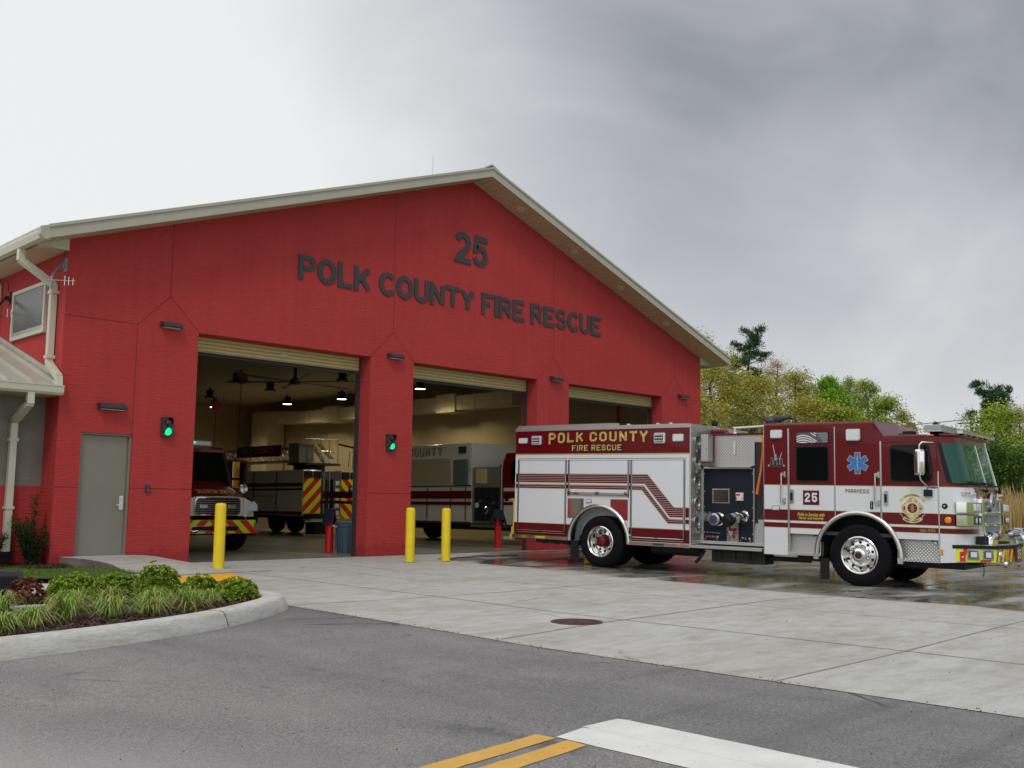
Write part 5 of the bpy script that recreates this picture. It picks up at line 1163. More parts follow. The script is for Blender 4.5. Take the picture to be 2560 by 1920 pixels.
# things seen through the glass: dash card
# side colours: white belt and stripes as thin skins
def skin(poly,mt,y=-.0035,nm='side_paint',par=None):
    m=MB(); m.prism(poly,'y',y,0,mt); return m
fr=lambda h: front_a(h,0)
def arcpts(h0,h1): return None
R2=.735
ax=lambda h: math.sqrt(max(0,R2*R2-(h-.53)**2))
def band(h0,h1,mt,m,y):
    """horizontal band between two heights, following the wheel arch"""
    ks=[h0+(h1-h0)*i/6 for i in range(7)]
    for sgn in (-1,1):
        inner=[(-.02+sgn*ax(h),h) for h in ks]
        if sgn<0: poly=[(-1.75,h0)]+inner+[(-1.75,h1)]
        else: poly=[(fr(h0),h0)]+inner+[(fr(h1),h1)]
        m.prism(poly,'y',y,0,mt)
m=MB(); y=-.0035
m.prism([(-1.75,1.287),(fr(1.287),1.287),(fr(1.5),1.5),(fr(1.733),1.733),(-1.75,1.733)],'y',y,0,WHT)
band(1.095,1.287,MARS,m,y); band(1.05,1.095,WHT,m,y); band(.966,1.05,MARS,m,y); band(.852,.966,WHT,m,y)
m.box(-1.75,-1.287,y,0,.468,.852,WHT); m.prism([(1.347,.482),(1.60,.502),(1.60,.852),(1.347,.852)],'y',y,0,WHT)
ep_(m,'side_paint',cabn)
m=MB(); y=-.0045
gline(m,[(-1.75,1.736),(fr(1.736),1.736)],y,.011)
for h in (1.291,1.092,1.053,.963):
    gline(m,[(-1.75,h),(-.02-ax(h),h)],y,.009); gline(m,[(-.02+ax(h),h),(fr(h),h)],y,.009)
ep_(m,'gold_line',cabn)
# gold pinstripe round the front too
m=MB()
for h in (1.736,1.29,1.093,1.052,.964):
    for a,b in zip(SS,SS[1:]): m.add([(front_a(h,a)+.004,a,h-.005),(front_a(h,b)+.004,b,h-.005),(front_a(h,b)+.004,b,h+.005),(front_a(h,a)+.004,a,h+.005)],[(0,1,2,3)],GOLDL)
ep_(m,'gold_line',ff)
def chs(x,h0,h1,w=.03,nm='door_edge_strip',mt=CHS):
    m=MB(); m.box(x-w/2,x+w/2,-.014,0,h0,h1,mt); return ep_(m,nm,cabn,.003)
chs(-1.272,.49,2.765,.034); chs(-.408,1.15,2.78,.022); chs(.402,1.13,2.51,.030); chs(1.352,.50,1.99,.022)
m=MB(); m.box(-1.757,-1.745,-.012,.05,.466,2.86,CHS); ep_(m,'door_edge_strip',cabn)
# doors: outline seams
m=MB()
def seam(p): gline(m,p,-.0048,.008,BLK)
seam([(-1.245,.86),(-1.245,2.74),(-.43,2.74)]); seam([(.43,2.49),(1.33,2.49)]); seam([(1.33,2.49),(1.34,2.0)]); seam([(-1.25,.857),(-.69,.857)]); ep_(m,'door_seam',cabn)
def win(a0,a1,h0,h1,r,nm,poly=None):
    m=MB(); P=poly or rrect(a0,a1,h0,h1,r,5); m.prism(P,'y',-.010,0,BLK); o=ep_(m,nm,cabn,.003)
    cx=sum(p[0] for p in P)/len(P); cz=sum(p[1] for p in P)/len(P); k=.955
    m=MB(); q=[(cx+(p[0]-cx)*(1-.022/max(.1,abs(a1-a0)/2)),cz+(p[1]-cz)*(1-.022/max(.1,abs(h1-h0)/2))) for p in P]; m.prism(q,'y',-.0135,-.010,GLS); ep_(m,'window_glass',o); return o
win(-1.135,-.512,1.80,2.442,.05,'side_window'); 
fp=[(.556,1.86),(.60,1.813),(1.20,1.813),(1.25,1.85),(1.262,2.0),(1.215,2.40),(1.17,2.445),(.60,2.445),(.556,2.40)]
win(.556,1.262,1.813,2.445,.04,'side_window',fp)
# flag decal window
m=MB(); m.prism(rrect(-1.135,-.508,2.478,2.708,.05,5),'y',-.010,0,BLK); fl=ep_(m,'flag_window',cabn)
m=MB(); FW=mat('flag_white',(.62,.63,.65),.4); FG=mat('flag_grey',(.07,.08,.085),.4); X0,X1,Z0,Z1=-1.115,-.525,2.495,2.69
m.prism(rrect(X0,X1,Z0,Z1,.04,5),'y',-.012,-.010,FG)
FRD=mat('flag_red',(.33,.02,.02),.4)
for k in range(9):
    mt=FRD if k==5 else FW
    for i in range(40):
        def zf(x):
            u=(x-X0)/(X1-X0); return Z0-.075+.042*k+.040*math.sin(u*6.5+.4)+.05*u-(.26*(u-.45) if u>.45 else 0)
        xa=X0+.004+(X1-X0-.008)*i/40; xb=X0+.004+(X1-X0-.008)*(i+1)/40; za,zb=zf(xa),zf(xb); w=.021 if k!=5 else .016
        if xa>X1-.235+.022*max(0,5-k) and k>=4: continue
        lo,hi=Z0+.006,Z1-.006; q=[max(lo,min(hi,v_)) for v_ in (za-w/2,zb-w/2,zb+w/2,za+w/2)]
        if q[3]-q[0]>.003 and q[2]-q[1]>.003: m.add([(xa,-.0122-.0001*k,q[0]),(xb,-.0122-.0001*k,q[1]),(xb,-.0122-.0001*k,q[2]),(xa,-.0122-.0001*k,q[3])],[(0,1,2,3)],mt)
for r in range(6):
    for c in range(6):
        x=X1-.20+.034*c+(r%2)*.016; z=Z1-.022-.030*r
        if x<X1-.012 and z>Z0+.012 and (c*1.0>r*.7-.6): m.lathe((x,-.0125,z),(0,-1,0),[(.0085,0),(.001,.001)],FW,5)
ep_(m,'flag_decal',fl)
# star of life
m=MB(); cx,cz=0.0,2.132
def star(R,w,y,mt):
    for k in range(3):
        a=math.radians(90+60*k); c,s=math.cos(a),math.sin(a); P=[(-R,-w),(R,-w),(R,w),(-R,w)]
        m.prism([(cx+p*c-q*s,cz+p*s+q*c) for p,q in P],'y',y-.0004*k,y+.002,mt)
star(.192,.054,-.0045,GOLDL); star(.182,.044,-.0068,BLU)
m.tube([(cx,-.012,cz-.13),(cx,-.012,cz+.13)],.004,SILV,6); m.tube([(cx+.018*math.sin(t*1.1),-.013,cz-.11+.22*t/12) for t in range(13)],.005,GOLDL,6); ep_(m,'star_of_life',cabn)
# number box
m=MB(); m.box(-1.0,-.698,-.0065,0,1.383,1.643,MARS); nb=ep_(m,'number_plate',cabn); m=MB()
stroke_text(m,'25',-.965+.008,-.735+.008,1.435-.01,1.60-.01,-.0072,BLK,th=.0005,t=1.7,gap=2.2); stroke_text(m,'25',-.965,-.735,1.435,1.60,-.009,WHT,th=.001,t=1.7,gap=2.2); ep_(m,'number',nb)
m=MB(); stroke_text(m,'PARAMEDIC',-.22,.20,1.607,1.677,-.0045,mat('lettering_dark_red',(.05,.004,.008),.4),th=.001,t=1.35,gap=2.0); ep_(m,'lettering',cabn)
m=MB(); stroke_text(m,'4924-5723',1.035,1.285,.985,1.03,-.0045,GOLDL,th=.001,t=1.1,gap=1.4); ep_(m,'lettering',cabn)
for s_,z0,z1,x0,x1 in (('Pride in Service with',1.178,1.245,-1.11,-.60),('Honor and Integrity',1.11,1.172,-1.09,-.615)):
    m=text_mesh(s_,.1,.0006,mat('script_gold',(.55,.42,.06),.5),offset=.002,shear=.35); fit(m,x0,x1,z0,z1,-.0055); ep_(m,'script_lettering',cabn)
# memorial decal: three figures and leaning flagpole
m=MB(); D_=mat('decal_black',(.01,.01,.012),.5)
def dec(P,mt=D_,y=-.005):
    m.prism(P,'y',y,0,mt)
for P in ([(-1.655,2.075),(-1.365,2.075),(-1.37,2.10),(-1.64,2.105)],[(-1.62,2.1),(-1.585,2.1),(-1.59,2.23),(-1.61,2.235)],[(-1.56,2.10),(-1.50,2.1),(-1.49,2.2),(-1.52,2.235),(-1.55,2.20)],[(-1.49,2.1),(-1.44,2.1),(-1.445,2.20),(-1.47,2.23),(-1.49,2.2)],[(-1.43,2.1),(-1.385,2.1),(-1.39,2.19),(-1.405,2.23),(-1.43,2.19)]): 
    c=(sum(p[0] for p in P)/len(P),sum(p[1] for p in P)/len(P)); dec([(c[0]+(p[0]-c[0])*1.12,c[1]+(p[1]-c[1])*1.08) for p in P],SILV,-.0042); dec(P)
for c in ((-1.52,2.245),(-1.467,2.24),(-1.407,2.24)): m.lathe((c[0],-.005,c[1]),(0,-1,0),[(.016,0),(.001,.001)],D_,8)
gline(m,[(-1.575,2.475),(-1.52,2.22)],-.0055,.010,SILV); gline(m,[(-1.40,2.33),(-1.445,2.2)],-.0055,.008,SILV); m.prism([(-1.55,2.33),(-1.50,2.29),(-1.505,2.17),(-1.545,2.20)],'y',-.0058,-.003,mat('decal_flag',(.30,.24,.34),.5)); ep_(m,'memorial_decal',cabn)
# fire department seal on the front door
m=MB(); sx,sz=.922,1.372
def disc(r0,r1,y,mt,n=36,a0=0,a1=360):
    P=[];
    for i in range(n+1):
        a=math.radians(a0+(a1-a0)*i/n); P.append((math.cos(a),math.sin(a)))
    for p,q in zip(P,P[1:]): m.add([(sx+r0*p[0],y,sz+r0*p[1]),(sx+r1*p[0],y,sz+r1*p[1]),(sx+r1*q[0],y,sz+r1*q[1]),(sx+r0*q[0],y,sz+r0*q[1])],[(0,1,2,3)],mt)
# maltese cross outline
def cross(k,y,mt):
    P=[]
    for q in range(4):
        for a,r in ((-38,.150),(-30,.148),(-18,.162),(0,.182),(18,.162),(30,.148),(38,.150),(45,.112)):
            t=math.radians(90*q+a); P.append((sx+r*k*math.cos(t),sz+r*k*math.sin(t)))
    m.add([(p[0],y,p[1]) for p in P],[tuple(range(len(P)))],mt)
cross(1.10,-.0048,WHT); cross(1.03,-.0054,DK); cross(1.0,-.006,GOLD)
for q in range(4): 
    t=math.radians(45+90*q); gline(m,[(sx+.09*math.cos(t),sz+.09*math.sin(t)),(sx+.16*math.cos(t),sz+.16*math.sin(t))],-.0066,.008,WHT)
disc(.0,.102,-.0070,WHT); disc(0,.082,-.0078,MARS); disc(.083,.086,-.0082,GOLDL)
for k in range(6):
    t=math.radians(30+60*k); gline(m,[(sx-.065*math.cos(t),sz-.065*math.sin(t)),(sx+.065*math.cos(t),sz+.065*math.sin(t))],-.0086-.0002*k,.006,GOLDL)
gline(m,[(sx-.015,sz-.068),(sx-.015,sz+.068)],-.0100,.006,GOLDL); gline(m,[(sx+.015,sz-.068),(sx+.015,sz+.068)],-.0100,.006,GOLDL)
for k in range(7): gline(m,[(sx-.015,sz-.06+.02*k),(sx+.015,sz-.06+.02*k)],-.0102,.004,GOLDL)
m.lathe((sx+.135,-.0065,sz-.005),(0,-1,0),[(.022,0),(.001,.001)],BLU,12); m.prism([(sx-.15,sz-.03),(sx-.12,sz-.03),(sx-.125,sz+.03),(sx-.145,sz+.03)],'y',-.0070,-.006,MARS)
def arcband(r0,r1,a0,a1,y,mt,n=20):
    disc(r0,r1,y,mt,n,a0,a1)
arcband(.195,.247,48,132,-.0052,WHT); arcband(.200,.242,50,130,-.0058,GOLD); arcband(.195,.250,-132,-48,-.0052,WHT); arcband(.200,.245,-130,-50,-.0058,GOLD)
for sg in (1,-1):
    for k in (1,-1):
        t=math.radians(90*sg+k*48*1); bx,bz=sx+.218*math.cos(t),sz+.218*math.sin(t)
        m.prism([(bx+k*-.0*sg,bz+.022),(bx+(-.055*k*sg),bz-.030*sg+.02),(bx-.035*k*sg,bz-.038*sg-.01),(bx-.05*k*sg,bz-.062*sg),(bx+.012*k*sg,bz-.022)],'y',-.0056,-.003,GOLD)
def arctext(body,R,a0,a1,top):
    n=len(body)
    for i,ch in enumerate(body):
        if ch==' ': continue
        a=math.radians(a0+(a1-a0)*(i+.5)/n); q=MB(); stroke_text(q,ch,-.009,.009,-.013,.013,0,mat('seal_text',(.03,.02,.004),.6),t=1.5)
        rot=(a-math.pi/2) if top else (a+math.pi/2)
        c,s=math.cos(rot),math.sin(rot); m.add([(sx+R*math.cos(a)+v[0]*c-v[2]*s,-.0068,sz+R*math.sin(a)+v[0]*s+v[2]*c) for v in q.v],q.f,q.mats[0])
arctext('POLK COUNTY',.221,122,58,True); arctext('FIRE RESCUE',.222,-122,-58,False)
ep_(m,'door_seal_emblem',cabn)
# handles, rails, lamps
def grab(a,h0,h1,par):
    m=MB(); m.cyl((a,-.075,h0+.03),(a,-.075,h1-.02),.017,CHS,n=10)
    for h in (h0+.045,h1-.035): m.cbox((a+.02,-.045,h),(.05,.07,.055),CHS); m.cbox((a+.045,-.012,h),(.035,.024,.11),CHS)
    ep_(m,'grab_rail',par)
grab(-1.385,1.40,1.965,cabn); grab(.322,1.40,1.965,cabn)
for a in (-1.20,.495):
    m=MB(); m.prism(rrect(a-.045,a+.03,1.405,1.66,.03),'y',-.022,0,CHS); m.prism(rrect(a-.035,a+.008,1.455,1.60,.012),'y',-.028,-.022,BLK); ep_(m,'door_handle',cabn,.003)
m=MB(); m.prism(rrect(.21,.262,1.33,1.475,.024),'y',-.01,0,BLK)
for k in range(5): m.ell((.236,-.011,1.355+.024*k),(.009,.004,.007),SILV,6,4)
ep_(m,'keypad',cabn)
lamp(cabn,-1.615,-1.378,2.592,2.75,.045,nm='scene_light'); lamp(cabn,-.19,.065,2.525,2.735,.06,0,nm='flood_light'); lamp(cabn,-1.595,-1.44,1.27,1.358,.03,nm='side_marker')
m=MB(); m.lathe((1.445,0,1.417),(0,-1,0),[(.05,0),(.045,.012),(.001,.014)],BLK,16); m.lathe((1.44,-.014,1.42),(0,-1,0),[(.014,0),(.001,.004)],SILV,8); ep_(m,'fuel_port',cabn)
m=MB(); m.lathe((1.492,-.003,1.187),(0,-1,0),[(.058,0),(.055,.012),(.04,.022),(.001,.025)],AMB,18); m.lathe((1.492,-.003,1.187),(0,-1,0),[(.064,0),(.060,.008)],CHS,18,cap=False); ep_(m,'turn_signal',cabn)
m=MB(); m.box(1.372,1.405,-.014,0,.615,.705,AMB); ep_(m,'side_marker',cabn)
m=MB(); m.ell((1.27,-.008,1.735),(.085,.008,.024),BLK,16,8); m.ell((1.27,-.0125,1.735),(.075,.006,.016),SILV,14,6); m.ell((1.27,-.0145,1.735),(.065,.006,.011),BLK,14,6); ep_(m,'maker_badge',cabn)
# steps
for a0,a1,fx in ((-1.285,-.68,.72),(.66,1.345,.72)):
    m=MB(); m.box(a0,a1,.12,.14,.52,.855,DIA); m.box(a0,a0+.02,0,.12,.52,.855,DIA); m.box(a1-.02,a1,0,.12,.52,.855,DIA); m.box(a0,a1+.0,-.02,.14,.478,.53,DIA)
    st_=ep_(m,'entry_step',cabn,.004)
    m=MB(); m.tube([(a1-.16,.10,.83),(a1-.12,.06,.84),(a1-.06,.03,.80),(a1-.05,.05,.76)],.016,CHS,8); ep_(m,'step_light',st_)
m=MB(); ai=arch(-.02,.50,.69); m.prism(ai,'y',.46,.48,BLK); m.box(-.7,.68,.48,WD-.48,.95,1.2,BLK); ep_(m,'wheel_well')
archtrim(-.02,.53,.735,'wheel_arch_trim',depth=.40)
m=MB()
for q in (-1,1): m.box(-.02+q*.735-.045,-.02+q*.735+.045,-.035,.36,.43,.53,CHS)
ep_(m,'arch_foot')
m=MB(); m.prism(rrect(-.72,-.56,.08,.45,.015),'y',.06,.09,BLK); ep_(m,'mud_flap')
# mirror
m=MB(); m.T=Matrix.Translation((1.10,-.17,2.15)); m.lathe((0,0,0),(0,0,1),[(.03,-.235),(.075,-.225),(.092,-.19),(.095,0),(.095,.17),(.085,.20),(.04,.215)],CHR,20); m.T=None
mi=ep_(m,'side_mirror',cabn); m=MB(); m.tube([(1.10,-.17,2.36),(1.105,-.17,2.43),(1.14,-.15,2.475),(1.28,-.0,2.475)],.017,CHS,8); m.tube([(1.10,-.17,1.93),(1.11,-.16,1.85),(1.18,-.06,1.75),(1.19,-.03,1.66)],.015,CHS,8); m.box(1.125,1.255,-.06,0,1.575,1.685,BLK); ep_(m,'mirror_arm',mi)
m=MB(); m.T=Matrix.Translation((1.30,WD+.17,2.15)); m.lathe((0,0,0),(0,0,1),[(.03,-.235),(.075,-.225),(.092,-.19),(.095,0),(.095,.17),(.085,.20),(.04,.215)],CHR,20); m.T=None; ep_(m,'side_mirror',cabn)
# roof equipment
m=MB(); m.T=Matrix.Translation((1.33,1.27,2.735))
m.box(-.26,.02,-1.06,1.06,-.045,.05,mat('smoke_lens',(.30,.31,.33),.2,coat=.5)); m.box(-.27,.03,-1.07,1.07,-.06,-.045,CHS); m.box(-.26,.02,-1.04,1.04,.05,.06,STEEL)
for k in range(9): m.box(-.262,.022,-1.04+.245*k,-1.025+.245*k,-.04,.052,STEEL)
m.T=None; m.box(1.10,1.30,.45,.55,2.62,2.69,BLK); m.box(1.10,1.30,1.95,2.05,2.62,2.69,BLK); ep_(m,'light_bar',cabn,.006)
m=MB(); m.box(1.60,1.69,.25,2.40,2.635,2.68,CHS); m.box(1.595,1.70,.25,2.40,2.68,2.69,CHS)
for k in range(5): m.box(1.55,1.65,.5+.38*k,.62+.38*k,2.615,2.635,AMB)
for k in range(3): m.cyl((1.4,.5+.75*k,2.63),(1.62,.5+.75*k,2.64),.02,BLK)
ep_(m,'solar_panel_bar',cabn,.004)
m=MB(); m.box(.75,.85,.35,.40,2.62,2.68,BLK); m.box(.68,.87,.3,.48,2.62,2.70,BLK); m.box(.60,.68,.32,.42,2.62,2.66,BLK); ep_(m,'roof_camera',cabn,.012)
m=MB(); m.cyl((.05,1.0,2.88),(.05,1.0,2.93),.025,BLK); m.tube([(.05,1.0,2.93),(.02,1.0,3.1),(-.06,1.0,3.38)],.006,BLK,6); ep_(m,'whip_antenna',cabn)
m=MB(); m.box(1.18,1.28,-.006,.02,2.595,2.615,AMB); ep_(m,'clearance_lamp',cabn)
# --- chrome grille and headlamps ---
ga=1.80
m=MB(); G0,G1=.56,1.88
m.box(ga-.02,ga+.10,G0,G0+.13,.86,1.56,CHR); m.box(ga-.02,ga+.10,G1-.13,G1,.86,1.56,CHR); m.box(ga-.02,ga+.10,G0+.13,G1-.13,1.49,1.56,CHR)
for z in (1.31,1.125,.955): m.box(ga-.01,ga+.115,G0+.13,G1-.13,z-.028,z+.028,CHR)
gr=ep_(m,'grille',None,.018)
m=MB(); m.box(ga+.0,ga+.035,G0+.12,G1-.12,.96,1.5,mat('grille_mesh',(.30,.31,.35),.45,metal=.5,bump=(40,.9,.01,(1,6,6)))); ep_(m,'grille_mesh',gr)
m=MB(); m.lathe((ga+.04,1.22,1.50),(1,0,0),[(.155,0),(.155,.05),(.13,.075),(.115,.08),(.11,.07),(.001,.07)],CHR,30); m.lathe((ga+.115,1.22,1.50),(1,0,0),[(.095,0),(.09,.008),(.001,.01)],mat('badge_dark',(.10,.09,.09),.25,metal=.6),24)
for k in range(4): m.box(ga+.124,ga+.128,1.14+.045*k,1.165+.045*k,1.475,1.525,CHS)
ep_(m,'emblem',gr)
for s0,s1 in ((-.03,.50),(WD-.50,WD+.03)):
    for z0,z1,up in ((1.32,1.49,1),(1.105,1.275,0)):
        near=s0<1; so=s0 if near else s1; si=s1 if near else s0; sg=1 if near else -1
        m=MB(); P=[(1.62,so),(1.80,so),(1.875,so+sg*.10),(1.895,si),(1.74,si)]
        m.prism(P,'z',z0,z1,CHR); h=ep_(m,'headlamp_bezel',None,.012)
        m=MB(); m.T=None
        for q in range(2):
            cs=so+sg*(.20+.17*q); ca=1.886+.010*q
            if up: m.prism(rrect(cs-.07,cs+.07,z0+.02,z1-.02,.03),'x',ca-.01,ca+.012,LENS); m.prism(rrect(cs-.045,cs+.045,z0+.035,z1-.035,.02),'x',ca+.012,ca+.018,SILV)
            else: m.prism(rrect(cs-.075,cs+.075,z0+.02,z1-.02,.03),'x',ca-.01,ca+.008,DK); m.lathe((ca+.006,cs,(z0+z1)/2),(1,0,0),[(.055,0),(.045,.008),(.001,.012)],LENS,16); m.ell((ca+.015,cs,(z0+z1)/2+.01),(.01,.018,.022),SILV,8,6)
        ep_(m,'headlamp',h)
m=MB(); stroke_text(m,'POLK COUNTY',.72,1.80,1.60,1.685,0,GOLD,t=1.1,gap=1.6,th=0); m.v=[(front_a(v[2],v[0])+.008,v[0],v[2]) for v in m.v]; ep_(m,'gold_lettering',ff)
for s0,sg in ((.18,1),(2.45,1)):
    m=MB(); ca=front_a(1.64,max(.05,min(2.45,s0)))
    m.box(ca-.03,ca+.03,s0-.06,s0-.02,1.61,1.66,CHS); m.tube([(ca+.02,s0-.04,1.635),(ca+.07,s0+.02,1.645),(ca+.09,s0+.10,1.635)],.014,CHS,8); m.cyl((ca+.10,s0+.05,1.63),(ca+.10,s0+.27,1.63),.022,SILV); ep_(m,'handrail_bracket',ff)
# --- front bumper ---
bp=[(1.55,.0),(1.62,.0),(1.66,.0),(2.14,.30),(2.255,1.25),(2.14,2.20),(1.62,2.5),(1.55,2.5)]
def bz(a,s): return 0
m=MB(); m.prism(bp,'z',.52,.76,FLY); bu=ep_(m,'bumper')
m=MB(); bp2=[(1.55,-.015),(1.66,-.015),(2.155,.29),(2.275,1.25),(2.155,2.21),(1.62,2.515),(1.55,2.515)]; m.prism(bp2,'z',.735,.79,BLK); ep_(m,'bumper_rail',bu,.01)
m=MB(); bp3=[(p[0]-.03 if p[0]>1.6 else p[0],min(max(p[1],.03),2.47)) for p in bp2]; m.prism(bp3,'z',.791,.797,DIA); ep_(m,'bumper_deck',bu)
def face(P0,P1,u0,u1,z0,z1,mt,m,o=.004,sk=0.,th=.003):
    d=Vector((P1[0]-P0[0],P1[1]-P0[1])); n=Vector((-d.y,d.x)).normalized(); 
    if n.x<0: n=-n
    q=lambda u,z:(P0[0]+d.x*u+n.x*o,P0[1]+d.y*u+n.y*o,z)
    m.add([q(u0,z0),q(u1,z0),q(u1+sk,z1),q(u0+sk,z1)],[(0,1,2,3)],mt)
m=MB(); A_,B_,C_,D__=(1.66,0.),(2.14,.30),(2.255,1.25),(2.14,2.20)
face(A_,B_,0,.10,.525,.68,FLR,m,sk=.0); face(A_,B_,.0,.165,.525,.62,FLR,m,o=.0045); face(A_,B_,.04,.17,.62,.735,FLR,m,sk=.06); face(A_,B_,.60,.86,.525,.56,FLR,m); face(A_,B_,.545,.62,.525,.60,FLR,m,o=.005,sk=.12); 
for u in (-.02,.17,.36,.55,.72): face(B_,C_,max(0,u),u+.085,.525,.735,FLR,m,sk=.10)
for u in (.28,.47,.66,.85,1.0): face(C_,D__,u-.1,u-.015,.525,.735,FLR,m,sk=-.10)
ep_(m,'chevron_stripe',bu)
for u0,u1 in ((.20,.55),(.62,.94)):
    m=MB(); face(A_,B_,u0,u1,.56,.725,CHS,m,o=.02); 
    d=Vector((.48,.30)).normalized(); n=Vector((d.y,-d.x)); n=-n if n.x<0 else n
    def fb(u0_,u1_,z0,z1,o0,o1,mt,mm):
        P=lambda u,o:(1.66+.48*u+n.x*o,.30*u+n.y*o)
        a,b,c,dd=P(u0_,o0),P(u1_,o0),P(u1_,o1),P(u0_,o1); mm.prism([a,b,c,dd],'z',z0,z1,mt)
    fb(u0,u1,.56,.725,0,.02,CHS,m); fb(u0+.05,u1-.05,.585,.70,.015,.024,DK,m); fb(u0+.085,u1-.085,.60,.685,.02,.045,LENS,m); ep_(m,'bumper_lamp',bu,.004)
m=MB()
for z in (.60,.70): m.lathe((1.70,.012,z),(.5,-.85,0),[(.016,0),(.012,.012),(.001,.014)],SILV,10)
ep_(m,'bumper_bolt',bu); m=MB()
m.lathe((2.165,.52,.64),(1,-.12,0),[(.075,0),(.07,.015),(.03,.03),(.001,.02)],CHR,20); ep_(m,'speaker_horn',bu); m=MB(); m.box(2.18,2.215,.72,.86,.56,.72,YT)
ep_(m,'bumper_fitting',bu); m=MB()
for s_,z in ((.37,.58),(.37,.69),(.95,.6),(.95,.7)): m.lathe((2.16+.12*(s_-.3),s_,z),(1,-.1,0),[(.014,0),(.001,.01)],SILV,8)
ep_(m,'bumper_bolt',bu)
m=MB(); m.box(2.27,2.285,1.10,1.42,.51,.765,MARS); m.box(2.255,2.27,1.1,1.42,.51,.765,DK); nbp=ep_(m,'number_plate',bu); m=MB(); stroke_text(m,'25',1.14,1.38,.56,.72,0,SILV,t=1.7,gap=2.0,th=0); m.v=[(2.288,v[0],v[2]) for v in m.v]; ep_(m,'number',nbp)
m=MB(); m.cyl((1.95,.35,.49),(2.2,.75,.49),.035,DIA); m.lathe((2.16,.72,.48),(1,.3,0),[(.06,0),(.06,.05),(.04,.06)],CHS,16); m.box(2.1,2.24,1.0,1.5,.44,.52,STEEL); m.lathe((2.2,1.5,.47),(1,.2,0),[(.06,0),(.06,.05)],CHS,14); m.tube([(1.95,.3,.5),(1.955,.3,.35),(1.94,.29,.28)],.008,BLK,6); ep_(m,'tow_fitting',bu)
m=MB(); m.tube([(1.98,.60,.80),(1.98,.60,.88),(2.0,.66,.935),(2.02,.78,.94)],.062,ALU,14); m.lathe((2.02,.76,.94),(0,1,0),[(.06,0),(.065,.05),(.05,.07)],DK,14); m.lathe((2.03,.84,.93),(0,1,0),[(.06,0),(.065,.10),(.045,.16),(.02,.17)],mat('cap_red',(.5,.02,.015),.3),16); m.box(1.97,2.06,.66,.82,.80,.88,YT); m.tube([(2.0,.45,1.0),(2.02,.62,.97),(2.0,.8,.99),(2.02,.98,1.0)],.014,BLK,6); ep_(m,'bumper_valve',bu)
m=MB(); m.box(1.82,1.95,.42,.62,.80,.93,BLK); m.tube([(1.9,.9,.80),(2.0,1.2,.81),(2.05,1.6,.815),(1.95,1.9,.81),(1.85,1.4,.815),(1.9,1.0,.82)],.02,BLK,8); ep_(m,'hose_tray',bu)
m=MB(); m.T=Matrix.Translation((2.09,2.0,.955))@Matrix.Rotation(-.25,4,'Z'); m.lathe((0,0,0),(1,0,0),[(.001,-.20),(.05,-.18),(.10,-.10),(.115,0),(.11,.12),(.115,.13),(.105,.14),(.08,.10),(.001,.08)],CHR,26); m.cyl((0,0,-.1),(0,0,-.16),.04,CHS); m.T=None; ep_(m,'siren',bu)
# ---------------- vehicles parked inside ----------------
DWH=mat('bay_white_paint',(.62,.62,.58),.3,coat=.4)
def root(name,x,y,rz,label): return empty(name,(x,y,0),rz,label,'fire truck')
def simple_wheel(par,x,y,R,w,side,nm='wheel'):
    """axis along x; outer face towards side*x"""
    t=empty(nm,(x,y,R)); t.parent=par
    m=MB(); m.lathe((side*w/2,0,0),(-side,0,0),[(.5*R,.02),(.72*R,-.01),(.95*R,.005),(R,.05),(R,w-.05),(.9*R,w),(.5*R,w)],TYR,36); m.obj('tyre',t)
    m=MB(); m.lathe((side*w/2,0,0),(-side,0,0),[(.58*R,.02),(.56*R,-.01),(.50*R,.03),(.44*R,.06),(.25*R,.03),(.16*R,-.03),(.001,-.035)],ALU,28,cap=False)
    for k in range(10):
        a=k*math.pi/5; m.lathe((side*(w/2-.05),.36*R*math.cos(a),.36*R*math.sin(a)),(side,0,0),[(.03,0),(.001,.004)],BLK,8)
    m.obj('rim',t); return t
def chev(m,x0,x1,z0,z1,y,w,sgn,front=-1):
    """fluorescent field with red diagonal bars on a plane y"""
    m.box(x0,x1,y,y+.01,z0,z1,FLY)
    u=x0-(z1-z0)
    while u<x1:
        P=[(u,z0),(u+w,z0),(u+w+(z1-z0)*1.0,z1),(u+(z1-z0)*1.0,z1)]
        if sgn<0: P=[(x0+x1-p[0],p[1]) for p in P]
        q=clipx(P,x0,x1)
        if q and len(q)>2: m.prism(q,'y',y-.003,y-.0005,FLR)
        u+=w*2
# -- conventional cab rescue truck, nose out in the first bay --
rt=root('rescue_truck',2.62,3.62,0,'maroon and white rescue truck with open cab door facing out of the first bay')
m=MB(); m.prism([(-1.0,.06),(1.0,.06),(1.18,.28),(1.18,.5),(-1.18,.5),(-1.18,.28)],'z',.44,.76,FLY); b_=m.obj('bumper',rt,.01)
m=MB(); 
for k,u in enumerate((-1.02,-.62,-.22)):
    m.prism([(u-.10,.445),(u+.10,.445),(u+.42,.755),(u+.22,.755)],'y',.048,.058,FLR); m.prism([(-u+.10,.445),(-u-.10,.445),(-u-.42,.755),(-u-.22,.755)],'y',.048,.058,FLR)
m.box(1.02,1.16,.05,.3,.56,.68,CHS); m.obj('chevron_stripe',b_)
m=MB(); m.prism(rrect(-.68,.58,.50,.62,.05),'y',.035,.05,CHR); m.prism(rrect(-.66,.56,.515,.605,.045),'y',.03,.036,BLK); m.obj('air_slot',b_)
m=MB(); m.box(-.02,.20,.02,.035,.62,.78,SILV); m.obj('licence_plate',b_)
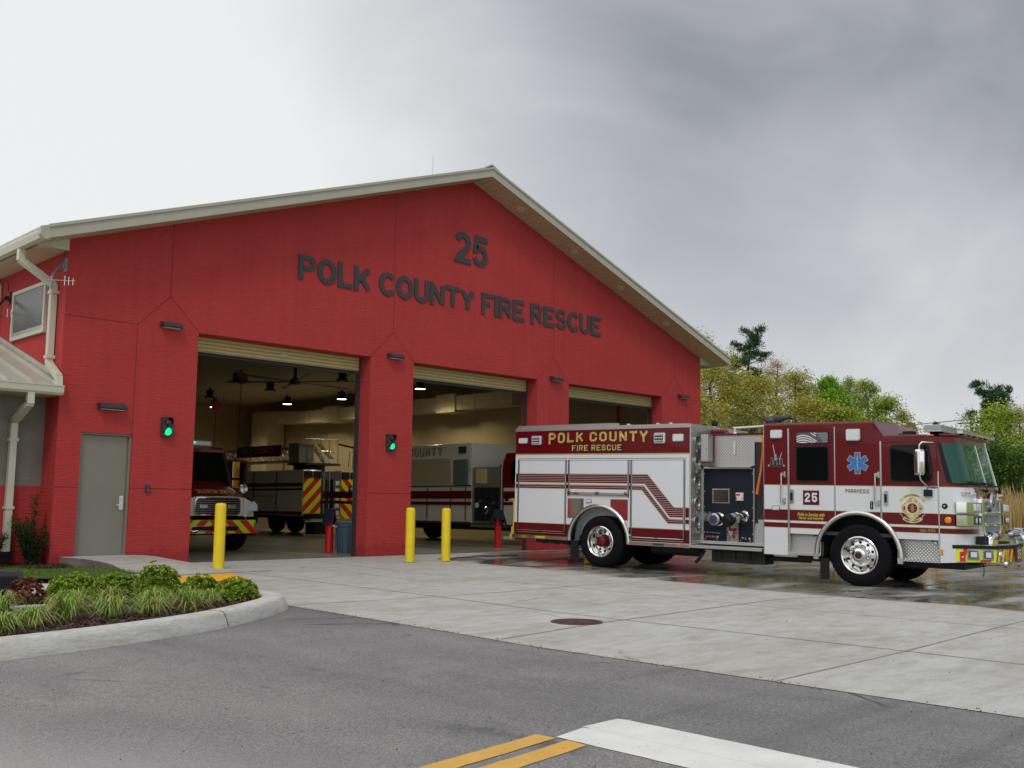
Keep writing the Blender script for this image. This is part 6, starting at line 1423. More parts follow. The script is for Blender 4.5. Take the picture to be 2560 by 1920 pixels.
# hood
m=MB(); hs=[(.08,[(-.72,.86),(-.69,1.28),(-.5,1.32),(.5,1.32),(.69,1.28),(.72,.86)]),(.34,[(-.82,.85),(-.80,1.38),(-.56,1.46),(.56,1.46),(.80,1.38),(.82,.85)]),(.75,[(-.90,.84),(-.89,1.45),(-.64,1.58),(.64,1.58),(.89,1.45),(.90,.84)]),(1.30,[(-.98,.84),(-.98,1.52),(-.7,1.70),(.7,1.70),(.98,1.52),(.98,.84)])]
vs=[(x,y,z) for y,p in hs for x,z in p]; m.add(vs,[(i*6+j,i*6+j+1,(i+1)*6+j+1,(i+1)*6+j) for i in range(3) for j in range(5)],MAR,True); m.add(vs[:6],[(0,1,2,3,4,5)],DWH); m.obj('hood',rt,.03)
m=MB()
for s in (-1,1):
    m=MB(); P=[(s*.70,.06,.84),(s*1.05,.16,.84),(s*1.18,.45,.84),(s*1.20,1.2,.84)]; Q=[(s*.70,.06,1.24),(s*1.0,.16,1.16),(s*1.12,.45,1.22),(s*1.15,1.2,1.30)]; R2_=[(s*.69,.12,1.28),(s*.82,.35,1.32),(s*.90,.75,1.40),(s*.98,1.3,1.46)]
    m.add(P+Q+R2_,[(0,1,5,4),(1,2,6,5),(2,3,7,6),(4,5,9,8),(5,6,10,9),(6,7,11,10)],DWH,True); m.obj('fender',rt)
m=MB(); m.prism(rrect(-.60,.60,.87,1.30,.10),'y',.035,.07,CHR); g_r=m.obj('grille',rt,.012); m=MB(); m.prism(rrect(-.565,.565,.90,1.275,.08),'y',.028,.036,BLK)
for k in range(7): m.box(-.56,.56,.018,.03,.94+.047*k,.948+.047*k,CHS)
m.obj('grille_bars',g_r)
for x in (-.38,.36):
    m=MB(); m.box(x-.10,x+.10,-.0,.03,1.03,1.12,CHS); m.obj('strobe_light',g_r,.01)
for s in (-1,1):
    m=MB(); m.prism([(s*.84,.98),(s*1.10,.98),(s*1.10,1.12),(s*1.0,1.22),(s*.87,1.12)],'y',.09,.16,LENS); m.obj('headlamp',rt,.02)
    m=MB(); m.lathe((s*.86,.45,1.52),(0,-1,0),[(.11,0),(.12,.08),(.10,.10),(.001,.08)],CHS,18); m.obj('air_horn',rt) if s>0 else None
m=MB(); stroke_text(m,'FIRE RESCUE',-.45,.45,0,.10,0,GOLD,t=1.3,th=0); m.v=[(-v[0],.20-.0+v[2]*1.5-.0,1.375+v[2]*.85+.02) for v in m.v]; m.obj('gold_lettering',rt)
# cab with raked windscreen
m=MB(); cp=[(1.25,1.50),(1.32,1.64),(1.75,2.50),(1.95,2.60),(4.0,2.60),(4.0,.55),(1.5,.55),(1.25,.85)]
m.prism(cp,'x',-1.08,-1.03,MAR); m.prism(cp,'x',1.03,1.08,MAR); m.prism([(1.95,2.60),(1.72,2.54),(1.72,2.44),(4.0,2.44),(4.0,2.60)],'x',-1.03,1.03,MAR); m.prism([(1.25,1.50),(1.32,1.62),(1.36,1.6),(1.3,.7)],'x',-1.03,1.03,MAR); m.box(-1.03,1.03,3.95,4.0,.55,2.3,MAR); m.box(-1.03,1.03,1.4,3.95,.6,1.0,DUN); cb=m.obj('cab',rt,.02)
m=MB(); m.prism([(1.33,1.65),(1.735,2.47),(1.745,2.46),(1.345,1.645)],'x',-1.0,1.0,GLS); m.obj('windscreen',cb)
m=MB(); 
for s in (-1,1): m.prism([(1.31,1.62),(1.74,2.50),(1.76,2.49),(1.35,1.62)],'x',s*1.03-.035,s*1.03+.035,BLK)
m.obj('pillar',cb)
# driver's door standing open
m=MB(); m.T=Matrix.Translation((1.08,1.75,0))@Matrix.Rotation(math.radians(-68),4,'Z'); m.prism([(0,.62),(.0,1.60),(.20,2.28),(.95,2.28),(.95,.62)],'x',0,.05,MAR) if False else None
m.box(-.03,.02,0,.95,.60,1.58,DWH); m.box(-.031,.021,0,.95,1.30,1.58,MAR); m.box(-.03,.02,0,.06,1.58,2.3,MAR); m.box(-.03,.02,.89,.95,1.58,2.3,MAR); m.box(-.03,.02,.06,.89,2.22,2.3,MAR); m.box(-.01,.005,.06,.89,1.58,2.22,GLS); m.T=None; dd=m.obj('door',cb,.008); dd['label']='open driver door of the rescue truck'
m=MB(); m.T=Matrix.Translation((1.26,1.50,1.92)); m.cbox((0,0,.1),(.20,.10,.42),CHR); m.cbox((0,0,-.26),(.19,.10,.20),CHR); m.tube([(-.1,.05,-.5),(.02,.05,-.45),(.02,.05,.4),(-.1,.05,.45)],.018,BLK,6); m.T=None; m.obj('side_mirror',cb,.03)
# light bar with green lamps
m=MB(); m.box(-.80,.80,1.95,2.25,2.62,2.75,LENS); lb=m.obj('light_bar',rt,.02); m=MB(); 
for x in (-.6,-.3,.0,.28): m.ell((x,1.945,2.70),(.09,.02,.035),GRN,10,6)
m.obj('green_lamp',lb)
m=MB(); m.box(-.62,-.22,2.5,3.2,2.62,3.0,MAR); m.box(-.55,-.30,2.44,2.5,2.78,2.92,SILV); m.obj('roof_air_unit',rt,.03)
m=MB(); m.box(-1.2,1.2,4.05,8.2,.6,2.75,DWH); m.obj('body',rt,.02); m=MB(); m.box(-1.205,1.205,4.04,8.21,2.1,2.76,MAR); m.obj('upper_body',rt,.01)
m=MB(); m.box(-.5,.5,.2,8,.4,.7,DUN); m.obj('chassis',rt)
for s in (-1,1): simple_wheel(rt,s*1.0,1.05,.48,.30,s); simple_wheel(rt,s*.95,6.6,.48,.34,s)
# -- ladder truck, tail towards the door, behind the squad --
lt=root('ladder_truck',12.75,13.5,0,'ladder truck with red and yellow chevron tail and platform rails, deep in the bays')
m=MB(); m.box(-1.25,-.45,0,8.4,.72,2.42,DWH); m.box(.45,1.25,0,8.4,.72,2.42,DWH); m.box(-.45,.45,.5,8.4,.6,2.1,DUN); m.box(-1.25,1.25,8.4,10.6,.7,2.9,MAR); bd2=m.obj('body',lt,.01)
m=MB(); chev(m,-1.24,-.46,.82,2.12,-.011,.26,1); m.obj('rear_chevron',bd2); m=MB(); chev(m,.46,1.24,.60,2.12,-.011,.26,-1); m.obj('rear_chevron',bd2)
m=MB(); 
for x0 in (-1.22,.48): m=MB(); m.box(x0,x0+.34,-.06,0,2.13,2.38,BLK); m.box(x0+.42,x0+.74,-.06,0,2.13,2.38,BLK); m.obj('tail_lamp',bd2)
m=MB(); m.box(.80,1.12,-.03,-.012,1.55,1.85,BLK); q_=m.obj('number_plate',bd2); m=MB(); stroke_text(m,'3',.86,1.04,1.60,1.80,-.031,SILV,t=1.4); m.obj('number',q_)
m=MB(); m.box(-1.253,-1.25,.02,6.5,1.95,2.40,DWH)
for z0,z1 in ((1.80,1.94),(1.66,1.74)): m.box(-1.256,-1.25,.02,8.4,z0,z1,MARS)
for y in (1.75,3.4,5.2): m.box(-1.262,-1.25,y,y+.05,.9,2.36,BLK)
m.box(-1.262,-1.25,0,3.4,.75,.88,MARS); m.box(-1.27,-1.25,1.9,3.3,1.42,1.46,CHS); m.obj('side_stripe',bd2)
m=MB(); m.cyl((-1.26,4.0,.62),(-1.2,4.0,.62),.78,BLK,n=30); m.obj('wheel_well',bd2)
for y in (4.0,5.4): simple_wheel(lt,-1.1,y,.52,.3,-1); simple_wheel(lt,1.1,y,.52,.3,1)
m=MB(); m.box(-1.2,1.2,-.5,.0,.55,.62,DIA); m.box(-1.2,-.5,-.45,0,.62,.80,BLK); m.box(-.95,-.35,-.4,.2,.05,.5,BLK); m.obj('rear_step',lt)
m=MB()
for x in (-.35,-.1): m.tube([(x,-.04,.8),(x,-.04,2.4)],.02,CHS,6)
for k in range(7): m.cyl((.05,-.05,.8+.2*k),(.3,-.05,.8+.2*k),.015,CHS,n=6)
for k in range(5): m.box(.12,.30,-.12,-.05,.75+.28*k,.92+.28*k,SILV)
m.obj('access_ladder',lt)
# platform basket and turntable
m=MB(); m.box(-1.0,.55,.2,1.5,2.62,2.70,DUN); m.box(-1.0,-.35,.7,1.4,2.70,3.45,mat('basket_grey',(.22,.23,.20),.5)); m.cyl((-.2,1.2,2.4),(-.2,1.2,2.65),.6,DUN)
for (a,b) in (((-.35,.25,2.7),(-.35,.25,3.6)),((.05,.25,2.7),(.05,.25,3.6)),((.45,.25,2.7),(.45,.25,3.6)),((1.2,.3,2.45),(1.2,.3,3.45)),((1.0,.3,2.6),(1.05,.3,3.2))): m.cyl(a,b,.022,CHS,n=6)
m.cyl((-1.0,.25,3.6),(.45,.25,3.6),.022,CHS,n=6); m.cyl((-.35,.25,3.15),(.45,.25,3.15),.018,CHS,n=6); m.cyl((.5,.3,3.45),(1.2,.3,3.35),.04,MAR,n=8); m.box(-.2,.35,.18,.2,2.74,2.86,SILV)
m.prism([(.0,3.45),(.12,3.5),(.85,2.8),(.75,2.72)],'y',.9,1.0,CHS); m.prism([(-.35,3.45),(-.25,3.5),(.4,2.8),(.3,2.72)],'y',.9,1.0,CHS); m.obj('turntable',lt)
m=MB(); 
for x in (-.9,-.2):
    m.box(x,x+.06,1.4,12.5,2.75,2.82,CHS); m.box(x,x+.06,1.4,12.5,3.25,3.32,CHS)
    for k in range(24): m.cyl((x+.03,1.4+.46*k,2.8),(x+.03,1.86+.46*k,3.28),.02,CHS,n=5)
m.box(-1.0,-.93,2.0,5.2,2.98,3.42,MAR); la=m.obj('ladder_boom',lt); m=MB(); stroke_text(m,'POLK COUNTY',0,2.4,0,.22,0,GOLD,t=1.2); m.v=[(-1.004,4.9-v[0],3.12+v[2]) for v in m.v]; m.obj('gold_lettering',la)
# -- squad truck, side towards us in the third bay --
sq=root('squad_truck',12.0,4.9,0,'grey and white squad truck with pump panel, side-on in the second bay')
GP=mat('squad_grey',(.55,.58,.57),.35,coat=.3)
m=MB(); m.box(0,2.4,.0,5.75,2.30,3.12,GP); m.box(0.02,2.4,0.0,5.75,.62,2.30,DWH); sb=m.obj('body',sq,.012)
m=MB(); m.box(-.02,.0,-.02,5.75,1.76,1.80,CHS); m.box(-.012,0,1.0,5.5,1.86,2.66,mat('panel_tan_reflect',(.50,.44,.30),.25,metal=.3)); m.box(-.10,.0,.15,.75,1.82,2.60,mat('tool_box_grey',(.10,.13,.14),.4)); m.box(-.012,0,.0,5.75,.60,.66,CHS)
for y in (.25,.95,2.1,3.4): m.box(-.012,0,y,y+.03,.70,1.72,BLK)
m.obj('side_panel',sb)
m=MB(); m.box(-.014,.0,.0,8,1.38,1.62,MARS); m.box(-.014,0,.0,8,1.18,1.28,MARS); m.obj('side_stripe',sb)
m=MB(); stroke_text(m,'POLK COUNTY',0,3.5,0,.30,0,BLK,t=1.5); m.v=[(-.006,4.42-v[0]*.86,2.74+v[2]) for v in m.v]; b0=len(m.v); stroke_text(m,'POLK COUNTY',0,3.5,0,.30,0,GOLD,t=1.2); m.v=m.v[:b0]+[(-.010,4.44-v[0]*.86,2.75+v[2]) for v in m.v[b0:]]
b0=len(m.v); stroke_text(m,'FIRE RESCUE',0,1.8,0,.17,0,GOLD,t=1.4); m.v=m.v[:b0]+[(-.010,3.90-v[0],2.46+v[2]) for v in m.v[b0:]]; m.obj('gold_lettering',sb)
m=MB(); m.box(-.03,0,.25,.60,2.80,3.02,DK); m.obj('scene_light',sb,.01)
m=MB(); m.box(.03,2.3,-1.35,-.02,.62,2.35,DIA); ph2=m.obj('pump_house',sq); m=MB(); m.box(-.0,.03,-1.30,-.15,.70,1.72,PANELB); m.box(-.02,0,-.9,-.6,1.40,1.60,CHR); m.box(-.02,0,-.35,-.2,1.1,1.25,SILV); m.lathe((0,-.72,1.02),(-1,0,0),[(.13,0),(.12,.06),(.08,.08),(.08,.14),(.001,.14)],CHR,22); m.lathe((0,-1.05,1.25),(-1,0,0),[(.07,0),(.06,.08),(.001,.09)],CHS,16); m.lathe((0,-.45,1.3),(-1,0,0),[(.07,0),(.06,.08),(.001,.09)],CHS,16); m.box(-.01,.03,-1.32,-1.28,.65,2.4,CHS); m.box(-.005,.03,-.65,-.2,1.85,2.3,mat('hatch',(.5,.42,.25),.35)); m.obj('pump_panel',ph2)
m=MB(); cpz=[(-1.4,.55),(-1.4,2.45),(-1.55,2.75),(-2.9,2.75),(-3.3,2.60),(-3.45,1.75),(-3.45,.55)]; m.prism(cpz,'x',0,2.4,MAR); c2=m.obj('cab',sq,.03); m=MB(); m.prism([(-1.45,.60),(-1.45,1.7),(-3.4,1.7),(-3.4,.6)],'x',-.006,0,DWH); m.prism([(-1.45,1.18),(-1.45,1.28),(-3.4,1.28),(-3.4,1.18)],'x',-.010,-.006,MARS); m.prism([(-1.45,1.38),(-1.45,1.6),(-3.4,1.6),(-3.4,1.38)],'x',-.010,-.006,MARS); m.obj('side_paint',c2)
m=MB(); m.prism([(z,y) for z,y in rrect(-2.6,-1.75,1.85,2.5,.06)],'x',-.012,0,GLS); m.prism([(z,y) for z,y in rrect(-1.65,-1.5,1.30,1.55,.04)],'x',-.02,0,BLK); m.obj('side_window',c2)
m=MB(); m.cbox((-.18,-2.9,2.25),(.12,.16,.45),CHR); m.cbox((-.18,-2.9,1.85),(.12,.16,.2),CHR); m.tube([(0,-2.9,2.6),(-.2,-2.9,2.55),(-.2,-2.9,1.7),(0,-2.9,1.65)],.015,BLK,6); m.obj('side_mirror',c2,.03)
m=MB(); m.box(.5,1.9,-3.0,5.7,.4,.65,DUN); m.box(-.02,.4,-1.35,.0,.5,.58,DIA); m.obj('chassis',sq)
for y in (-2.5,4.3): simple_wheel(sq,.18,y,.52,.3,-1); simple_wheel(sq,2.2,y,.52,.3,1)
m=MB(); 
for y in (4.3,):
    m.cyl((-.004,y,.55),(.02,y,.55),.68,BLK,n=28)
m.obj('wheel_well',sq)
# ---------------- planting ----------------
def leafmat(name,cols,rough=.6,noise=1.2,trans=.25):
    m,t,b=gmat(name); g=NG(t); ge=N('ShaderNodeNewGeometry',t); n=g.noise(noise,3,.5)
    v=g.m('ADD',g.m('MULTIPLY',ge.outputs['Random Per Island'],.6),g.m('MULTIPLY',n,.55)); v=g.m('SUBTRACT',v,.08)
    k=len(cols); col=g.ramp(v,*[(.1+.8*i/(k-1),c) for i,c in enumerate(cols)]); g.L(col,b.inputs['Base Color']); b.inputs['Roughness'].default_value=rough
    b.inputs['Specular IOR Level'].default_value=.3
    if trans:
        tr=N('ShaderNodeBsdfTranslucent',t); g.L(col,tr.inputs[0]); mx=N('ShaderNodeMixShader',t); mx.inputs[0].default_value=trans
        out=[q for q in t.nodes if q.type=='OUTPUT_MATERIAL'][0]; g.L(b.outputs[0],mx.inputs[1]); g.L(tr.outputs[0],mx.inputs[2]); g.L(mx.outputs[0],out.inputs[0])
    MATS[name]=m; return m
AZ=leafmat('azalea_leaf',[(.08,.18,.02),(.20,.34,.03),(.36,.50,.05),(.16,.24,.03),(.28,.17,.06)],noise=5)
LI=leafmat('liriope_blade',[(.10,.22,.03),(.22,.40,.06),(.42,.52,.14),(.36,.28,.09),(.55,.50,.26)],noise=4)
ND=leafmat('nandina_leaf',[(.10,.015,.018),(.20,.04,.03),(.26,.08,.05),(.14,.13,.02)],noise=5)
PO=leafmat('dark_shrub_leaf',[(.012,.045,.015),(.025,.075,.02),(.05,.13,.03)],noise=4)
STEM=mat('stem_brown',(.10,.055,.03),.8)
def leaf(vs,fs,p,d,l,w,rnd,droop=0):
    d=Vector(d).normalized(); s=d.cross(Vector((rnd.uniform(-.6,.6),rnd.uniform(-.6,.6),1))); s=s.normalized()*w if s.length>.01 else Vector((w,0,0))
    b=len(vs); p=Vector(p); vs+=[p,p+d*l*.5+s,p+d*l,p+d*l*.5-s]; fs.append((b,b+1,b+2,b+3))
def mk(name,vs,fs,mt,par,smooth=False):
    me=bpy.data.meshes.new(name); me.from_pydata([tuple(v) for v in vs],[],fs); me.materials.append(mt); me.update(); o=bpy.data.objects.new(name,me); COL.objects.link(o); o.parent=par; return o
def azalea(x,y,r,h,label,seed,mt=AZ,sparse=1.0,cat='shrub',nm='azalea_shrub',grp='low shrubs in the kerbed bed'):
    rnd=random.Random(seed); R=empty(nm,(x,y,gz(x,y)+.09),0,label,cat,grp)
    vs=[];fs=[]; tips=int(520*sparse)
    m=MB()
    for i in range(tips):
        u=rnd.random(); ph=rnd.uniform(0,2*math.pi); th=math.acos(1-u*.98); rr=rnd.uniform(.72,1.0) 
        bump=1+.10*math.sin(3*ph+seed)+.07*math.sin(7*ph+2*th)
        p=Vector((r*bump*rr*math.sin(th)*math.cos(ph),r*bump*rr*math.sin(th)*math.sin(ph),h*(.12+.88*rr*math.cos(th)*bump)))
        out=Vector((p.x,p.y,p.z*.8+.05)).normalized()
        if i%5==0: m.tube([(p.x*.1,p.y*.1,0),(p.x*.6,p.y*.6,p.z*.55),tuple(p)],.003,STEM,4)
        for k in range(8):
            a=k*2.4+rnd.random(); o=out.orthogonal().normalized(); q=out.cross(o); d=(out*rnd.uniform(.3,.9)+o*math.cos(a)+q*math.sin(a)); leaf(vs,fs,p,d,rnd.uniform(.032,.052),rnd.uniform(.010,.016),rnd)
    mk('foliage',vs,fs,mt,R); m.obj('stem',R); return R
AZL=[(-3.22,-7.35,.30,.33,'rounded green shrub nearest the tip of the kerb',1),(-3.52,-7.02,.27,.36,'shrub with reddish twigs just left of the one at the kerb tip',2),(-3.83,-6.52,.33,.46,'tallest bright green shrub in the middle of the bed',3),
(-4.15,-6.08,.34,.37,'broad yellow-green shrub left of the tallest one',4),(-4.55,-5.82,.33,.36,'green shrub with bronze leaves in front of the pale pavement',5),(-3.95,-6.75,.24,.20,'low shrub in front of the tallest shrub',8),(-4.82,-6.2,.24,.30,'small shrub behind the leftmost tall grass tuft',9)]
for x,y,r,h,l,s in AZL: azalea(x,y,r*.88,h*(.86 if h>.4 else .74),l,s)
azalea(-5.32,-6.45,.22,.30,'reddish-brown twiggy shrub beside the black flood light',6,ND,.3); azalea(-5.75,-5.9,.24,.22,'low reddish shrub behind the black flood light',7,ND,.3)
def tuft(x,y,r,h,label,seed):
    rnd=random.Random(seed); R=empty('grass_tuft',(x,y,gz(x,y)+.09),0,label,'grass tuft','liriope tufts along the kerb'); vs=[];fs=[]
    for i in range(150):
        ph=rnd.uniform(0,2*math.pi); L_=r*rnd.uniform(.6,1.5); hh=h*rnd.uniform(.45,1.0); w=rnd.uniform(.0045,.008); c,s=math.cos(ph),math.sin(ph); b=len(vs); n=7; k=rnd.uniform(.5,1)
        sx=rnd.gauss(0,.035); sy=rnd.gauss(0,.035)
        for j in range(n):
            t=j/(n-1); d=L_*t*(.35+.65*t**.6)*k; z=hh*(math.sin(min(1,t*1.25)*math.pi/2)*1.0 - .95*k*t**2.6); ww=w*(1-t**3)
            vs+=[(sx+c*d-s*ww,sy+s*d+c*ww,max(z,.004)),(sx+c*d+s*ww,sy+s*d-c*ww,max(z,.004))]
        for j in range(n-1): fs.append((b+2*j,b+2*j+1,b+2*j+3,b+2*j+2))
    mk('blades',vs,fs,LI,R)
TL=[(-4.23,-8.10,.30,.30,'bright green grass tuft nearest the kerb joint'),(-4.72,-8.22,.29,.25,'pale yellow-green tuft second from the right in the front row'),(-5.12,-8.18,.30,.27,'tuft in the middle of the front row with long arching blades'),(-4.42,-7.68,.28,.28,'tuft behind the kerb-joint tuft with deep green centre'),
(-4.68,-7.12,.28,.26,'tuft in the second row under the broad shrub'),(-5.58,-8.15,.32,.33,'tall dark-centred tuft left of the middle'),(-5.20,-7.45,.30,.30,'tuft of the second row behind the tall dark-centred tuft'),(-5.98,-8.42,.28,.24,'pale straw-streaked tuft close to the kerb at the left'),
(-6.38,-8.72,.27,.24,'tuft cut by the left edge close to the kerb'),(-5.85,-7.25,.28,.30,'tuft in front of the black flood light'),(-6.3,-7.9,.28,.28,'tuft cut by the left edge behind the kerb row'),(-3.72,-7.62,.22,.22,'small tuft between the tip shrub and the kerb')]
for i,(x,y,r,h,l) in enumerate(TL): tuft(x,y,r*1.12,h*1.12,l,20+i)
def tallshrub(x,y,h,r,label,seed):
    rnd=random.Random(seed); R=empty('upright_shrub',(x,y,.06),0,label,'shrub','dark shrubs against the wing wall'); vs=[];fs=[]; m=MB()
    for i in range(15):
        ph=rnd.uniform(0,6.28); hh=h*(1.05 if i<2 else rnd.uniform(.35,.72)); rr=(.10 if i<2 else rnd.uniform(.3,1))*r; tip=Vector((rr*math.cos(ph),rr*math.sin(ph),hh)); m.tube([(0,0,0),tuple(tip*.5+Vector((0,0,-.03))),tuple(tip)],.008,STEM,5,rs=[.012,.008,.004])
        for k in range(230):
            t=rnd.uniform(.15,1); p=tip*t+Vector((0,0,-.12*t*(1-t)))+Vector((rnd.gauss(0,.03),rnd.gauss(0,.03),rnd.gauss(0,.03))); a=rnd.uniform(0,6.28); leaf(vs,fs,p,(math.cos(a),math.sin(a),rnd.uniform(.1,1.0)),rnd.uniform(.05,.09),.010,rnd)
    mk('foliage',vs,fs,PO,R); m.obj('stem',R)
tallshrub(-2.92,.10,1.15,.36,'dark upright shrub with tall shoots at the red wall corner',31); tallshrub(-3.72,-.15,.95,.34,'dark needle-leaved shrub cut by the left edge near the downspout',32)
# mulch chips
def chips(name,region,n,seed,zf,cols=MULC,sz=(.012,.035)):
    rnd=random.Random(seed); vs=[];fs=[]
    xs=[p[0] for p in region]; ys=[p[1] for p in region]
    def inside(x,y):
        c=False
        for i in range(len(region)):
            (xa,ya),(xb,yb)=region[i-1],region[i]
            if (ya>y)!=(yb>y) and x<(xb-xa)*(y-ya)/(yb-ya)+xa: c=not c
        return c
    k=0
    while k<n:
        x=rnd.uniform(max(min(xs),-8),max(xs)); y=rnd.uniform(min(ys),max(ys))
        if not inside(x,y): continue
        k+=1; l=rnd.uniform(*sz); w=l*rnd.uniform(.2,.4); a=rnd.uniform(0,6.28); t=rnd.uniform(-.5,.5); z=zf(x,y)+rnd.uniform(.004,.022); c,s=math.cos(a),math.sin(a); b=len(vs)
        vs+=[(x-c*l-s*w,y-s*l+c*w,z-t*l),(x-c*l+s*w,y-s*l-c*w,z-t*l+.003),(x+c*l+s*w,y+s*l-c*w,z+t*l),(x+c*l-s*w,y+s*l+c*w,z+t*l+.004)]; fs.append((b,b+1,b+2,b+3))
    return mk(name,vs,fs,cols,None)
MC=leafmat('bark_chip',[(.018,.008,.008),(.05,.022,.017),(.10,.05,.036),(.16,.09,.07)],noise=9,trans=0)
tag(chips('mulch_chips',inner,9000,41,lambda x,y:gz(x,y)+.095,MC),'dark bark mulch chips covering the kerbed planting bed',kind='stuff')
tag(chips('mulch_chips',ml,2600,42,lambda x,y:.062,MC),'dark bark mulch chips along the foot of the wing wall',kind='stuff')
# lawn blades
GB=leafmat('lawn_blade',[(.05,.13,.01),(.10,.24,.02),(.16,.32,.03),(.20,.17,.06)],noise=1.5)
rnd=random.Random(51); vs=[];fs=[]
k=0
while k<16000:
    x=rnd.uniform(-8,-2.1); y=rnd.uniform(-3.2,-.4)
    if not (y>-2.45-(x+4.3)*.66 if x>-4.3 else y>-2.45): continue
    if x>-2.55 and y>-.6: continue
    if x>-3.4 and rnd.random()<.55+.4*math.sin(x*5)*math.sin(y*4): continue
    k+=1; h=rnd.uniform(.015,.055); a=rnd.uniform(0,6.28); c,s=math.cos(a)*.004,math.sin(a)*.004; z=.045+.0074*y; b=len(vs); dx,dy=rnd.gauss(0,.018),rnd.gauss(0,.018)
    vs+=[(x-c,y-s,z),(x+c,y+s,z),(x+dx,y+dy,z+h)]; fs.append((b,b+1,b+2))
tag(mk('grass',vs,fs,GB,None),'short green lawn grass between ramp and pavement',kind='stuff')
# flood light, flat stone
r=empty('flood_light',(-5.46,-6.10,gz(-5.6,-6.15)+.12),math.radians(-25),'black finned flood light on a short stem in the planting bed','flood light')
m=MB(); m.prism([(-.16,.02),(.14,.0),(.14,.16),(.10,.19),(-.14,.21),(-.18,.14)],'y',-.15,.15,DK); m.T=None; o=m.obj('housing',r,.008); o.location.z=.10
m=MB()
for k in range(13): m.box(-.10+.018*k,-.092+.018*k,-.165,-.15,.04,.15,BLK)
o=m.obj('cooling_fin',r); o.location.z=.10; r.scale=(1.25,1.25,1.15)
m=MB(); m.cyl((0,0,-.05),(0,0,.12),.03,BLK); m.box(-.12,.12,-.12,.12,.0,.03,DK); m.obj('stem',r)
m=MB(); m.prism([(-.22,-.10),(-.05,-.14),(.20,-.08),(.24,.06),(.02,.12),(-.2,.07)],'z',0,.03,mat('stone_grey',(.38,.40,.40),.7,var=.2,vscale=8)); o=m.obj('stepping_stone',None,.006,loc=(-5.50,-6.92,gz(-5.5,-6.9)+.10)); tag(o,'flat grey stone lying in the mulch between the grass tufts','stone')
# ---------------- berm, dry grass, trees ----------------
def bz_(x,y): return -.30+.62*ss((x-25.5)/8)*ss((14-y)/8+.4)
m=MB(); nx_,ny_=20,10
P_=[(19+(160-19)*(i/nx_)**1.9,-70+160*j/ny_) for j in range(ny_+1) for i in range(nx_+1)]
m.add([(x,y,bz_(x,y)) for x,y in P_],[(j*(nx_+1)+i,j*(nx_+1)+i+1,(j+1)*(nx_+1)+i+1,(j+1)*(nx_+1)+i) for j in range(ny_) for i in range(nx_)],MEAD,True); tag(m.obj('meadow_bank'),kind='structure')
DG=leafmat('dry_grass_blade',[(.34,.20,.07),(.50,.33,.14),(.62,.46,.22),(.30,.26,.07)],noise=.6)
rnd=random.Random(61); vs=[];fs=[]
for i in range(15000):
    x=rnd.uniform(31.5,43); y=rnd.uniform(-14,6); cl=math.sin(x*1.3+2*math.sin(y*.9))*math.sin(y*1.7); h=rnd.uniform(.7,1.55)*(1+.25*cl); z=bz_(x,y); a=rnd.uniform(0,6.28); w=rnd.uniform(.010,.022); c,s=math.cos(a)*w,math.sin(a)*w; dx,dy=rnd.gauss(0,.12),rnd.gauss(0,.12); b=len(vs)
    vs+=[(x-c,y-s,z),(x+c,y+s,z),(x+dx*.4+c,y+dy*.4+s,z+h*.6),(x+dx*.4-c,y+dy*.4-s,z+h*.6),(x+dx,y+dy,z+h)]; fs+=[(b,b+1,b+2,b+3),(b+3,b+2,b+4)]
    if rnd.random()<.5:
        q=len(vs); w2=.035; vs+=[(x+dx-w2,y+dy,z+h*.96),(x+dx,y+dy-w2,z+h*.88),(x+dx+w2,y+dy,z+h*.98),(x+dx,y+dy+w2*.3,z+h*1.12)]; fs.append((q,q+1,q+2,q+3))
tag(mk('dry_grass',vs,fs,DG,None),'tall tan dry grass on the bank at the right edge',kind='stuff')
rnd=random.Random(62); vs=[];fs=[]
for i in range(12000):
    x=rnd.uniform(19.3,33); y=rnd.uniform(-14,4); z=bz_(x,y); h=rnd.uniform(.04,.12); a=rnd.uniform(0,6.28); w=.012; c,s=math.cos(a)*w,math.sin(a)*w; b=len(vs); vs+=[(x-c,y-s,z),(x+c,y+s,z),(x+rnd.gauss(0,.03),y,z+h)]; fs.append((b,b+1,b+2))
MG=leafmat('meadow_blade',[(.12,.22,.02),(.22,.34,.04),(.32,.42,.07)],noise=.8)
tag(mk('grass',vs,fs,MG,None),'bright green mown grass beyond the apron at the right',kind='stuff')
BARK=mat('bark',(.085,.07,.058),.9,var=.3,vscale=4,bump=(6,.6,.05,(1,1,.3)))
BARKP=mat('pine_bark',(.10,.06,.045),.9,var=.3,vscale=3)
CR1=leafmat('crown_spring_olive',[(.24,.23,.04),(.38,.37,.06),(.52,.50,.10),(.46,.34,.10)],noise=.45)
CR2=leafmat('crown_bud_brown',[(.32,.22,.12),(.48,.35,.19),(.58,.44,.24),(.44,.40,.16)],noise=.6)
CR3=leafmat('crown_bright_green',[(.13,.30,.02),(.24,.46,.035),(.36,.58,.07),(.26,.40,.04)],noise=.5)
CR4=leafmat('pine_needles',[(.035,.085,.04),(.06,.14,.055),(.10,.19,.07)],noise=.7)
CR5=leafmat('crown_dark_green',[(.03,.08,.015),(.07,.16,.025),(.13,.25,.04),(.08,.16,.03)],noise=.5)
CR6=leafmat('crown_yellow_green',[(.18,.27,.03),(.32,.42,.05),(.44,.54,.08),(.36,.38,.07)],noise=.5)
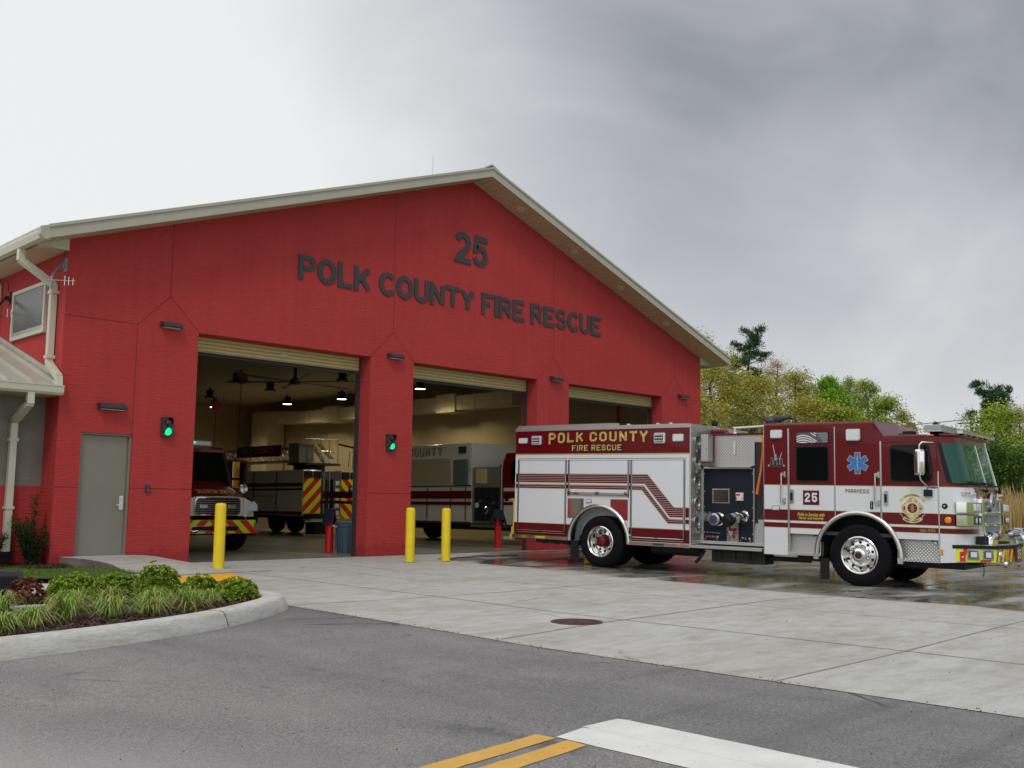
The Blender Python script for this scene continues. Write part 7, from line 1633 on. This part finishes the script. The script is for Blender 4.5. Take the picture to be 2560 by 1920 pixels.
def tree(name,h,w,kind,seed,label,cat,x,y,mt):
    rnd=random.Random(seed); R=empty(name,(x,y,bz_(x,y) if x>19 else -.3),rnd.uniform(0,6),label,cat,'trees beyond the apron'); m=MB(); bk=BARKP if kind=='pine' else BARK
    lean=Vector((rnd.uniform(-.06,.06),rnd.uniform(-.06,.06),1)); tp=[Vector((0,0,-.3))]+[lean*h*t+Vector((rnd.gauss(0,.12),rnd.gauss(0,.12),0)) for t in (.2,.4,.6,.8,.97)]
    r0=h*.016; m.tube(tp,r0,bk,8,rs=[r0*1.3,r0,r0*.8,r0*.55,r0*.35,r0*.1]); tips=[]
    def at(t):
        u=t*5; i=min(int(u),4); return tp[i].lerp(tp[i+1],u-i)
    nb={'airy':34,'dense':34,'pine':40,'twig':38}[kind]; lo={'airy':.08,'dense':.05,'pine':.30,'twig':.20}[kind]
    for b in range(nb):
        t=lo+(1-lo)*(b+.5)/nb*.98; p=at(t); ph=b*2.4+rnd.uniform(-.5,.5); prof=math.sin(math.pi*min(1,(t-lo)/(1-lo)*.78+.22))**.7
        if kind=='pine': prof=(.45+.6*rnd.random())*(1.15-.75*t)
        L_=w/2*prof*rnd.uniform(.65,1.12); up=rnd.uniform(.15,.65) if kind!='pine' else rnd.uniform(-.05,.45)
        e=p+Vector((math.cos(ph)*L_,math.sin(ph)*L_,L_*up)); mid=p.lerp(e,.5)+Vector((rnd.gauss(0,.1),rnd.gauss(0,.1),-.03*L_ if kind=='pine' else rnd.gauss(.05,.1))); rr=r0*.34*(1-t*.6); m.tube([p,mid,e],rr,bk,5,rs=[rr,rr*.6,rr*.2])
        for q in range({'airy':5,'dense':6,'pine':5,'twig':7}[kind]):
            s_=rnd.uniform(.35,1.02); c=p.lerp(e,s_)+Vector((rnd.gauss(0,.13*L_),rnd.gauss(0,.13*L_),rnd.gauss(.05*L_,.12*L_)))
            tips.append(c); 
            if q<3: m.tube([p.lerp(e,s_*.8),c],rr*.3,bk,4,rs=[rr*.35,rr*.1])
    m.obj('trunk',R); vs=[];fs=[]
    n={'airy':95,'dense':130,'pine':95,'twig':60}[kind]; cr={'airy':.78,'dense':.80,'pine':.50,'twig':.62}[kind]*(w/7)**.6; ls={'airy':.105,'dense':.115,'pine':.17,'twig':.07}[kind]
    for c in tips:
        k=rnd.uniform(.6,1.25)
        for i in range(int(n*rnd.uniform(.5,1.3))):
            d=Vector((rnd.gauss(0,1),rnd.gauss(0,1),rnd.gauss(0,.75))); d=d.normalized()*(cr*k*rnd.random()**.45); p=c+d
            if kind=='pine': leaf(vs,fs,c+d*.5,d+Vector((0,0,.2)),ls*1.2,.022,rnd)
            else: leaf(vs,fs,p,(rnd.gauss(0,1),rnd.gauss(0,1),rnd.gauss(0,.6)),ls*rnd.uniform(.7,1.4),ls*.42,rnd)
    mk('crown',vs,fs,mt,R); return R
TREES=[
('budding_tree',12.27,5.49,'airy',1,'tall brown-budded tree rising just behind the right eave','tree',42.84,17.14,CR2),
('pine_tree',12.20,5.57,'pine',2,'dark pine with open clumps above the yellow-green trees','tree',42.56,14.56,CR4),
('spring_tree',8.54,5.60,'airy',3,'olive-yellow tree with a dark trunk right of the red wall','tree',33.01,9.88,CR1),
('budding_tree',10.99,5.10,'twig',4,'pale brown twiggy tree with sky showing through its top','tree',47.56,15.26,CR2),
('spring_tree',7.68,5.83,'airy',5,'low olive-yellow tree under the pine','tree',35.94,9.78,CR1),
('spring_tree',8.85,5.13,'airy',6,'olive tree between the twiggy tree and the bright green one','tree',42.99,11.28,CR1),
('maple_tree',8.58,3.25,'dense',7,'narrow bright green tree behind the cab roof','tree',44.28,9.99,CR3),
('maple_tree',8.54,3.29,'dense',8,'bright green tree right behind the narrow one','tree',48.69,11.27,CR3),
('spring_tree',8.92,2.55,'twig',9,'thin pale tree with gaps left of the whip antenna','tree',47.31,9.80,CR6),
('spring_tree',9.01,2.93,'airy',10,'olive-green tree with a flat top above the cab','tree',49.84,10.11,CR6),
('spring_tree',7.35,3.76,'airy',11,'yellow-green rounded tree at the end of the tree row','tree',46.69,7.56,CR6),
('budding_tree',7.43,2.10,'twig',12,'small bare twiggy tree at the right end of the row','tree',55.34,10.30,CR2),
('pine_tree',9.84,3.53,'pine',13,'small distant pine above the sloping cab roof','tree',84.81,22.12,CR4),
('pine_tree',9.94,2.52,'pine',14,'small rounded distant pine behind the light bar','tree',86.31,20.61,CR4),
('pine_tree',7.32,4.69,'pine',15,'tall thin pine at the far right above the bushes','tree',45.18,0.51,CR4),
('spring_tree',5.89,5.01,'airy',16,'yellow-green tree behind the cab at the far right','tree',42.79,0.06,CR6),
('spring_tree',4.98,4.29,'airy',18,'light green tree directly right of the light bar','tree',48.40,3.00,CR6),
('budding_tree',6.71,3.39,'twig',19,'brown-tinged tree at the right edge behind the pine','tree',52.09,2.15,CR2),
('evergreen_tree',4.02,3.54,'dense',20,'dark tree seen behind the windscreen','tree',52.05,5.04,CR5),
('evergreen_tree',3.75,3.33,'airy',21,'dark green tree above the dry grass','tree',39.71,-1.13,CR5),
('spring_tree',6.35,4.34,'airy',22,'yellow-green tree partly hidden by the right wall','tree',28.95,8.24,CR1),
('spring_tree',6.31,4.42,'airy',23,'low olive tree above the water monitor','tree',36.20,6.67,CR1),
('spring_tree',5.72,3.83,'airy',24,'low green tree above the raised cab roof','tree',37.73,5.14,CR6),
('spring_tree',10.55,5.31,'airy',26,'olive tree mostly behind the gable end','tree',39.89,17.24,CR1),
('spring_tree',12.19,8.26,'airy',31,'pale yellow-green tree filling behind the pine','tree',50.50,20.87,CR1),
('spring_tree',11.20,7.64,'airy',32,'pale tree filling the gap left of the twiggy tree','tree',54.12,20.09,CR1),
('spring_tree',10.60,6.98,'airy',33,'pale tree behind the olive tree row','tree',58.05,19.00,CR6),
('spring_tree',9.25,6.98,'airy',34,'pale green tree behind the bright green ones','tree',59.90,17.14,CR6),
('evergreen_tree',5.18,7.01,'airy',35,'dark tree behind the tan grass','tree',60.43,5.19,CR5),
('spring_tree',12.34,7.40,'airy',36,'yellow-green tree behind the tallest brown-budded one','tree',45.77,19.90,CR1)]
for a in TREES: tree(*a)
for i,(x,y,s) in enumerate(((-52,2,1.3),(-60,-12,1.5),(-48,16,1.2),(-66,10,1.6),(-58,-26,1.4),(-50,-38,1.3),(-40,-46,1.3),(-62,24,1.5),(44,-17,1.1),(50,-22,1.3),(56,-17,1.4),(46,-29,1.2),(60,-27,1.5),(66,-20,1.5))):
    tree('roadside_tree',9*s,8*s,'dense',70+i,'dense leafy tree beyond the parking lot, outside the picture','tree',x,y,CR5 if i%2 else CR3)
# utility pole and wires
r=empty('utility_pole',(78.23,14.45,-.3),0,'distant wooden utility pole standing against the sky','utility pole'); m=MB(); m.cyl((0,0,-1),(0,0,9.30),.16,BARK,.12); m.obj('pole',r); m=MB(); m.cbox((0,0,9.30-.5),(.12,2.2,.12),BARK); m.cbox((.2,0,9.30-.2),(.3,.3,.5),DK); m.obj('crossarm',r)
WX=mat('wire',(.05,.05,.055),.6)
for dy,dz,l in ((-.9,-.45,'upper wire strung from the distant pole'),(.9,-2.6,'lower wire strung from the distant pole')):
    m=MB(); m.tube([(78.23+(t-.5)*-8*0+ -30*t*.3, 14.45+dy+60*t, 9.30+dz-1.2*math.sin(math.pi*t)) for t in [i/10 for i in range(11)]],.035,WX,5); tag(m.obj('power_line'),l,'power line')
    m=MB(); m.tube([(78.23+9*t, 14.45+dy-40*t, 9.30+dz-1.2*math.sin(math.pi*t)) for t in [i/8 for i in range(9)]],.035,WX,5); tag(m.obj('power_line'),l.replace('wire','wire end').replace('strung','running right'),'power line')
